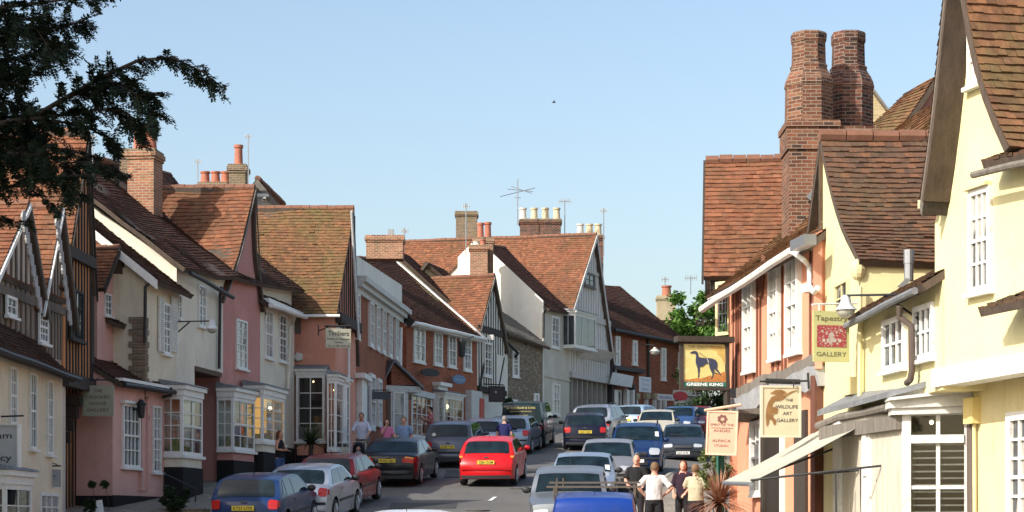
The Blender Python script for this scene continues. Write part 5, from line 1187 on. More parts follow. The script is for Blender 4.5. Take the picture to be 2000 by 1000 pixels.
# ------------------------------------------------------------------ VEHICLES
TYRE = flat('tyre_rubber', (.018,.018,.018), .85); RIM = flat('alloy_rim', (.45,.46,.47), .35, .8); CGL = glassy('car_glass', (.006,.014,.018), .03); CGL.node_tree.nodes['Principled BSDF'].inputs['Specular IOR Level'].default_value = .30
TRIM = flat('black_trim', (.02,.02,.022), .6); REDL = flat('red_lamp_lens', (.45,.012,.01), .15); AMB = flat('amber_lens', (.75,.25,.04), .15)
CLR = flat('clear_lamp_lens', (.55,.57,.58), .08, .35); YPL = flat('yellow_plate', (.72,.55,.06), .5); WPL = flat('white_plate', (.75,.75,.72), .5); CHR = flat('chrome', (.6,.6,.6), .15, 1)
PAPER = flat('paper_sticker', (.65,.68,.62), .7)
SH = {  # side outlines: (y from the nose, z) rising then falling; belt height; half lengths of greenhouse
 'hatch':  dict(L=3.95, W=1.68, H=1.43, top=[(0,.62),(.06,.74),(.5,.86),(1.0,.97),(1.72,1.37),(2.2,1.43),(2.9,1.42),(3.45,1.36),(3.72,1.00),(3.88,.90),(3.95,.60)], belt=.93, tum=.17, wy=(.72,3.20)),
 'peugeot':dict(L=3.85, W=1.66, H=1.43, top=[(0,.60),(.06,.72),(.6,.86),(1.05,.98),(1.75,1.36),(2.2,1.43),(2.9,1.40),(3.3,1.33),(3.68,1.00),(3.80,.88),(3.85,.58)], belt=.93, tum=.18, wy=(.70,3.12)),
 'saloon': dict(L=4.47, W=1.75, H=1.40, top=[(0,.60),(.06,.70),(.6,.82),(1.35,.94),(2.0,1.33),(2.5,1.40),(3.0,1.38),(3.4,1.31),(3.92,1.02),(4.38,.97),(4.43,.90),(4.47,.60)], belt=.90, tum=.20, wy=(.78,3.50)),
 'estate': dict(L=4.5, W=1.75, H=1.45, top=[(0,.60),(.06,.72),(.6,.84),(1.25,.96),(1.95,1.37),(2.5,1.44),(3.5,1.43),(4.05,1.38),(4.33,.98),(4.44,.88),(4.5,.58)], belt=.92, tum=.17, wy=(.80,3.45)),
 'mpv':    dict(L=4.3, W=1.78, H=1.62, top=[(0,.66),(.06,.80),(.5,.94),(.85,1.05),(1.65,1.52),(2.2,1.61),(3.1,1.60),(3.75,1.52),(4.08,1.08),(4.22,.95),(4.3,.62)], belt=1.0, tum=.17, wy=(.76,3.45)),
 'box':    dict(L=4.2, W=1.75, H=1.52, top=[(0,.68),(.05,.88),(.6,.98),(1.25,1.04),(1.62,1.46),(2.0,1.52),(3.0,1.52),(3.9,1.49),(4.05,1.02),(4.14,.94),(4.2,.6)], belt=1.0, tum=.10, wy=(.76,3.30)),
 'van':    dict(L=4.28, W=1.76, H=1.84, top=[(0,.64),(.06,.80),(.5,.98),(.85,1.08),(1.5,1.66),(1.9,1.80),(2.6,1.84),(4.0,1.82),(4.13,1.72),(4.22,1.05),(4.25,.95),(4.28,.62)], belt=1.08, tum=.12, wy=(.75,3.38)),
 'focus':  dict(L=4.15, W=1.74, H=1.45, top=[(0,.60),(.06,.73),(.6,.87),(1.0,.98),(1.8,1.39),(2.3,1.45),(2.9,1.43),(3.5,1.35),(3.86,.98),(3.98,.90),(4.15,.66)], belt=.95, tum=.20, wy=(.78,3.40)),
}
def make_car(name, label, kind, paint_, px=None, Y=None, X=None, heading=0, face=False, plate=None, group='cars along the street', cat='car', scale=1, rails=False, lamps='side', doors5=True, zoff=0, roofbars=False, cat2=None, glasscol=None, bumper=None, rim=True):
    sp = SH[kind]; L, W, H, top, belt, tum = sp['L'], sp['W'], sp['H'], sp['top'], sp['belt'], sp['tum']
    t = thing(name, label, cat, (0,0,0), group)
    zlo = .19; Rw = .30; Ra = .36; wy = sp['wy']
    def env(y):
        for (a, b), (c, d) in zip(top, top[1:]):
            if y <= c: k = (y-a)/(c-a); k = max(0, k); return b+(d-b)*k
        return top[-1][1]
    def envs(y):  # softened outline
        return (env(y-.05)+env(y)*2+env(y+.05))/4 if .05 < y < L-.05 else env(y)
    def hw(y):
        e = max(0, (.75-y)/.75)**2.4*.13+max(0, (y-(L-.65))/.65)**2.2*.10
        return W/2*(1-e)
    def xs(y, z):
        if z < belt: k = 1-.05*((belt-z)/belt)**2
        else: q = (z-belt)/(H-belt); k = 1-tum*q-.03*q*q
        return hw(y)*k
    def bow(y): return .10*(max(0, (.35-y)/.35)-max(0, (y-(L-.35))/.35))     # end bulge at the corners
    def front_y(z):
        for (a, b), (c, d) in zip(top, top[1:]):
            if d > b and z <= d: return a+(c-a)*max(0, (z-b)/(d-b))
        return 0
    def rear_y(z):
        for (a, b), (c, d) in reversed(list(zip(top, top[1:]))):
            if d < b and z <= b: return c-(c-a)*max(0, (z-d)/(b-d))
        return L
    def skin(x, y, z, off=0): return Vector((x, y+bow(y)*(abs(x)/(W/2))**2.2, z))
    # body -----------------------------------------------------------------
    ys = sorted(set([round(L*i/44, 3) for i in range(45)]+[round(a, 3) for a, b in top]+[round(q+s*Ra*c, 3) for q in wy for s in (-1, 1) for c in (1, .98, .9, .75, .5)]))
    def zb(y):
        for q in wy:
            if abs(y-q) < Ra: return max(zlo, Rw+.01+math.sqrt(max(Ra*Ra-(y-q)**2, 0)))
        return zlo+(.0 if .3 < y < L-.3 else .04)
    mb = MB(); 
    for sgn in (-1, 1):
        P = []
        for y in ys:
            zt = envs(y)-.035; z0 = min(zb(y), zt-.02); zm = min(belt, zt-.01); col = []
            if zm < z0: zm = z0+.005
            for i in range(7): z = z0+(zm-z0)*i/6; col.append(skin(sgn*xs(y, z), y, z))
            for i in range(1, 7): z = zm+(zt-zm)*i/6; col.append(skin(sgn*xs(y, z), y, z))
            P.append(col)
        mb.grid(P, 0, sgn < 0)
    nx = 14; P = []
    def xe(y):
        zt = envs(y); return xs(y, zt-.035)
    for y in ys:
        zt = envs(y); e = xs(y, zt-.035); row = []
        for i in range(nx+1):
            q = -1+2*i/nx; q = math.copysign(abs(q)**.8, q); row.append(skin(q*e, y, zt-.035*abs(q)**5-.012*q*q+.0))
        P.append(row)
    mb.grid(P, 0, False)
    for y, fl in ((0, False), (L, True)):
        P = []
        for j in range(7):
            z = zlo+.04+(envs(y)-.035-zlo-.04)*j/6; row = []
            bul = .035*math.sin(math.pi*min(1, j/5))*(-1 if y == 0 else 1)
            for i in range(nx+1):
                q = -1+2*i/nx; q = math.copysign(abs(q)**.8, q); v = skin(q*xs(y, z), y, z)
                if abs(q) < .999: v.y += bul*(1-q**4)
                if j == 6: v.z = envs(y)-.035*abs(q)**5-.012*q*q; v.y -= bul*(1-q**4) if abs(q) < .999 else 0
                row.append(v)
            P.append(row)
        mb.grid(P, 0, fl)
    body = mb.build('body', paint_, t, smooth=True, merge=.0015, ang=40)
    # underbody, arches
    ub = MB(); ub.box(-W/2*.86, W/2*.86, .12, L-.12, zlo+.03, .62); ub.build('underbody', TRIM, t)
    # glass -----------------------------------------------------------------
    def end_patch(nm, mat, z0, z1, x0, x1, rear, off=.008, n=6, taper=0, par=None, round_=0):
        """patch on the nose/tail surface between heights z0-z1 and lateral x0-x1"""
        P = []
        for j in range(n+1):
            z = z0+(z1-z0)*j/n; row = []; y = rear_y(z) if rear else front_y(z)
            k = 1-taper*(j/n); rr = 1
            if round_: a_ = abs(2*j/n-1); rr = 1-round_*a_**4
            for i in range(n+1):
                x = ((x0+x1)/2+(x1-x0)/2*(2*i/n-1)*rr)*k; xm = xs(y, z); x = max(-xm*.995, min(xm*.995, x))
                v = skin(x, y, z); o = off+(.037 if (z < envs(L if rear else 0) ) else 0)
                sl = 1
                zc_ = -.012*(x/xm)**2-.035*abs(x/xm)**5
                v.y += o if rear else -o; v.z += off*.7+zc_*(1 if z > .7 else 0); row.append(v)
            P.append(row)
        m_ = MB(); m_.grid(P, 0, rear); return m_.build(nm, mat, par or t, smooth=True)
    zc = [b for a, b in top if a > .4 and b > .9][0] if kind != 'saloon' else .94
    wz0 = {'hatch':.99,'peugeot':1.0,'saloon':.96,'estate':.98,'mpv':1.07,'box':1.05,'van':1.10,'focus':1.0}[kind]
    wt = {'hatch':1.36,'peugeot':1.35,'saloon':1.32,'estate':1.36,'mpv':1.51,'box':1.45,'van':1.66,'focus':1.38}[kind]
    G_ = glasscol or CGL
    ws = end_patch('windscreen', G_, wz0+.01, wt, -W*.435, W*.435, False, .008, 8, .10)
    for s in (-1, 1):
        m_ = MB(); a = Vector((s*.1, front_y(wz0+.03)-.025, wz0+.05)); m_.tube([a, a+Vector((-.45, .10, .055))], .009, 5); m_.build('wiper', TRIM, t)
    if kind == 'van':
        for s in (-1, 1): end_patch('rear_window', G_, 1.12, 1.52, s*.09, s*W*.37, True, .01, 8, .03, round_=.12)
        m_ = MB(); m_.box(-.006, .006, L-.03, L+.05, .5, 1.0); m_.build('door_seam', TRIM, t)
    else:
        rz0 = {'hatch':.98,'peugeot':1.02,'saloon':1.035,'estate':1.0,'mpv':1.10,'box':1.04,'focus':1.0}[kind]; rz1 = {'hatch':1.35,'peugeot':1.325,'saloon':1.31,'estate':1.37,'mpv':1.5,'box':1.46,'focus':1.345}[kind]
        end_patch('rear_window', G_, rz0, rz1, -W*.41, W*.41, True, .008, 8, .10, round_=.08)
    # side windows
    def side_patch(nm, mat, poly4, off=.006, n=5, par=None):
        """poly4: bottom front, bottom rear, top rear, top front as (y,z)"""
        a, b, c, d = [Vector(q) for q in poly4]; out = []
        for sgn in (-1, 1):
            P = []
            for j in range(n+1):
                row = []
                for i in range(n+1):
                    q = a.lerp(b, i/n).lerp(d.lerp(c, i/n), j/n); v = skin(sgn*(xs(q.x, q.y)+off), q.x, q.y); row.append(v)
                P.append(row)
            m_ = MB(); m_.grid(P, 0, sgn < 0); out.append(m_.build(nm, mat, par or t, smooth=True))
        return out
    y0, y1 = front_y(wz0)+.08, front_y(wt)+.12; zz0 = belt+.05; zz1 = H-.10
    ym = (front_y(wt)+rear_y(wt if kind != 'van' else 1.7))/2+.02
    yr0, yr1 = rear_y(zz0+.05)-.22, rear_y(zz1 if kind != 'saloon' else 1.30)-.16
    side_patch('side_window', G_, [(y0+.1, zz0), (ym-.04, zz0), (ym-.04, zz1), (y1+.05, zz1)])
    if kind == 'van': pass
    else:
        yq = ym+.04+(yr0-ym)*.62
        if kind in ('estate', 'mpv', 'box', 'focus', 'hatch') and (kind != 'focus'):
            side_patch('side_window', G_, [(ym+.03, zz0), (yq, zz0), (yq-.02, zz1), (ym+.03, zz1)]); side_patch('side_window', G_, [(yq+.06, zz0+.02), (yr0, zz0+.05), (yr1-.05, zz1-.02), (yq+.04, zz1)])
        else: side_patch('side_window', G_, [(ym+.03, zz0), (yr0-.05, zz0), (yr1-.1, zz1-.01), (ym+.03, zz1)])
    side_patch('side_moulding', bumper or TRIM, [(wy[0]+Ra+.06, .50), (wy[1]-Ra-.06, .50), (wy[1]-Ra-.06, .56), (wy[0]+Ra+.06, .56)], .012)
    for yy in ((ym, (y0+.12)) + ((wy[1]-Ra-.02,) if doors5 else ())):
        side_patch('door_seam', TRIM, [(yy-.006, .30), (yy+.006, .30), (yy+.006, belt+.02), (yy-.006, belt+.02)], .003, 3)
    side_patch('door_handle', paint_, [(ym-.22, .80), (ym-.06, .80), (ym-.06, .84), (ym-.22, .84)], .03, 2)
    # lamps, plates, bumpers
    hwid = W/2
    if lamps == 'high':        # tall lamps up the pillars
        for s in (-1, 1): end_patch('tail_light', REDL, .95, 1.28, s*W*.40, s*W*.47, True, .014, 4, .06); end_patch('tail_light', AMB, .90, .97, s*W*.42, s*W*.48, True, .014, 3, .0)
    elif kind == 'van':
        for s in (-1, 1): end_patch('tail_light', REDL, .70, 1.02, s*W*.41, s*W*.49, True, .014, 4)
    elif kind == 'saloon':
        for s in (-1, 1): end_patch('tail_light', REDL, .73, .86, s*W*.26, s*W*.47, True, .012, 5); end_patch('reverse_light', AMB, .86, .91, s*W*.30, s*W*.46, True, .014, 3)
    else:
        for s in (-1, 1): end_patch('tail_light', REDL, .70, .93, s*W*.33, s*W*.48, True, .012, 5, round_=.3)
    side_patch('tail_light', REDL, [(L-.16, .74), (L-.03, .74), (L-.06, .88), (L-.18, .88)], .008, 3)
    for s in (-1, 1):
        end_patch('headlight', CLR, .62, .76 if kind != 'mpv' else .85, s*W*.24, s*W*.45, False, .014, 5, round_=.25)
        end_patch('fog_light', TRIM, .30, .40, s*W*.26, s*W*.40, False, .01, 3)
    end_patch('grille', TRIM, .60, .70, -W*.20, W*.20, False, .010, 4); end_patch('grille', TRIM, .28, .40, -W*.22, W*.22, False, .008, 4)
    end_patch('bumper_trim', bumper or TRIM, .46, .53, -W*.485, W*.485, False, .016, 6); end_patch('bumper_trim', bumper or TRIM, .50, .56, -W*.485, W*.485, True, .016, 6)
    end_patch('bumper_valance', TRIM, .24, .34, -W*.47, W*.47, True, .008, 6)
    for rear, mat_ in ((True, YPL), (False, WPL)):
        m_ = MB(); zz = (.66 if kind in ('peugeot',) else .74) if rear else .42
        if kind == 'saloon' and rear: zz = .79
        yy = (rear_y(zz)+.055) if rear else (front_y(zz)-.055)
        tilt = 0
        m_.box(-.26, .26, yy-.008, yy+.008, zz-.056, zz+.056); pl = m_.build('number_plate', mat_, t)
        if plate and (rear != face):
            m_ = MB(); put_text(m_, plate, (0, yy+(.011 if rear else -.011), zz), (-1 if rear else 1, 0, 0), (0,0,1), .072, .44, .012); m_.build('lettering', TRIM, pl)
    for rear in (True,):
        m_ = MB(); yy = rear_y(.88)+.02; m_.box(-.07, .07, yy, yy+.012, .865, .90); m_.build('badge', CHR, t)
    # mirrors
    for s in (-1, 1):
        m_ = MB(); yy = y0+.22; xx = s*(xs(yy, belt)+.10); m_.ball((xx, yy, belt+.07), .11, sc=(.95, .55, .72), n=6); m_.tube([(s*(xs(yy, belt)-.03), yy, belt+.03), (xx, yy, belt+.05)], .03, 6); m_.build('wing_mirror', TRIM if kind not in ('focus','mpv') else paint_, t, smooth=True)
    # wheels
    for q in wy:
        for s in (-1, 1):
            m_ = MB(); xw = s*(W/2-.10)
            m_.lathe([(.18,-.09),(.27,-.10),(Rw-.01,-.085),(Rw,-.06),(Rw,.06),(Rw-.01,.085),(.27,.10),(.19,.095)], (xw, q, Rw), 24, axis=(1,0,0)); wv = m_.build('wheel', TYRE, t, smooth=True, ang=50)
            if rim:
                m_ = MB(); m_.lathe([(.05,.0),(.19,.0),(.20,.015),(.20,.03)], (xw+s*.075, q, Rw), 20, axis=(s,0,0))
                for k in range(7):
                    a = 2*math.pi*k/7; m_.tube([(xw+s*.11, q+math.cos(a)*.04, Rw+math.sin(a)*.04), (xw+s*.10, q+math.cos(a)*.19, Rw+math.sin(a)*.19)], .02, 5)
                m_.lathe([(.045,0),(.045,.02)], (xw+s*.11, q, Rw), 8, axis=(s,0,0)); m_.build('rim', RIM, wv)
    if rails:
        for s in (-1, 1):
            m_ = MB(); a = [(s*(xs(y, envs(y))-.06), y, envs(y)+(.07 if 1.9 < y < L-1.0 else 0)) for y in (1.85, 2.0, 2.4, 3.0, L-1.1, L-.85)]; m_.tube(a, .018, 6); m_.build('roof_rail', TRIM, t)
    # aerial
    m_ = MB(); m_.tube([(0, L*.75, H-.02), (0, L*.75+.12, H+.14)], .006, 4); m_.build('aerial', TRIM, t)
    # place: local +y is the tail; centre of nose..tail
    ct = Vector((0, 0 if face else L, 0))
    if X is None: X = (px-CX)/FPX*Y
    ang = heading if face else math.pi+heading                  # nose towards the camera if face
    M = Matrix.Rotation(ang, 4, 'Z'); 
    dirv = M @ Vector((0, 1, 0))
    p0 = Vector((X, Y, 0)); base = p0-M @ ct
    fr = base+M @ Vector((0, wy[0], 0)); re = base+M @ Vector((0, wy[1], 0))
    zf, zr_ = gz(fr.x, fr.y)+.045, gz(re.x, re.y)+.045; pitch = math.atan2(zr_-zf, wy[1]-wy[0])
    t.location = (base.x, base.y, zf-math.sin(pitch)*wy[0]+zoff); t.rotation_euler = (pitch, 0, ang); t.rotation_mode = 'XYZ'
    t.scale = (scale,)*3
    return t
ST = lambda nm, c, m=.6, r=.3: carpaint(nm, c, m, r)
hd = -R(7)      # street runs slightly right of straight ahead
G1 = 'cars parked along the left kerb'; G2 = 'cars parked along the right kerb'; G3 = 'cars out on the road'
make_car('parked_car', 'dark blue estate hatchback seen from behind at the bottom left kerb', 'hatch', ST('navy_blue_paint', (.006,.03,.11), .0, .3), px=476, Y=46.1, heading=hd*1.2, plate='KT51 UYR', group=G1)
make_car('parked_car', 'silver hatchback seen from behind, between dark blue car and maroon car', 'peugeot', ST('silver_paint', (.42,.45,.50), .75), px=578, Y=49.6, heading=hd*1.2, group=G1, plate=None)
make_car('parked_car', 'maroon red hatchback parked in front of the silver one', 'hatch', ST('maroon_paint', (.20,.012,.018), .4), px=632, Y=54.2, heading=hd*1.2, group=G1, scale=.97)
make_car('parked_car', 'black saloon seen from behind beside the kerb, yellow plate and red lamps', 'saloon', ST('black_paint', (.006,.007,.012), .0), px=757, Y=62.0, heading=hd*1.1, plate='KV02 RJU', group=G1, bumper=bpy.data.materials['black_paint'])
make_car('parked_car', 'grey lilac family car seen from behind with sticker in its rear window', 'mpv', ST('grey_lilac_paint', (.085,.095,.125), .5), px=873, Y=70.5, heading=hd, plate='EX05 YHP', group=G1, scale=.96)
make_car('car', 'bright red hatchback driving up the middle of the road', 'focus', carpaint('red_paint', (.55,.008,.012), .0, .3), px=949, Y=62.0, heading=hd*.9, plate='YJ06 OUM', group=G3, lamps='high', bumper=bpy.data.materials['red_paint'])
make_car('parked_car', 'silver car behind the grey lilac one, partly hidden by the red car', 'hatch', ST('silver_paint_two', (.36,.39,.43), .75), px=940, Y=75.5, heading=hd, group=G1)
make_car('parked_car', 'silver blue car just in front of the dark green van', 'hatch', ST('silver_blue_paint', (.22,.28,.36), .75), px=992, Y=78.0, heading=hd*1.2, group=G1)
make_car('parked_van', 'dark green small van with gold lettering on its rear doors', 'van', ST('bottle_green_paint', (.006,.02,.02), .0), px=1018, Y=82.0, heading=hd*1.2, group=G1, cat='van')
make_car('parked_car', 'black estate car seen from behind with yellow plate, right of the cream house', 'estate', ST('midnight_paint', (.006,.008,.022), .0), px=1143, Y=80.5, heading=-hd*.3-R(4), plate='LG51 OSX', group=G3)
make_car('parked_car', 'silver estate with roof bars just beyond the black estate', 'mpv', ST('silver_paint_three', (.40,.42,.45), .75), px=1152, Y=86.0, heading=-R(14), group=G3, rails=True)
make_car('parked_car', 'pale blue car far up at the bend beside the charcoal shopfront', 'hatch', ST('pale_blue_paint', (.42,.55,.66), .5), px=1222, Y=95, heading=-R(20), group=G2)
make_car('parked_car', 'cream car facing us far up the street in front of the brick terrace', 'hatch', ST('cream_paint', (.55,.50,.38), .2), px=1278, Y=89.5, heading=-R(8), face=True, group=G2)
make_car('parked_car', 'blue car roof showing beside the cream car at the top of the street', 'hatch', ST('mid_blue_paint', (.03,.08,.22), .4), px=1318, Y=97, heading=-R(12), face=True, group=G2)
make_car('parked_car', 'dark red car roof at the far end of the right hand row', 'hatch', ST('dark_red_paint', (.22,.015,.015), .3), px=1347, Y=99, heading=-R(12), face=True, group=G2)
make_car('parked_car', 'dark grey hatchback facing us with white plate and square headlights', 'hatch', ST('slate_grey_paint', (.03,.038,.055), .2), px=1334, Y=79.0, heading=-R(5), face=True, plate='S34 VHK', group=G2, zoff=-.15)
make_car('parked_car', 'navy people carrier facing us with roof rails and papers on its windscreen', 'mpv', ST('navy_paint', (.006,.025,.09), .0), px=1243, Y=69.0, heading=-R(5), face=True, group=G2, rails=True)
make_car('parked_car', 'champagne hatchback facing us behind the silver blue saloon', 'hatch', ST('champagne_paint', (.36,.34,.33), .6), px=1183, Y=60.0, heading=-R(5), face=True, group=G2)
make_car('parked_car', 'silver blue saloon facing us with sunlit windscreen, beside the standing men', 'saloon', ST('ice_blue_paint', (.42,.48,.56), .7), px=1134, Y=53.6, heading=-R(4), face=True, group=G2, scale=1.0)
make_car('parked_car', 'silver grey boxy estate facing us at the bottom, overlapped by the blue van', 'box', ST('grey_green_paint', (.27,.29,.31), .65), px=1108, Y=45.6, heading=-R(3), face=True, group=G2)
bv = make_car('parked_van', 'bright blue van at the bottom edge with old roof bars, seen from behind', 'van', carpaint('bright_blue_paint', (.008,.04,.24), .0, .3), px=1160, Y=37.4, heading=-R(3), group=G2, cat='van', scale=.97)
bv.scale = (.95, .97, .88)
make_car('car', 'white car roof just entering the bottom edge of the road', 'saloon', carpaint('white_car_paint', (.62,.66,.70), .1), px=780, Y=35.2, heading=hd*.6, face=False, group=G3)
# gold lettering on the van's doors
def on_root(t, mb, name, mat): o = mb.build(name, mat, None); o.parent = t; return o
van = bpy.data.objects['parked_van']; m_ = MB(); GOLD = flat('gold_leaf', (.55,.42,.15), .5)
yb = lambda z: 4.28-(.06 if z > .95 else 0)-(z-1.05)*.135+.03
for s, z, h, w_ in (('A. WALSHAM & SONS', 1.62, .085, 1.15), ('PAINTING & DECORATING', 1.48, .045, .85), ('INTERIOR WORK', 1.33, .04, .55), ('EXTERIOR WORK', 1.18, .04, .6)):
    put_text(m_, s, (-.0, yb(z)+.03, z), (-1,0,0), (0,-.13,1), h, w_, .01)
on_root(van, m_, 'lettering', GOLD)
# roof bars on the blue van
m_ = MB(); Hh = 1.84
rk = MB(); rk.box(-.92, .95, 3.2, 3.26, Hh+.13, Hh+.17); rk.box(-.92, .95, 1.7, 1.76, Hh+.13, Hh+.17)
for yy in (3.23, 1.73):
    for s in (-1, 1): rk.tube([(s*.80, yy, Hh+.14), (s*.80, yy+.02, Hh-.02), (s*.78, yy, Hh-.16)], .022, 6)
for x in (.62, .74): rk.tube([(x, 3.23, Hh+.12), (x, 3.23, Hh+.34)], .015, 6)
on_root(bv, rk, 'roof_rack', flat('weathered_rack', (.10,.08,.06), .7))
# papers in windscreens
for o in bpy.data.objects:
    if o.get('label', '').startswith('navy people') or o.get('label', '').startswith('silver blue saloon'):
        m_ = MB(); s = 1 if o['label'].startswith('navy') else .6
        y = 1.12 if s == 1 else 1.5; z = 1.22 if s == 1 else 1.035
        m_.prism([(.62, y-.04, z-.12*s), (.74, y-.04, z-.12*s), (.72, y+.10*s, z+.12*s), (.60, y+.10*s, z+.12*s)], (0, -.01, .012)); on_root(o, m_, 'paper_permit', PAPER)
    if o.get('label', '').startswith('grey lilac'):
        m_ = MB(); m_.tube([(.52, 4.07, 1.17), (.52, 4.085, 1.175)], .07, 14); on_root(o, m_, 'round_sticker', PAPER)
# ------------------------------------------------------------------ PEOPLE
SKIN = plaster('skin', (.58,.33,.24), .06, rough=.6, bs=.02); SKIN2 = plaster('tanned_skin', (.50,.26,.17), .06, rough=.6, bs=.02)
def cloth(name, col):
    m, nt, b = nodes(name); b.inputs['Roughness'].default_value = .9; b.inputs['Specular IOR Level'].default_value = .15
    f = noise_fac(nt, 7, 4, .6); nt.links.new(mixc(nt, mrange(nt, f, .3, .7), tint(col, .82), tint(col, 1.05)), b.inputs['Base Color'])
    bump(nt, b, noise_fac(nt, 9, 3, .55, stretch=(1,1,.5)), .9, .035); return m
def remesh(mb, name, mat, parent, vox, smooth_it=3):
    o = mb.build(name, mat, None)
    rm = o.modifiers.new('r', 'REMESH'); rm.mode = 'VOXEL'; rm.voxel_size = vox
    sm = o.modifiers.new('s', 'SMOOTH'); sm.iterations = smooth_it; sm.factor = .5
    dg = bpy.context.evaluated_depsgraph_get(); me = bpy.data.meshes.new_from_object(o.evaluated_get(dg))
    me.name = name; old = o.data; o.modifiers.clear(); o.data = me; bpy.data.meshes.remove(old)
    if not me.materials: me.materials.append(mat)
    me.polygons.foreach_set('use_smooth', [True]*len(me.polygons)); o.parent = parent; return o
def person(label, px, Y, H, face, shirt, trousers, hair=None, arms=None, sleeve='short', lean=0, feet=None, skin=None, hairlen=0, female=False, bulk=1, belt=False, shoes=None, zoff=0, head=(0,0), top_low=None, legs=None):
    """face: heading in degrees, 0 = facing the camera; arms: dict L/R -> (elbow, wrist) in body units"""
    t = thing('person', label, 'person', (0,0,0), None); sk = skin or SKIN; k = H/1.75; b_ = bulk
    V = lambda x, y, z: Vector((x*k, y*k, z*k))
    # local frame: facing -y, x to the viewer's right when facing the camera
    ln = math.sin(R(lean)); lc = math.cos(R(lean))
    def T(x, y, z):      # lean forward from the hips
        if z > .95: d = z-.95; return V(x, y-d*ln, .95+d*lc)
        return V(x, y, z)
    sw = .175 if not female else .155; hwid = .10
    sh = {s: (s*sw*b_*.94, .0, 1.395) for s in (-1, 1)}
    dflt = {-1: ((-.24, .02, 1.14), (-.25, -.06, .90)), 1: ((.24, .02, 1.14), (.25, -.06, .90))}
    A = dict(dflt); A.update(arms or {})
    L_ = {-1: ((-.10, -.02, .50), (-.11, .02, .07)), 1: ((.10, -.02, .50), (.11, .02, .07))}
    L_.update(legs or {})
    m = MB(); q = lambda p: T(*p)
    m.tube([T(0,0,.93), T(0,0,1.05), T(0,.0,1.22), T(0,0,1.36), T(0,.0,1.45)], [(.155*k*b_,.10*k*b_), (.13*k*b_,.095*k*b_), (.155*k*b_,.105*k*b_), (.165*k*b_,.10*k), (.09*k,.07*k)], 14, ell=(1,0,0), round_ends=True)
    m.tube([T(0,.01,1.40), T(0,-.005,1.53)], [.068*k,.054*k], 10)
    hx, hy = head; hc = T(hx*.05, -.02+hy*.04, 1.605); 
    m.ball(hc, .098*k, n=12, sc=(.80, .98, 1.2)); m.ball(hc+V(0,-.045,-.06), .055*k, n=8, sc=(.9,.9,1))
    d = Vector((hx, -1, hy*.3)).normalized(); m.tube([hc+d*.085*k+V(0,0,.02), hc+d*.118*k+V(0,0,-.018)], [.010*k, .017*k], 6)
    for s in (-1, 1): m.ball(hc+V(s*.078, .01, -.005), .028*k, n=6, sc=(.4, .8, 1.2))
    for s in (-1, 1):
        e, w = A[s]; S0 = q(sh[s]); E = V(*e) if lean == 0 else T(*e); Wp = V(*w) if lean == 0 else T(*w)
        m.tube([S0, S0.lerp(E, .5), E, E.lerp(Wp, .35), Wp], [.052*k, .047*k, .040*k, .042*k, .027*k], 10, round_ends=True)
        dr = (Wp-E).normalized(); pal = Wp+dr*.055*k; side = dr.cross(Vector((0,0,1)));
        side = side.normalized() if side.length > .2 else Vector((0, -1, 0)); nn = dr.cross(side)
        m.tube([Wp-dr*.01, pal, pal+dr*.03*k], [(.028*k,.018*k), (.040*k,.016*k), (.038*k,.014*k)], 10, ell=side, round_ends=True)
        for i, (o_, l_) in enumerate(((-.030, .060), (-.010, .072), (.010, .068), (.029, .052))):
            a = pal+dr*.035*k+side*o_*k; b2 = a+dr*l_*.55*k+nn*.008*k; m.tube([a, b2, b2+dr*l_*.4*k+nn*.022*k], [.0095*k, .009*k, .0075*k], 6, round_ends=True)
        a = Wp+dr*.02*k-side*.03*k; m.tube([a, a+dr*.03*k-side*.022*k, a+dr*.06*k-side*.026*k], [.012*k, .011*k, .009*k], 6, round_ends=True)
        kn, an = L_[s]; hp = V(s*.09, 0, .90)
        m.tube([hp, V(*kn).lerp(hp, .5), V(*kn), V(*kn).lerp(V(*an), .35), V(*an)], [.082*k, .072*k, .052*k, .052*k, .036*k], 10, round_ends=True)
        af = V(*an); m.tube([af+V(0,.03,-.02), af+V(0,-.13,-.035)], [.038*k, .030*k], 8, round_ends=True)
    body = remesh(m, 'body', sk, t, .0105*k, 2)
    # shirt
    m = MB(); lowz = top_low or .90
    m.tube([T(0,0,lowz), T(0,0,1.05), T(0,.0,1.22), T(0,0,1.35), T(0,.005,1.455)], [(.166*k*b_,.122*k*b_), (.156*k*b_,.118*k*b_), (.162*k*b_,.122*k*b_), (.158*k*b_,.112*k), (.085*k,.075*k)], 16, ell=(1,0,0))
    if sleeve != 'none':
        for s in (-1, 1):
            e, w = A[s]; S0 = q(sh[s]); E = V(*e) if lean == 0 else T(*e); Wp = V(*w) if lean == 0 else T(*w)
            if sleeve == 'short': m.tube([q((s*.09, 0, 1.41)), S0, S0.lerp(E, .5), S0.lerp(E, .85)], [.065*k, .070*k, .068*k, .070*k], 10, round_ends=False)
            elif sleeve == 'rolled': m.tube([q((s*.09, 0, 1.41)), S0, S0.lerp(E, .5), E, E.lerp(Wp, .25)], [.065*k, .068*k, .062*k, .058*k, .058*k], 10)
            else: m.tube([q((s*.09, 0, 1.41)), S0, S0.lerp(E, .5), E, E.lerp(Wp, .5), E.lerp(Wp, .95)], [.065*k, .068*k, .062*k, .056*k, .048*k, .042*k], 10)
    remesh(m, 'shirt', shirt, t, .014*k, 2)
    m = MB()
    m.tube([V(0,0,.84), V(0,0,.90), T(0,0,1.0)], [(.165*k*b_,.115*k*b_), (.165*k*b_,.118*k*b_), (.158*k*b_,.114*k*b_)], 14, ell=(1,0,0))
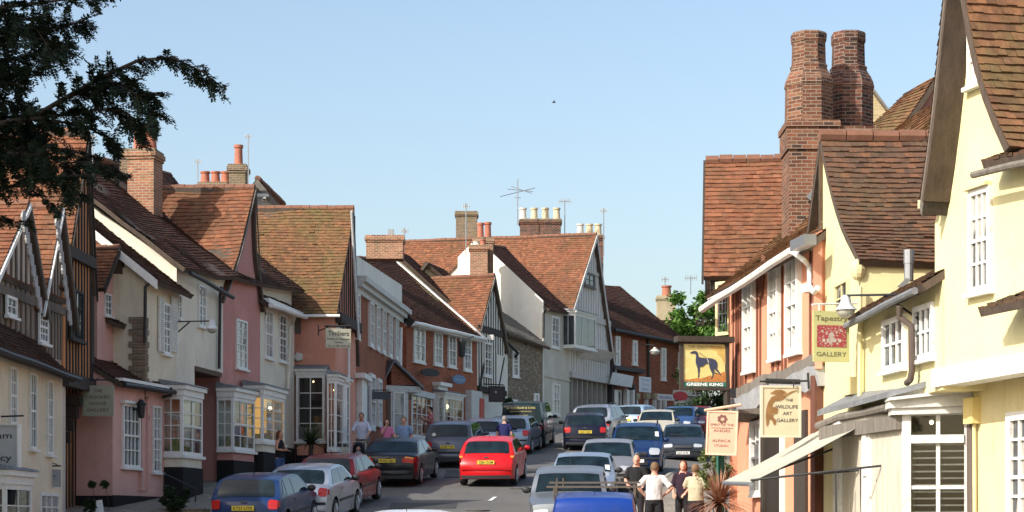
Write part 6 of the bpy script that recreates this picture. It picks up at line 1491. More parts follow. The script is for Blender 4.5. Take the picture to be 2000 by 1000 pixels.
    for s in (-1, 1):
        kn, an = L_[s]; hp = V(s*.085, 0, .88); m.tube([hp, V(*kn).lerp(hp, .5), V(*kn), V(*kn).lerp(V(*an), .5), V(*an)+V(0,0,.02)], [.100*k*b_, .092*k*b_, .070*k, .068*k, .062*k], 12)
    remesh(m, 'trousers', trousers, t, .015*k, 2)
    for s in (-1, 1):
        af = V(*L_[s][1]); m = MB(); m.tube([af+V(0,.05,-.04), af+V(0,-.02,-.035), af+V(0,-.16,-.045)], [(.045*k,.035*k), (.047*k,.036*k), (.040*k,.026*k)], 10, ell=(1,0,0), round_ends=True)
        m.build('shoe', shoes or TRIM, t, smooth=True)
    if hair:
        m = MB(); m.ball(hc+V(0,.020,.026), .104*k, n=10, sc=(.86, .93, 1.05))
        if hairlen: m.tube([hc+V(0,.06,.02), hc+V(0,.075,-.10), hc+V(0,.06,-.10-hairlen)], [(.085*k,.05*k), (.085*k,.045*k), (.06*k,.03*k)], 12, ell=(1,0,0), round_ends=True)
        if hairlen:
            for s in (-1, 1): m.tube([hc+V(s*.06,.0,.05), hc+V(s*.078,.01,-.05), hc+V(s*.07,.02,-.08-hairlen*.5)], .028*k, 8, round_ends=True)
        remesh(m, 'hair', hair, t, .010, 1)
    m = MB()
    for s in (-1, 1): m.ball(hc+d*.082*k+V(s*.032, .004, .018), .010*k, n=5)
    m.build('eyes', flat('dark_eye', (.03,.02,.02), .3) if 'dark_eye' not in bpy.data.materials else bpy.data.materials['dark_eye'], t)
    m = MB(); mo = hc+d*.088*k+V(0,0,-.052); m.tube([mo-V(.022,0,0), mo-V(0,.004,0), mo+V(.022,0,0)], .006*k, 5); m.build('mouth', flat('lips', (.38,.14,.12), .6) if 'lips' not in bpy.data.materials else bpy.data.materials['lips'], t)
    if belt:
        m = MB(); m.tube([V(0,0,.905), V(0,0,.935)], [(.168*k*b_,.124*k*b_)]*2, 16, ell=(1,0,0)); m.build('belt', TRIM, t)
    X = (px-CX)/FPX*Y; t.location = (X, Y, pave_z(X, Y)+zoff); t.rotation_euler = (0, 0, R(face)); return t
HB = cloth('brown_hair', (.10,.045,.025)); HD = cloth('dark_hair', (.03,.02,.018)); HG_ = cloth('grey_hair', (.28,.25,.22)); HBL = cloth('auburn_hair', (.16,.06,.03)); HSB = cloth('sandy_hair', (.20,.13,.08))
JEAN = cloth('blue_denim', (.06,.10,.22)); BLK = cloth('black_cloth', (.022,.022,.025)); 
person('woman in black vest and blue jeans standing with folded arms beside the cream house', 546, 57.6, 1.66, 62, BLK, JEAN, HBL, arms={1: ((.235,-.06,1.15),(.02,-.22,1.17)), -1: ((-.235,-.06,1.15),(-.0,-.24,1.13))}, sleeve='none', hairlen=.10, female=True, skin=SKIN2, zoff=.12, head=(0,.2))
person('man in pale open-necked shirt leaning forward as he pushes a pushchair', 706, 66.5, 1.80, 4, cloth('pale_blue_shirt', (.60,.64,.78)), cloth('khaki', (.20,.16,.11)), HD, arms={1: ((.27,-.10,1.16),(.20,-.34,1.02)), -1: ((-.27,-.10,1.16),(-.20,-.34,1.02))}, sleeve='rolled', lean=14, skin=SKIN2, bulk=1.08, zoff=.12)
person('dark haired woman in pink t-shirt holding a hand to her face', 756, 67.6, 1.64, 8, cloth('pink_cotton', (.62,.20,.34)), JEAN, HD, arms={-1: ((-.19,-.14,1.20),(-.05,-.17,1.50)), 1: ((.22,-.06,1.14),(.30,-.22,1.02))}, hairlen=.12, female=True, head=(-.25,-.3), zoff=.08)
person('tall man in blue short-sleeved shirt standing beside the woman in pink', 789, 68.2, 1.84, -6, cloth('blue_shirt', (.22,.33,.50)), cloth('navy_trousers', (.03,.035,.06)), HSB, arms={1: ((.25,.05,1.16),(.22,-.04,.93)), -1: ((-.24,.0,1.15),(-.27,-.10,.93))}, bulk=1.05, belt=True, zoff=.08)
person('dark haired woman in checked pink top with brown bag by the shop window', 841, 76.0, 1.72, -70, cloth('pink_check', (.50,.16,.17)), cloth('brown_skirt', (.11,.06,.04)), HD, arms={1: ((.20,-.12,1.18),(.10,-.36,1.30)), -1: ((-.20,-.10,1.16),(-.08,-.34,1.28))}, female=True, zoff=.1)
person('grey haired man in navy polo shirt bending away from us between the cars', 984, 71.7, 1.80, 170, cloth('navy_polo', (.022,.025,.09)), cloth('navy_trousers2', (.03,.03,.05)), HG_, arms={1: ((.24,-.04,1.17),(.24,-.12,.94)), -1: ((-.24,-.04,1.17),(-.24,-.12,.94))}, lean=12, bulk=1.15)
person('bald man in black t-shirt facing us with arms on hips', 1243, 47.6, 1.80, -14, BLK, cloth('charcoal_jeans', (.035,.035,.04)), None, arms={1: ((.26,-.02,1.16),(.18,-.22,1.02)), -1: ((-.24,-.04,1.15),(-.16,-.24,1.05))}, bulk=1.05, head=(.15,0))
person('man in white t-shirt seen from behind, hand on hip, black trousers', 1278, 44.8, 1.80, 176, cloth('white_cotton', (.62,.61,.60)), BLK, HSB, arms={1: ((.35,.02,1.20),(.20,-.06,1.02)), -1: ((-.37,.06,1.17),(-.22,-.08,1.04))}, bulk=1.12, belt=True, legs={-1: ((-.13,-.02,.50),(-.17,.02,.07)), 1: ((.13,-.02,.50),(.17,.02,.07))}, head=(-.1,0))
person('younger man in dark plum shirt facing us between the other two men', 1334, 46.4, 1.74, -18, cloth('plum_shirt', (.035,.02,.032)), BLK, HB, arms={-1: ((-.24,.0,1.14),(-.17,-.20,.97)), 1: ((.22,-.02,1.14),(.10,-.22,.98))}, sleeve='rolled', hairlen=.03, head=(.25,-.2))
person('man in cream shirt seen from behind with arms crossed in front', 1359, 44.8, 1.76, 158, cloth('cream_shirt', (.50,.45,.31)), cloth('black_jeans', (.022,.02,.025)), HSB, arms={1: ((.27,-.06,1.22),(.10,-.26,1.30)), -1: ((-.24,-.05,1.17),(-.08,-.26,1.22))}, bulk=1.1, belt=True, head=(.3,0))
# pushchair with baby
ps = thing('pushchair', 'dark hooded pushchair pushed along the pavement by the man in the pale shirt', 'pushchair', (0,0,0))
m = MB(); 
for s in (-1, 1):
    for y in (-.28, .32): m.lathe([(.05,-.02),(.13,-.02),(.14,0),(.13,.02),(.05,.02)], (s*.25, y, .14), 14, axis=(1,0,0))
m.build('wheel', TRIM, ps, smooth=True)
m = MB()
for s in (-1, 1): m.tube([(s*.25,-.28,.16),(s*.24,.0,.55),(s*.23,.35,.98),(s*.22,.45,1.02)], .013, 6); m.tube([(s*.25,.32,.16),(s*.24,.0,.55)], .013, 6)
m.tube([(-.22,.45,1.02),(.22,.45,1.02)], .02, 6); m.build('frame', METAL, ps)
m = MB(); m.tube([(0,-.22,.42),(0,-.02,.40),(0,.16,.62),(0,.22,.88)], [(.20,.05),(.21,.08),(.20,.07),(.18,.05)], 12, ell=(1,0,0), round_ends=True); m.build('seat', cloth('pushchair_fabric', (.03,.032,.04)), ps, smooth=True)
m = MB(); P_ = [[Vector((.235*math.sin(a)*1.0, .10-.30*b*math.cos(c_), .74+.26*math.cos(a)*1.0+.0)) for a in [(-90+15*i)*math.pi/180 for i in range(13)]] for b, c_ in ((0,0),(.5,.3),(.9,.6),(1,.8))]
m.grid(P_); m.grid([[p+(p-Vector((0,.05,.74))).normalized()*.01 for p in r_] for r_ in P_], 0, True); m.build('hood', bpy.data.materials['pushchair_fabric'], ps, smooth=True)
X = (700-CX)/FPX*65.35; ps.location = (X, 65.35, pave_z(X, 65.35)+.02); ps.rotation_euler = (0,0,R(4))
bb = thing('person', 'baby sitting in the hooded pushchair with face showing', 'baby', (0,0,0)); m = MB()
m.tube([(0,-.02,.50),(0,.05,.66)], [(.09,.07),(.07,.06)], 10, ell=(1,0,0), round_ends=True); m.ball((0,.03,.78), .082, n=10, sc=(.95,1,1.1)); 
for s in (-1, 1): m.tube([(s*.07,.04,.66),(s*.12,-.04,.57),(s*.06,-.12,.56)], [.028,.025,.02], 8, round_ends=True); m.tube([(s*.05,-.02,.48),(s*.07,-.2,.50),(s*.06,-.25,.38)], [.04,.035,.028], 8, round_ends=True)
m.tube([(0,-.04,.775),(0,-.062,.765)], .012, 5); remesh(m, 'body', SKIN, bb, .01, 2)
m = MB(); m.tube([(0,-.03,.48),(0,.05,.67)], [(.105,.085),(.085,.07)], 10, ell=(1,0,0), round_ends=True); remesh(m, 'babygrow', cloth('babygrow', (.30,.36,.40)), bb, .012, 2)
bb.location = ps.location; bb.rotation_euler = ps.rotation_euler
# shoulder bag
sbg = thing('shoulder_bag', 'brown leather shoulder bag carried by the woman at the shop window', 'bag', (0,0,0)); m = MB()
m.box(-.16,.16,-.05,.05,0,.30); sbo = m.build('bag', flat('brown_leather', (.13,.05,.025), .5), sbg); m = MB(); m.tube([(-.14,0,.3),(-.05,0,.62),(.05,0,.62),(.14,0,.3)], .012, 5); m.build('strap', bpy.data.materials['brown_leather'], sbg)
X = (834-CX)/FPX*75.7; sbg.location = (X, 75.6, pave_z(X, 75.6)+.85); sbg.rotation_euler = (0,0,R(40))
# ------------------------------------------------------------------ SIGNS, LAMPS, AERIALS
def sign(name, label, x0, y0, x1, y1, Y, dY, board, lines, frame=None, th=.05, fw=.04, x1y=None, cat='sign', bracket=None, skew=0, textmat=None, shape=None, extra=None):
    """hanging board between pixel corners; dY: how much deeper its right edge stands"""
    A = Face((PX(x0, 0, Y).x, Y), (PX(x1, 0, Y+dY).x, Y+dY)) if PX(x0,0,Y).x < PX(x1,0,Y+dY).x else None
    za, zb = ZP(y0, Y), ZP(y1, Y); t = thing(name, label, cat, A.p(A.L/2, (za+zb)/2))
    m = MB()
    if shape == 'oval':
        c = A.p(A.L/2, (za+zb)/2); n = 24; pts = [A.p(A.L/2+math.cos(2*math.pi*i/n)*A.L/2, (za+zb)/2+math.sin(2*math.pi*i/n)*(za-zb)/2, -th/2) for i in range(n)]; m.prism(pts, A.n*th)
    elif shape == 'arrow': m.prism([A.p(u*A.L, zb+(za-zb)*v, -th/2) for u, v in ((0,0),(.92,0),(1,.5),(.92,1),(0,1),(.04,.5))], A.n*th)
    else: A.box(m, 0, A.L, zb, za, -th/2, th/2)
    m.build('board', board, t)
    if frame:
        m = MB(); f = fw
        A.box(m, -f, 0, zb-f, za+f, -th*.9, th*.9); A.box(m, A.L, A.L+f, zb-f, za+f, -th*.9, th*.9); A.box(m, 0, A.L, za, za+f, -th*.9, th*.9); A.box(m, 0, A.L, zb-f, zb, -th*.9, th*.9); m.build('frame', frame, t)
    if lines:
        m = MB(); H = za-zb
        for s, v, h, w_ in lines: put_text(m, s, A.p(A.L*(.5 if not isinstance(w_, tuple) else w_[1]), zb+H*v, th/2+.004), A.t, (0,0,1), h*H, (w_[0] if isinstance(w_, tuple) else w_)*A.L, .012)
        m.build('lettering', textmat or BLACK, t)
    if bracket:
        m = MB()
        for path, r in bracket: m.tube([PX(*p) for p in path], r, 6)
        m.build('bracket', BLACK, t)
    if extra: extra(t, A, zb, za, th/2+.004)
    return t
TXT = flat('dark_lettering', (.05,.04,.04), .6)
# pub sign with greyhound
def hound(t, A, zb, za, d):
    H = za-zb
    P = lambda u, v, o=0: A.p(A.L*u, zb+H*v, d+o)
    def slab(nm, pts, mat, o=.0, th=.003): m = MB(); m.prism([P(u, v, o) for u, v in pts], A.n*th); return m.build(nm, mat, t)
    slab('ground_panel', [(0,.115),(1,.115),(1,.33),(.93,.36),(.86,.30),(.78,.33),(.70,.24),(.62,.27),(.52,.22),(.40,.19),(.30,.20),(.15,.17),(0,.16)], paint('autumn_ground', (.52,.20,.05), .6, .5, (.62,.42,.10)), 0)
    slab('foliage_panel', [(.62,.97),(1,.97),(1,.52),(.93,.60),(.88,.72),(.80,.76),(.78,.84),(.68,.88)], paint('painted_leaves', (.62,.42,.12), .6, .3, (.45,.20,.05)), 0)
    slab('bottom_band', [(0,0),(1,0),(1,.115),(0,.115)], flat('brewery_green', (.02,.14,.11), .5), .0)
    dog = flat('hound_blue_black', (.035,.045,.085), .5)
    out = [(.155,.795),(.20,.825),(.25,.84),(.30,.835),(.335,.80),(.345,.74),(.36,.70),(.44,.68),(.52,.672),(.60,.675),(.68,.665),(.75,.635),(.79,.58),(.80,.50),(.785,.44),(.82,.38),(.87,.315),(.895,.27),(.875,.265),(.83,.315),(.76,.39),(.72,.42),(.705,.37),(.715,.31),(.70,.25),(.665,.18),(.645,.18),(.675,.26),(.68,.31),(.64,.38),(.61,.46),(.595,.55),(.53,.54),(.46,.475),(.385,.46),(.375,.34),(.37,.26),(.35,.21),(.335,.21),(.345,.30),(.33,.42),(.305,.50),(.285,.57),(.29,.66),(.295,.74),(.27,.775),(.22,.775),(.165,.78)]
    slab('greyhound_figure', out, dog, .003)
    slab('greyhound_collar', [(.545,.66),(.56,.66),(.60,.57),(.585,.565)], flat('pale_girth', (.6,.58,.55), .5), .007)
    m = MB(); m.tube([P(.72,.40,.008), P(.70,.35,.008), P(.74,.32,.008), P(.78,.325,.008)], .008, 5); m.tube([P(.36,.81,.008), P(.45,.74,.008), P(.55,.665,.008)], .004, 4); m.build('tail_and_lead', TXT, t)
    m = MB(); put_text(m, 'GREENE KING', P(.5,.057,.005), A.t, (0,0,1), H*.070, A.L*.86, .03); m.build('lettering', flat('white_lettering', (.85,.85,.82), .5), t)
    m = MB(); put_text(m, 'THE GREYHOUND', P(.5,.945,.005), A.t, (0,0,1), H*.05, A.L*.80, .01); m.build('lettering', flat('brown_lettering', (.22,.15,.05), .5), t)
YC = paint('painted_sky_yellow', (.68,.58,.22), .5, .18, (.74,.70,.46))
gk = sign('pub_sign', 'hanging pub sign painted with a dark greyhound on yellow above a green lettered band', 1334, 672, 1417, 755, 41.6, .15, YC, None, OAK, .06, .07, extra=hound)
m = MB(); Fg = Face((PX(1329, 0, 41.6).x, 41.6), (PX(1431, 0, 41.8).x, 41.8)); Fg.box(m, -.1, Fg.L, Fg.z(1330, 668), Fg.z(1330, 657), -.15, .15); m.tube([Fg.p(.1, Fg.z(1330,668)), Fg.p(.1, Fg.z(1330,672))], .02); 
m.tube([Fg.p(Fg.L-.15, Fg.z(1330, 668), 0), Fg.p(Fg.L-.12, Fg.z(1330, 790), 0)], .07); m.build('gallows_bracket', OAK, gk)
PCH = paint('peach_board', (.60,.38,.26), .6, .06); PTX = flat('peach_lettering', (.16,.06,.045), .6)
def motif(t, A, zb, za, d):
    H = za-zb; m = MB()
    for a in range(7):
        q = a*math.pi*2/7; c = A.p(A.L*.5+math.cos(q)*.07, zb+H*.84+math.sin(q)*.06, d); m.tube([c, c+A.n*.004], .035, 5)
    m.build('emblem', PTX, t)
    m = MB(); m.tube([A.p(A.L*.1, zb+H*.62, d), A.p(A.L*.9, zb+H*.62, d)], .005, 4); m.build('rule', PTX, t)
sg = sign('hanging_sign', 'peach board sign reading Spirit of the Andes Alpaca Studio on a white arm', 1383, 806, 1437, 886, 40.2, -.1, PCH, [('SPIRIT OF THE', .70, .055, .84), ('ANDES', .555, .065, .62), ('ALPACA', .31, .065, .68), ('STUDIO', .19, .055, .52)], paint('peach_frame', (.72,.50,.36), .6), .04, .035, textmat=PTX, extra=motif)
m = MB(); m.tube([PX(1374, 803, 40.2), PX(1446, 789, 40.0)], .03, 8); m.tube([PX(1393, 800, 40.2), PX(1393, 806, 40.2)], .015); m.tube([PX(1425, 795, 40.1), PX(1426, 806, 40.1)], .015); m.build('bracket', PCH, sg)
sg.rotation_euler = (0, R(2.2), 0)
WB = paint('parchment_board', (.56,.48,.33), .6, .06)
def hare(t, A, zb, za, d):
    H = za-zb; P = lambda u, v: A.p(A.L*u, zb+H*v, d)
    out = [(.93,.95),(.80,.93),(.66,.88),(.60,.93),(.50,.96),(.35,.95),(.20,.88),(.30,.86),(.40,.86),(.24,.80),(.14,.68),(.09,.52),(.08,.36),(.10,.20),(.13,.18),(.17,.26),(.18,.34),(.26,.30),(.30,.22),(.34,.21),(.37,.28),(.35,.33),(.27,.39),(.30,.44),(.40,.46),(.42,.55),(.34,.60),(.26,.58),(.27,.66),(.34,.72),(.48,.72),(.60,.78),(.68,.84),(.82,.90),(.92,.93)]
    m = MB(); m.prism([P(u, v) for u, v in out], A.n*.004); m.build('leaping_hare', paint('hare_brown', (.30,.15,.05), .6, .4, (.50,.30,.12)), t)
sg = sign('hanging_sign', 'cream board with a leaping brown hare reading The Wildlife Art Gallery', 1489, 757, 1560, 850, 34.8, .1, WB, [('THE', .74, .055, (.20,.73)), ('WILDLIFE', .60, .07, (.62,.66)), ('ART', .46, .07, (.25,.68)), ('GALLERY', .315, .07, (.60,.68))], paint('parchment_frame', (.62,.55,.42), .6), .04, .035, textmat=TXT, extra=hare)
m = MB(); m.tube([PX(1484, 745, 34.8), PX(1580, 744, 35.0)], .018, 6); m.tube([PX(1496, 744, 34.8), PX(1562, 746, 34.9)], .045, 8); m.tube([PX(1578, 728, 35), PX(1580, 760, 35)], .02, 6)
for x in (1500, 1550): m.tube([PX(x, 745, 34.8), PX(x, 757, 34.8)], .012, 5)
m.build('bracket', BLACK, sg)
OLV = paint('olive_yellow_board', (.50,.48,.21), .6, .06)
def tapestry(t, A, zb, za, d):
    H = za-zb; P = lambda u, v: A.p(A.L*u, zb+H*v, d)
    mm, nt, b = nodes('woven_red_panel'); b.inputs['Roughness'].default_value = .9
    v = N(nt, 'ShaderNodeTexVoronoi'); v.inputs['Scale'].default_value = 28; g_ = N(nt, 'ShaderNodeNewGeometry'); nt.links.new(g_.outputs['Position'], v.inputs['Vector'])
    nt.links.new(mixc(nt, mrange(nt, v.outputs[0], .30, .36), (.42,.30,.25), (.32,.05,.05)), b.inputs['Base Color'])
    m = MB(); m.prism([P(.09,.29),(P(.91,.29)),P(.91,.72),P(.09,.72)], A.n*.004); m.build('woven_panel', mm, t)
    m = MB()
    for u, v_, r_ in ((.5,.53,.045),(.42,.42,.04),(.58,.42,.035),(.5,.44,.05),(.28,.42,.03),(.72,.42,.03),(.24,.60,.022),(.76,.62,.022),(.36,.56,.02),(.64,.58,.018),(.47,.36,.02),(.33,.36,.018),(.66,.36,.018)): c = P(u, v_)+A.n*.004; m.tube([c, c+A.n*.003], r_, 9)
    m.build('woven_motif', paint('woven_pale', (.50,.42,.36), .8, .3, (.3,.2,.18)), t)
sg = sign('hanging_sign', 'olive yellow board reading Tapestry Gallery with a woven red panel', 1588, 607, 1658, 706, 33.2, .15, OLV, [('Tapestry', .86, .10, .90), ('GALLERY', .15, .085, .84)], None, .04, textmat=flat('olive_lettering', (.16,.14,.07), .6), extra=tapestry)
m = MB(); m.tube([PX(1586, 595, 33.2), PX(1690, 592, 33.6)], .018, 6); 
for x in (1600, 1645): m.tube([PX(x, 595, 33.2), PX(x, 607, 33.2)], .01, 5)
m.build('bracket', WHITE, sg)
# left side signs
sign('hanging_sign', 'grey green board on the pink cottage side wall reading The Crooked House Gallery', 162, 753, 222, 813, 49.4, -.1, paint('sage_board', (.36,.36,.26), .6, .08), [('THE', .82, .10, .28), ('CROOKED', .62, .10, .78), ('HOUSE', .41, .10, .56), ('GALLERY', .20, .10, .72)], None, .04, textmat=flat('faded_red_lettering', (.16,.08,.06), .6), bracket=[([(150, 742, 49.4), (222, 742, 49.3)], .018), ([(186, 742, 49.4), (186, 753, 49.4)], .012), ([(178, 737, 49.4), (186, 742, 49.4), (195, 737, 49.4)], .01)])
def cross(t, A, zb, za, d):
    m = MB(); H = za-zb; c = A.L*.5; z = zb+H*.50; A.box(m, c-.20, c+.20, z-.06, z+.06, d-.004, d+.003); A.box(m, c-.06, c+.06, z-.18, z-.06, d-.004, d+.003); A.box(m, c-.06, c+.06, z+.06, z+.18, d-.004, d+.003); m.build('green_cross', flat('pharmacy_green', (.02,.22,.10), .5), t)
sign('hanging_sign', 'white lettered pharmacy sign with green cross cut by the left edge', -86, 832, 36, 912, 40.4, -.2, paint('pale_grey_board', (.50,.52,.53), .5, .06), [('Lavenham', .76, .15, .82), ('Pharmacy', .22, .15, .82)], WHITE, .10, .03, textmat=TXT, extra=cross, bracket=[([(-40, 815, 40.4), (46, 812, 40.7)], .02)])
sign('hanging_sign', 'small grey shop sign hanging below the cream cottage wall', 78, 917, 119, 951, 44.3, .0, paint('grey_board', (.34,.36,.37), .6, .08), [('Lavenham', .66, .22, .6), ('Blue', .3, .2, .3)], None, .04, textmat=flat('blue_grey_lettering', (.16,.22,.28), .6), bracket=[([(70, 910, 44.3), (119, 910, 44.3)], .018), ([(71, 880, 44.3), (71, 912, 44.3)], .015), ([(72, 890, 44.3), (112, 908, 44.3)], .012)])
sign('hanging_sign', 'cream antiques sign lettered Timbers hanging from the salmon pink corner shop', 636, 641, 685, 679, 65.4, .3, paint('cream_board', (.55,.52,.38), .6, .08), [('Timbers', .76, .24, .84), ('Antiques & Collectables', .47, .10, .92), ('Centre', .30, .10, .35), ('Tel. 01787 247218', .10, .11, .88)], None, .05, textmat=TXT, bracket=[([(608, 655, 66.3), (608, 636, 66.3)], .0), ([(622, 655, 66.2), (622, 635, 66.2)], .02), ([(622, 646, 66.2), (640, 640, 65.5)], .02), ([(634, 637, 65.5), (686, 637, 65.7)], .035)])
sign('hanging_sign', 'pointed dark grey wooden shop sign by the gabled porch', 720, 764, 761, 779, 74.2, .5, flat('dark_grey_board', (.06,.065,.065), .6), None, None, .06, shape='arrow', bracket=[([(700, 762, 74.4), (760, 762, 74.4)], .02)])
sign('wall_sign', 'small dark oval sign fixed high on the second red brick house', 822, 718, 858, 734, 87.2, .9, flat('dark_oval_board', (.03,.025,.025), .6), None, None, .06, shape='oval')
sign('wall_sign', 'blue oval sign fixed on the second red brick house', 883, 731, 909, 749, 90.6, .7, flat('blue_oval_board', (.12,.20,.34), .5), [('Antiques', .5, .2, .6)], None, .06, shape='oval', textmat=flat('pale_blue_lettering', (.4,.48,.58), .5))
sign('hanging_sign', 'square black inn sign hanging on the timber framed house by the red door', 957, 756, 984, 783, 95.0, .2, flat('black_board', (.03,.015,.02), .5), None, OAK, .06, .05, bracket=[([(946, 750, 95.4), (984, 752, 95.2)], .03)], extra=lambda t, A, zb, za, d: (lambda m: (m.ball(A.p(A.L*.38, zb+(za-zb)*.62, d), .07), m.build('painted_head', paint('faded_portrait', (.35,.30,.30), .6), t)))(MB()))
sign('wall_sign', 'white rectangular board lettered in blue on the far brick terrace', 1249, 735, 1271, 765, 109.5, .9, paint('sky_white_board', (.62,.66,.70), .5), [('Flowers', .82, .14, .7), ('Pots &', .52, .14, .6), ('More', .2, .14, .5)], None, .05, textmat=flat('soft_blue_lettering', (.25,.32,.42), .6))
sign('wall_sign', 'long white gift shop fascia sign lettered in blue beside the red oval', 1284, 769, 1315, 781, 113.4, .8, OLDWHITE, [('Gift Gallery', .5, .42, .8)], None, .05, textmat=flat('mid_blue_lettering', (.12,.18,.35), .6))
sign('wall_sign', 'red oval post office sign over the white shopfront at the bend', 1315, 764, 1343, 782, 113.0, .5, flat('post_red', (.36,.03,.035), .5), None, None, .08, shape='oval')
sign('notice_board', 'small cream notice on a post outside the salmon pink corner shop', 661, 873, 680, 889, 65.8, .1, paint('notice_cream', (.55,.50,.40), .6), None, None, .03)
# bracket lamps
def lamp(label, pts, head, Y, r=.16):
    t = thing('street_lamp', label, 'lamp', PX(head[0], head[1], Y), 'bracket street lamps on the walls')
    m = MB(); 
    for p in pts: m.tube([PX(*q) for q in p], .02, 6)
    m.build('arm', BLACK, t); m = MB(); c = PX(head[0], head[1], Y)
    m.lathe([(.03, .22), (.07, .2), (.09, .08), (r*.9, .0), (r, -.02), (r*.5, -.01)][::-1], c, 14); m.build('lamp_shade', paint('lamp_white_%d' % int(Y*10), (.6,.62,.62), .4), t, smooth=True)
    m = MB(); m.ball(c+Vector((0,0,-.03)), r*.82, n=8, sc=(1,1,.8)); m.build('glass_bowl', flat('lamp_bowl_%d' % int(Y*10), (.45,.43,.36), .2), t, smooth=True)
lamp('street lamp on a long black arm from the tall cream house', [[(345, 628, 54.8), (412, 627, 52.8)], [(346, 650, 54.8), (370, 629, 54.2)]], (414, 641), 52.8)
lamp('white glass street lamp hanging beside the tapestry gallery sign', [[(1828, 574, 30.2), (1653, 577, 32.6)], [(1822, 642, 30.2), (1728, 578, 31.6)]], (1652, 603), 32.6, .18)
lamp('small street lamp on the far red brick terrace', [[(1248, 672, 109.5), (1279, 674, 108.6)]], (1279, 686), 108.6, .3)
t = thing('floodlight', 'small sunlit floodlight on the beam of the timber framed house', 'lamp', PX(958, 659, 95)); m = MB(); q = PX(958, 659, 95); m.box(q.x-.14, q.x+.14, q.y-.1, q.y+.1, q.z-.12, q.z+.12); m.tube([q, q+Vector((.1,.8,-.1))], .03); m.build('lamp_body', OLDWHITE, t)
t = thing('wall_lantern', 'black lantern on an iron arm on the second brick house', 'lamp', PX(902, 678, 90)); m = MB(); q = PX(902, 680, 90.2); m.lathe([(.05,-.4),(.16,-.36),(.20,.30),(.05,.45)], q, 6); m.tube([PX(902, 668, 90.2), PX(925, 657, 92.5)], .03); m.build('lantern', BLACK, t)
# TV aerials
def aerial(label, x, y0, y1, Y, kind=0):
    t = thing('tv_aerial', label, 'aerial', PX(x, y1, Y), 'television aerials on the roofs'); m = MB(); m.tube([PX(x, y1, Y), PX(x, y0, Y)], .02 if Y < 80 else .028, 6); m.build('mast', METAL, t)
    m = MB(); r = .012 if Y < 80 else .02
    if kind == 0:
        m.tube([PX(x-12, y0+3, Y), PX(x+12, y0+3, Y)], r)
        for i in range(6): m.tube([PX(x-11+i*4.4, y0-3, Y), PX(x-11+i*4.4+1, y0+8, Y)], r*.8)
    elif kind == 1:
        m.tube([PX(x-34, y0+34, Y), PX(x+34, y0+17, Y+.6)], r); m.tube([PX(x-20, y0+19, Y), PX(x+30, y0+24, Y)], r); m.tube([PX(x-12, y0+14, Y), PX(x+28, y0+28, Y)], r*.8); m.tube([PX(x-6, y0+36, Y), PX(x+6, y0+36, Y)], r)
    else:
        m.tube([PX(x-7, y0+5, Y), PX(x+7, y0+5, Y)], r)
        for dx in (-6, -2, 2, 6): m.tube([PX(x+dx, y0, Y), PX(x+dx, y0+9, Y)], r)
    m.build('antenna', METAL, t)
for a in (('aerial mast left of the two-pot brick chimney', 181, 262, 350, 57, 2), ('aerial with flat grid beside the low brick stack', 386, 311, 372, 70, 2), ('tall aerial mast right of the square brick stack', 485, 262, 366, 70.5, 2), ('small aerial on the parapet chimney', 790, 446, 470, 90, 2), ('bare mast in front of the mossy hexagonal stack', 910, 398, 500, 99, 2), ('large wide aerial left of the four cream pots', 1011, 350, 440, 111, 1), ('plain mast right of the four cream pots', 1103, 390, 460, 113, 0), ('aerial above the three cream pots', 1179, 407, 500, 112, 2), ('tiny aerial on the squat stone stack', 1299, 541, 558, 126, 2), ('aerial rising from the green tree', 1349, 540, 575, 119, 0)): aerial(*a)
# A-board, planters, post
t = thing('sign_board', 'small white folding board on the ground beside the pink cottage', 'sign', PX(192, 995, 46.8)); m = MB(); a = PX(186, 978, 46.8); b = PX(203, 1020, 46.8); m.prism([PX(184, 978, 46.8), PX(199, 976, 46.8), PX(206, 1022, 46.6), PX(190, 1022, 46.6)], (0,.03,0)); m.prism([PX(184, 978, 46.85), PX(199, 976, 46.85), PX(206, 1022, 47.2), PX(190, 1022, 47.2)], (0,.03,0)); m.build('board', WHITE, t)
m = MB(); m.tube([PX(1408, 875, 40.6), PX(1408, 1100, 40.6)], .075, 12); m.tube([PX(1402, 875, 40.5), PX(1402, 1100, 40.5)], .03, 8); m.lathe([(.11,0),(.12,.1),(.1,.12)], PX(1408, 1060, 40.6), 12)
tag(m.build('sign_post', paint('green_post', (.02,.13,.09), .45, .2), None), 'dark green post standing under the alpaca studio sign', 'post')
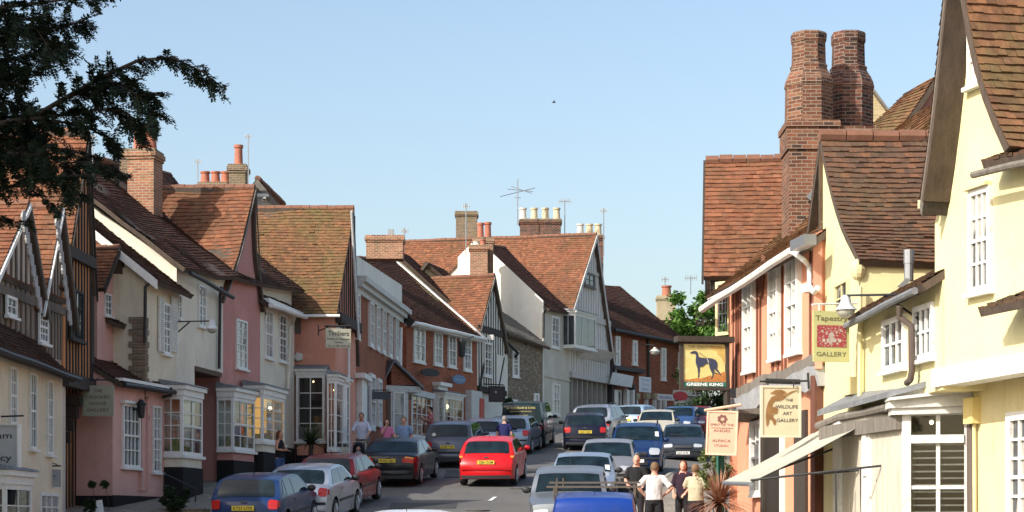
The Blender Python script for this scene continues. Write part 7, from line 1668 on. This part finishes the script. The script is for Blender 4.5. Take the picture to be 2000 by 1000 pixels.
# ------------------------------------------------------------------ PLANTS
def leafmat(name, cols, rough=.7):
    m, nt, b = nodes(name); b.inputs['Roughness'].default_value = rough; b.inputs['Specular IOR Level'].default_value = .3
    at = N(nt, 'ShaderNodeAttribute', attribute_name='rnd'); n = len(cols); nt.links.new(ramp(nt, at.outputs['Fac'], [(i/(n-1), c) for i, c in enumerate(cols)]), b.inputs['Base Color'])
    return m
BARK = wood('bark', (.07,.05,.035)); YEW = leafmat('yew_needles', [(.006,.012,.007),(.018,.035,.014),(.012,.022,.010),(.03,.05,.02)])
def needle_spray(mb, a, b, width, dens, droop=.15, ln=.05):
    """a shoot from a to b carrying flat rows of needles"""
    a, b = Vector(a), Vector(b); d = (b-a); L = d.length; d.normalize(); n = max(4, int(L*dens)); up = Vector((rng.random()-.5, rng.random()-.5, 1.2)).normalized(); side = d.cross(up).normalized()
    for i in range(n):
        t = (i+rng.random())/n; p = a.lerp(b, t)-Vector((0,0,droop*t*t*L))
        for s in (-1, 1):
            q = side*s*(.8+.5*rng.random())+d*(.55+.5*rng.random())+Vector((rng.random()-.5, rng.random()-.5, rng.random()-.6))*.7
            q = q.normalized()*ln*(.7+.6*rng.random())*(1-.4*t); w_ = d.cross(q).cross(q).normalized()*.0042
            mb.face([p-w_, p+q*.5-w_*1.3, p+q, p+q*.5+w_*1.3])
ye = thing('yew_tree', 'dark yew tree hanging its needled branches over the top left corner', 'tree', (-6.3, 11.5, gz(-6.3, 11.5)))
nm = MB(); bm_ = MB(); YY = 12.5
def bpx(x, y, dy=0): return PX(x, y, YY+dy)
limbs = [ # pixel paths (x, y), radii, foliage half width in px
 ([(-260,260),(-60,250),(60,232),(130,190),(200,150),(270,118),(335,112),(395,140),(434,170)], .045, 26),
 ([(60,232),(120,225),(180,215),(240,215),(285,250)], .02, 40), ([(130,190),(190,170),(250,165),(305,190)], .02, 42), ([(100,235),(160,245),(215,270),(235,290)], .02, 26),
 ([(200,150),(240,170),(275,190),(300,235)], .015, 34), ([(-200,30),(-60,20),(40,10),(120,0),(205,-4)], .04, 22), ([(-200,30),(-40,60),(50,60),(110,55),(165,40)], .04, 42),
 ([(-100,100),(0,120),(50,110),(90,95),(120,90)], .03, 46), ([(-100,190),(0,160),(40,165),(70,140)], .03, 36), ([(-150,250),(-20,230),(40,230),(90,265)], .03, 42),
 ([(-100,330),(0,300),(70,300),(130,320),(150,345)], .03, 42), ([(-100,400),(-20,370),(50,360),(110,350),(150,380)], .03, 34), ([(60,300),(130,290),(190,315),(245,340)], .015, 18), ([(-120,450),(-30,430),(10,425),(45,440)], .02, 16),
 ([(130,320),(160,312),(195,325),(235,345)], .01, 16), ([(-80,20),(0,30),(60,40),(100,100)], .03, 40), ([(20,330),(60,370),(100,400),(112,405)], .012, 16), ([(-90,280),(-10,280),(40,270),(75,300)], .02, 44), ([(-80,180),(-10,190),(25,200),(45,205)], .02, 36)]
for path, r, hw_ in limbs:
    dz = (rng.random()-.5)*1.6; pts = [bpx(x, y, dz*(i/len(path))) for i, (x, y) in enumerate(path)]
    bm_.tube(pts, [r*.5*(1-.85*i/(len(pts)-1)) for i in range(len(pts))], 6)
    for a, b in zip(pts, pts[1:]):
        L = (b-a).length; n = int(L*37*(hw_/30+.35))+3
        for i in range(n):
            p = a.lerp(b, rng.random()); W_ = hw_/FPX*YY*(.5+.9*rng.random()); ang = rng.random()*2*math.pi
            d = (b-a).normalized(); o = Vector((math.cos(ang)*.8, math.sin(ang)*1.0, math.sin(ang*2.3)*.9-.5)); o = (o-d*o.dot(d)*.3).normalized()
            e = p+(o+d*.8+Vector((0,0,.15))).normalized()*W_; bm_.tube([p, e], [.003, .0018], 4); needle_spray(nm, p, e, .03, 130, .2, .042)
            for k in range(3):
                t = .3+.25*k; p2 = p.lerp(e, t); e2 = p2+((e-p).normalized()+Vector((rng.random()-.5, rng.random()-.5, rng.random()-.8))*1.3).normalized()*W_*.55; needle_spray(nm, p2, e2, .03, 120, .3, .038)
# tip of the long bough
nm.build('needles', YEW, ye); 
bm_.tube([(-6.3, 11.5, gz(-6.3,11.5)-.3), (-6.2, 11.7, .5), (-6.3, 11.8, 3), (-6.4, 11.8, 6.0)], [.42, .33, .28, .18], 12)
for x, y in ((-260, 260), (-200, 30), (-150,250), (-100,400), (-120,450)): bm_.tube([(-6.3, 11.8, ZP(y, 12.5)-.2), bpx(x, y)], [.07, .045], 6)
bm_.build('trunk', BARK, ye)
cm = MB()        # the rest of the crown, out of frame, shades the visible boughs
for i in range(9000):
    th = rng.random()*2*math.pi; rr = 3.0*math.sqrt(rng.random()); z = .8+6.5*rng.random(); k = (1-max(0, z-4)/5)
    c = Vector((-7.0+math.cos(th)*rr*k, 9.8+math.sin(th)*rr*k*1.1, z))
    if c.x > -.27*c.y-.35 and c.y > 2: continue
    a = Vector((rng.random()-.5, rng.random()-.5, rng.random()-.5)).normalized()*.14; b = a.orthogonal().normalized()*.07; cm.face([c-a, c-b, c+a, c+b])
cm.build('crown', YEW, ye)
# broadleaf trees
def leafy(name, label, c, rx, ry, rz, trunk_h, n, cols, leaf=.14, clumps=26, cat='tree', group=None, seed=1, ground_z=None):
    r_ = random.Random(seed); t = thing(name, label, cat, (c[0], c[1], ground_z if ground_z is not None else gz(c[0], c[1])), group); C = Vector(c); z0 = t.location.z
    tm = MB(); tm.tube([(C.x, C.y, z0-.3), (C.x+.1, C.y, z0+(C.z-rz*.6-z0)*.6), (C.x, C.y+.1, C.z-rz*.3), (C.x, C.y, C.z+rz*.4)], [rx*.09, rx*.07, rx*.05, rx*.015], 8)
    lm = MB(); cl = []
    for i in range(clumps):
        while True:
            p = Vector((r_.uniform(-1,1), r_.uniform(-1,1), r_.uniform(-1,1)))
            if .35 < p.length < 1: break
        q = C+Vector((p.x*rx, p.y*ry, p.z*rz)); cl.append((q, r_.uniform(.18,.34)*min(rx, rz)))
        tm.tube([C+Vector((0,0,-rz*.3)), C.lerp(q, .5)+Vector((0,0,-.1*rz)), q], [rx*.03, rx*.02, rx*.006], 5)
    for i in range(n):
        q, s = r_.choice(cl); d = Vector((r_.gauss(0,1), r_.gauss(0,1), r_.gauss(0,.8)))*s*.55; p = q+d
        a = Vector((r_.gauss(0,1), r_.gauss(0,1), r_.gauss(0,.6))).normalized()*leaf*r_.uniform(.6,1.2); b = a.cross(Vector((r_.random(), r_.random(), r_.random()))).normalized()*leaf*.42
        lm.face([p-a, p-b, p+a, p+b], 0, r_.random())
    tm.build('trunk', BARK, t); lm.build('crown', leafmat(name+'_leaves_%d' % seed, cols), t); return t
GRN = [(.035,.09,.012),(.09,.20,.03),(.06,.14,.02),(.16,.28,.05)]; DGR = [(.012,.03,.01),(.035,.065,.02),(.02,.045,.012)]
leafy('broadleaf_tree', 'bright green leafy tree rising behind the pub sign', (10.9, 121, 12.0), 1.9, 2.0, 2.4, 4, 11000, GRN, .16, 34, seed=3)
leafy('broadleaf_tree', 'darker green tree low behind the open casement window', (11.9, 117, 9.6), 1.5, 2, 2.2, 3, 6000, GRN, .16, 26, seed=5)
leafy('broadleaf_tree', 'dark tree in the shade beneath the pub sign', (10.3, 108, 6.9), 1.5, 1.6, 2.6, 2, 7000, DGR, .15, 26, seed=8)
leafy('shrub', 'green shrub beside the cream shirted man and green post', (PX(1396,0,44.0).x, 44.0, ZP(920, 44.0)), .30, .4, .55, .2, 5200, [(.05,.08,.02),(.16,.20,.07),(.10,.14,.04),(.22,.26,.10)], .035, 30, 'plant', seed=11, ground_z=gz(4.4,44.5))
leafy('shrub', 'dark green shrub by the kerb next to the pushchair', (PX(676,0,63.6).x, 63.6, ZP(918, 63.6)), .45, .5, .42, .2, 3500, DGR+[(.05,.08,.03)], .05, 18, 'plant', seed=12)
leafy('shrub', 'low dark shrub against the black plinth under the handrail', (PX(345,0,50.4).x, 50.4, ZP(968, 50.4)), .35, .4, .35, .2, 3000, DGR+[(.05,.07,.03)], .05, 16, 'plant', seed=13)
for i, (x, lab) in enumerate(((179, 'round clipped box ball nearest the yew side'), (204, 'round clipped box ball nearest the pink facade'))):
    leafy('potted_box_ball', lab+' before the pink wall', (PX(x,0,48.9).x, 48.9, ZP(946, 48.9)), .10, .10, .10, .2, 1500, [(.03,.06,.015),(.06,.10,.03),(.04,.08,.02)], .02, 40, 'plant', 'clipped box balls by the pink cottage', seed=20+i)
leafy('potted_shrub', 'small dark potted shrub below the clipped box balls', (PX(174,0,46.6).x, 46.6, ZP(988, 46.6)), .16, .16, .16, .2, 1500, DGR, .03, 20, 'plant', seed=24)
def spiky(name, label, px, py, Y, n, ln, cols, zb=None, trunk=0, w0=.03, spread=1.0, up=.3, seed=2):
    r_ = random.Random(seed); c = PX(px, py, Y); g_ = gz(c.x, c.y)+.1; t = thing(name, label, 'plant', (c.x, c.y, g_)); m = MB()
    for i in range(n):
        a = r_.random()*2*math.pi; el = r_.uniform(up-.4, 1.35); L = ln*r_.uniform(.7,1.1); d = Vector((math.cos(a)*math.cos(el)*spread, math.sin(a)*math.cos(el)*spread, math.sin(el))); s = d.cross(Vector((0,0,1))).normalized()*w0; rr = r_.random(); prev = None
        for j in range(6):
            q = j/5; p = c+d*L*q-Vector((0,0,L*.45*q*q*math.cos(el))); ww = s*(1-q)**.7
            if prev: m.face([prev[0], prev[1], p+ww, p-ww], 0, rr)
            prev = (p-ww, p+ww)
    tm = MB(); tm.tube([(c.x, c.y, g_-.2), c], [.09, .07], 8); tm.build('trunk', BARK, t); m.build('leaves', leafmat(name+'_blades', cols), t); return t
spiky('cordyline', 'red brown spiky cordyline plant in front of the orange shop', 1404, 985, 39.9, 300, .85, [(.16,.06,.035),(.36,.17,.10),(.25,.10,.06),(.45,.28,.17)], w0=.02, up=.35)
spiky('palm_plant', 'dark green spiky yucca outside the salmon pink corner shop', 607, 868, 64.6, 150, .85, [(.02,.035,.015),(.05,.08,.03),(.035,.06,.02)], w0=.03, up=.5)
hb = leafy('hanging_basket', 'dark hanging flower basket between black inn sign and flint cottage', (PX(994,0,96).x, 96, ZP(790, 96)), .28, .28, .25, .2, 1500, DGR, .07, 14, 'plant', seed=31)
# stepped stone wall by the handrail
st = thing('stone_steps', 'low mossy stone steps below the black handrail', 'steps', PX(335, 985, 50.2)); m = MB(); q = PX(345, 975, 50.4)
for k in range(3): m.box(q.x-.5+.1*k, q.x+.7, q.y-.5+.3*k, q.y+.3+.3*k, q.z-.8, q.z-.55+.16*k)
m.build('step', B_GREY, st)
# distant bird
bd = thing('bird', 'tiny dark bird flying high in the clear sky', 'bird', PX(1082, 200, 150)); m = MB(); c = PX(1082, 200, 150)
m.tube([c+Vector((-.16,0,0)), c, c+Vector((.12,0,.02))], [.02,.05,.03], 6)
for s in (-1, 1): m.face([c+Vector((-.05,0,.02)), c+Vector((.07,0,.02)), c+Vector((.02, s*.35,.10)), c+Vector((-.04, s*.22,.07))])
m.build('body', TRIM, bd)
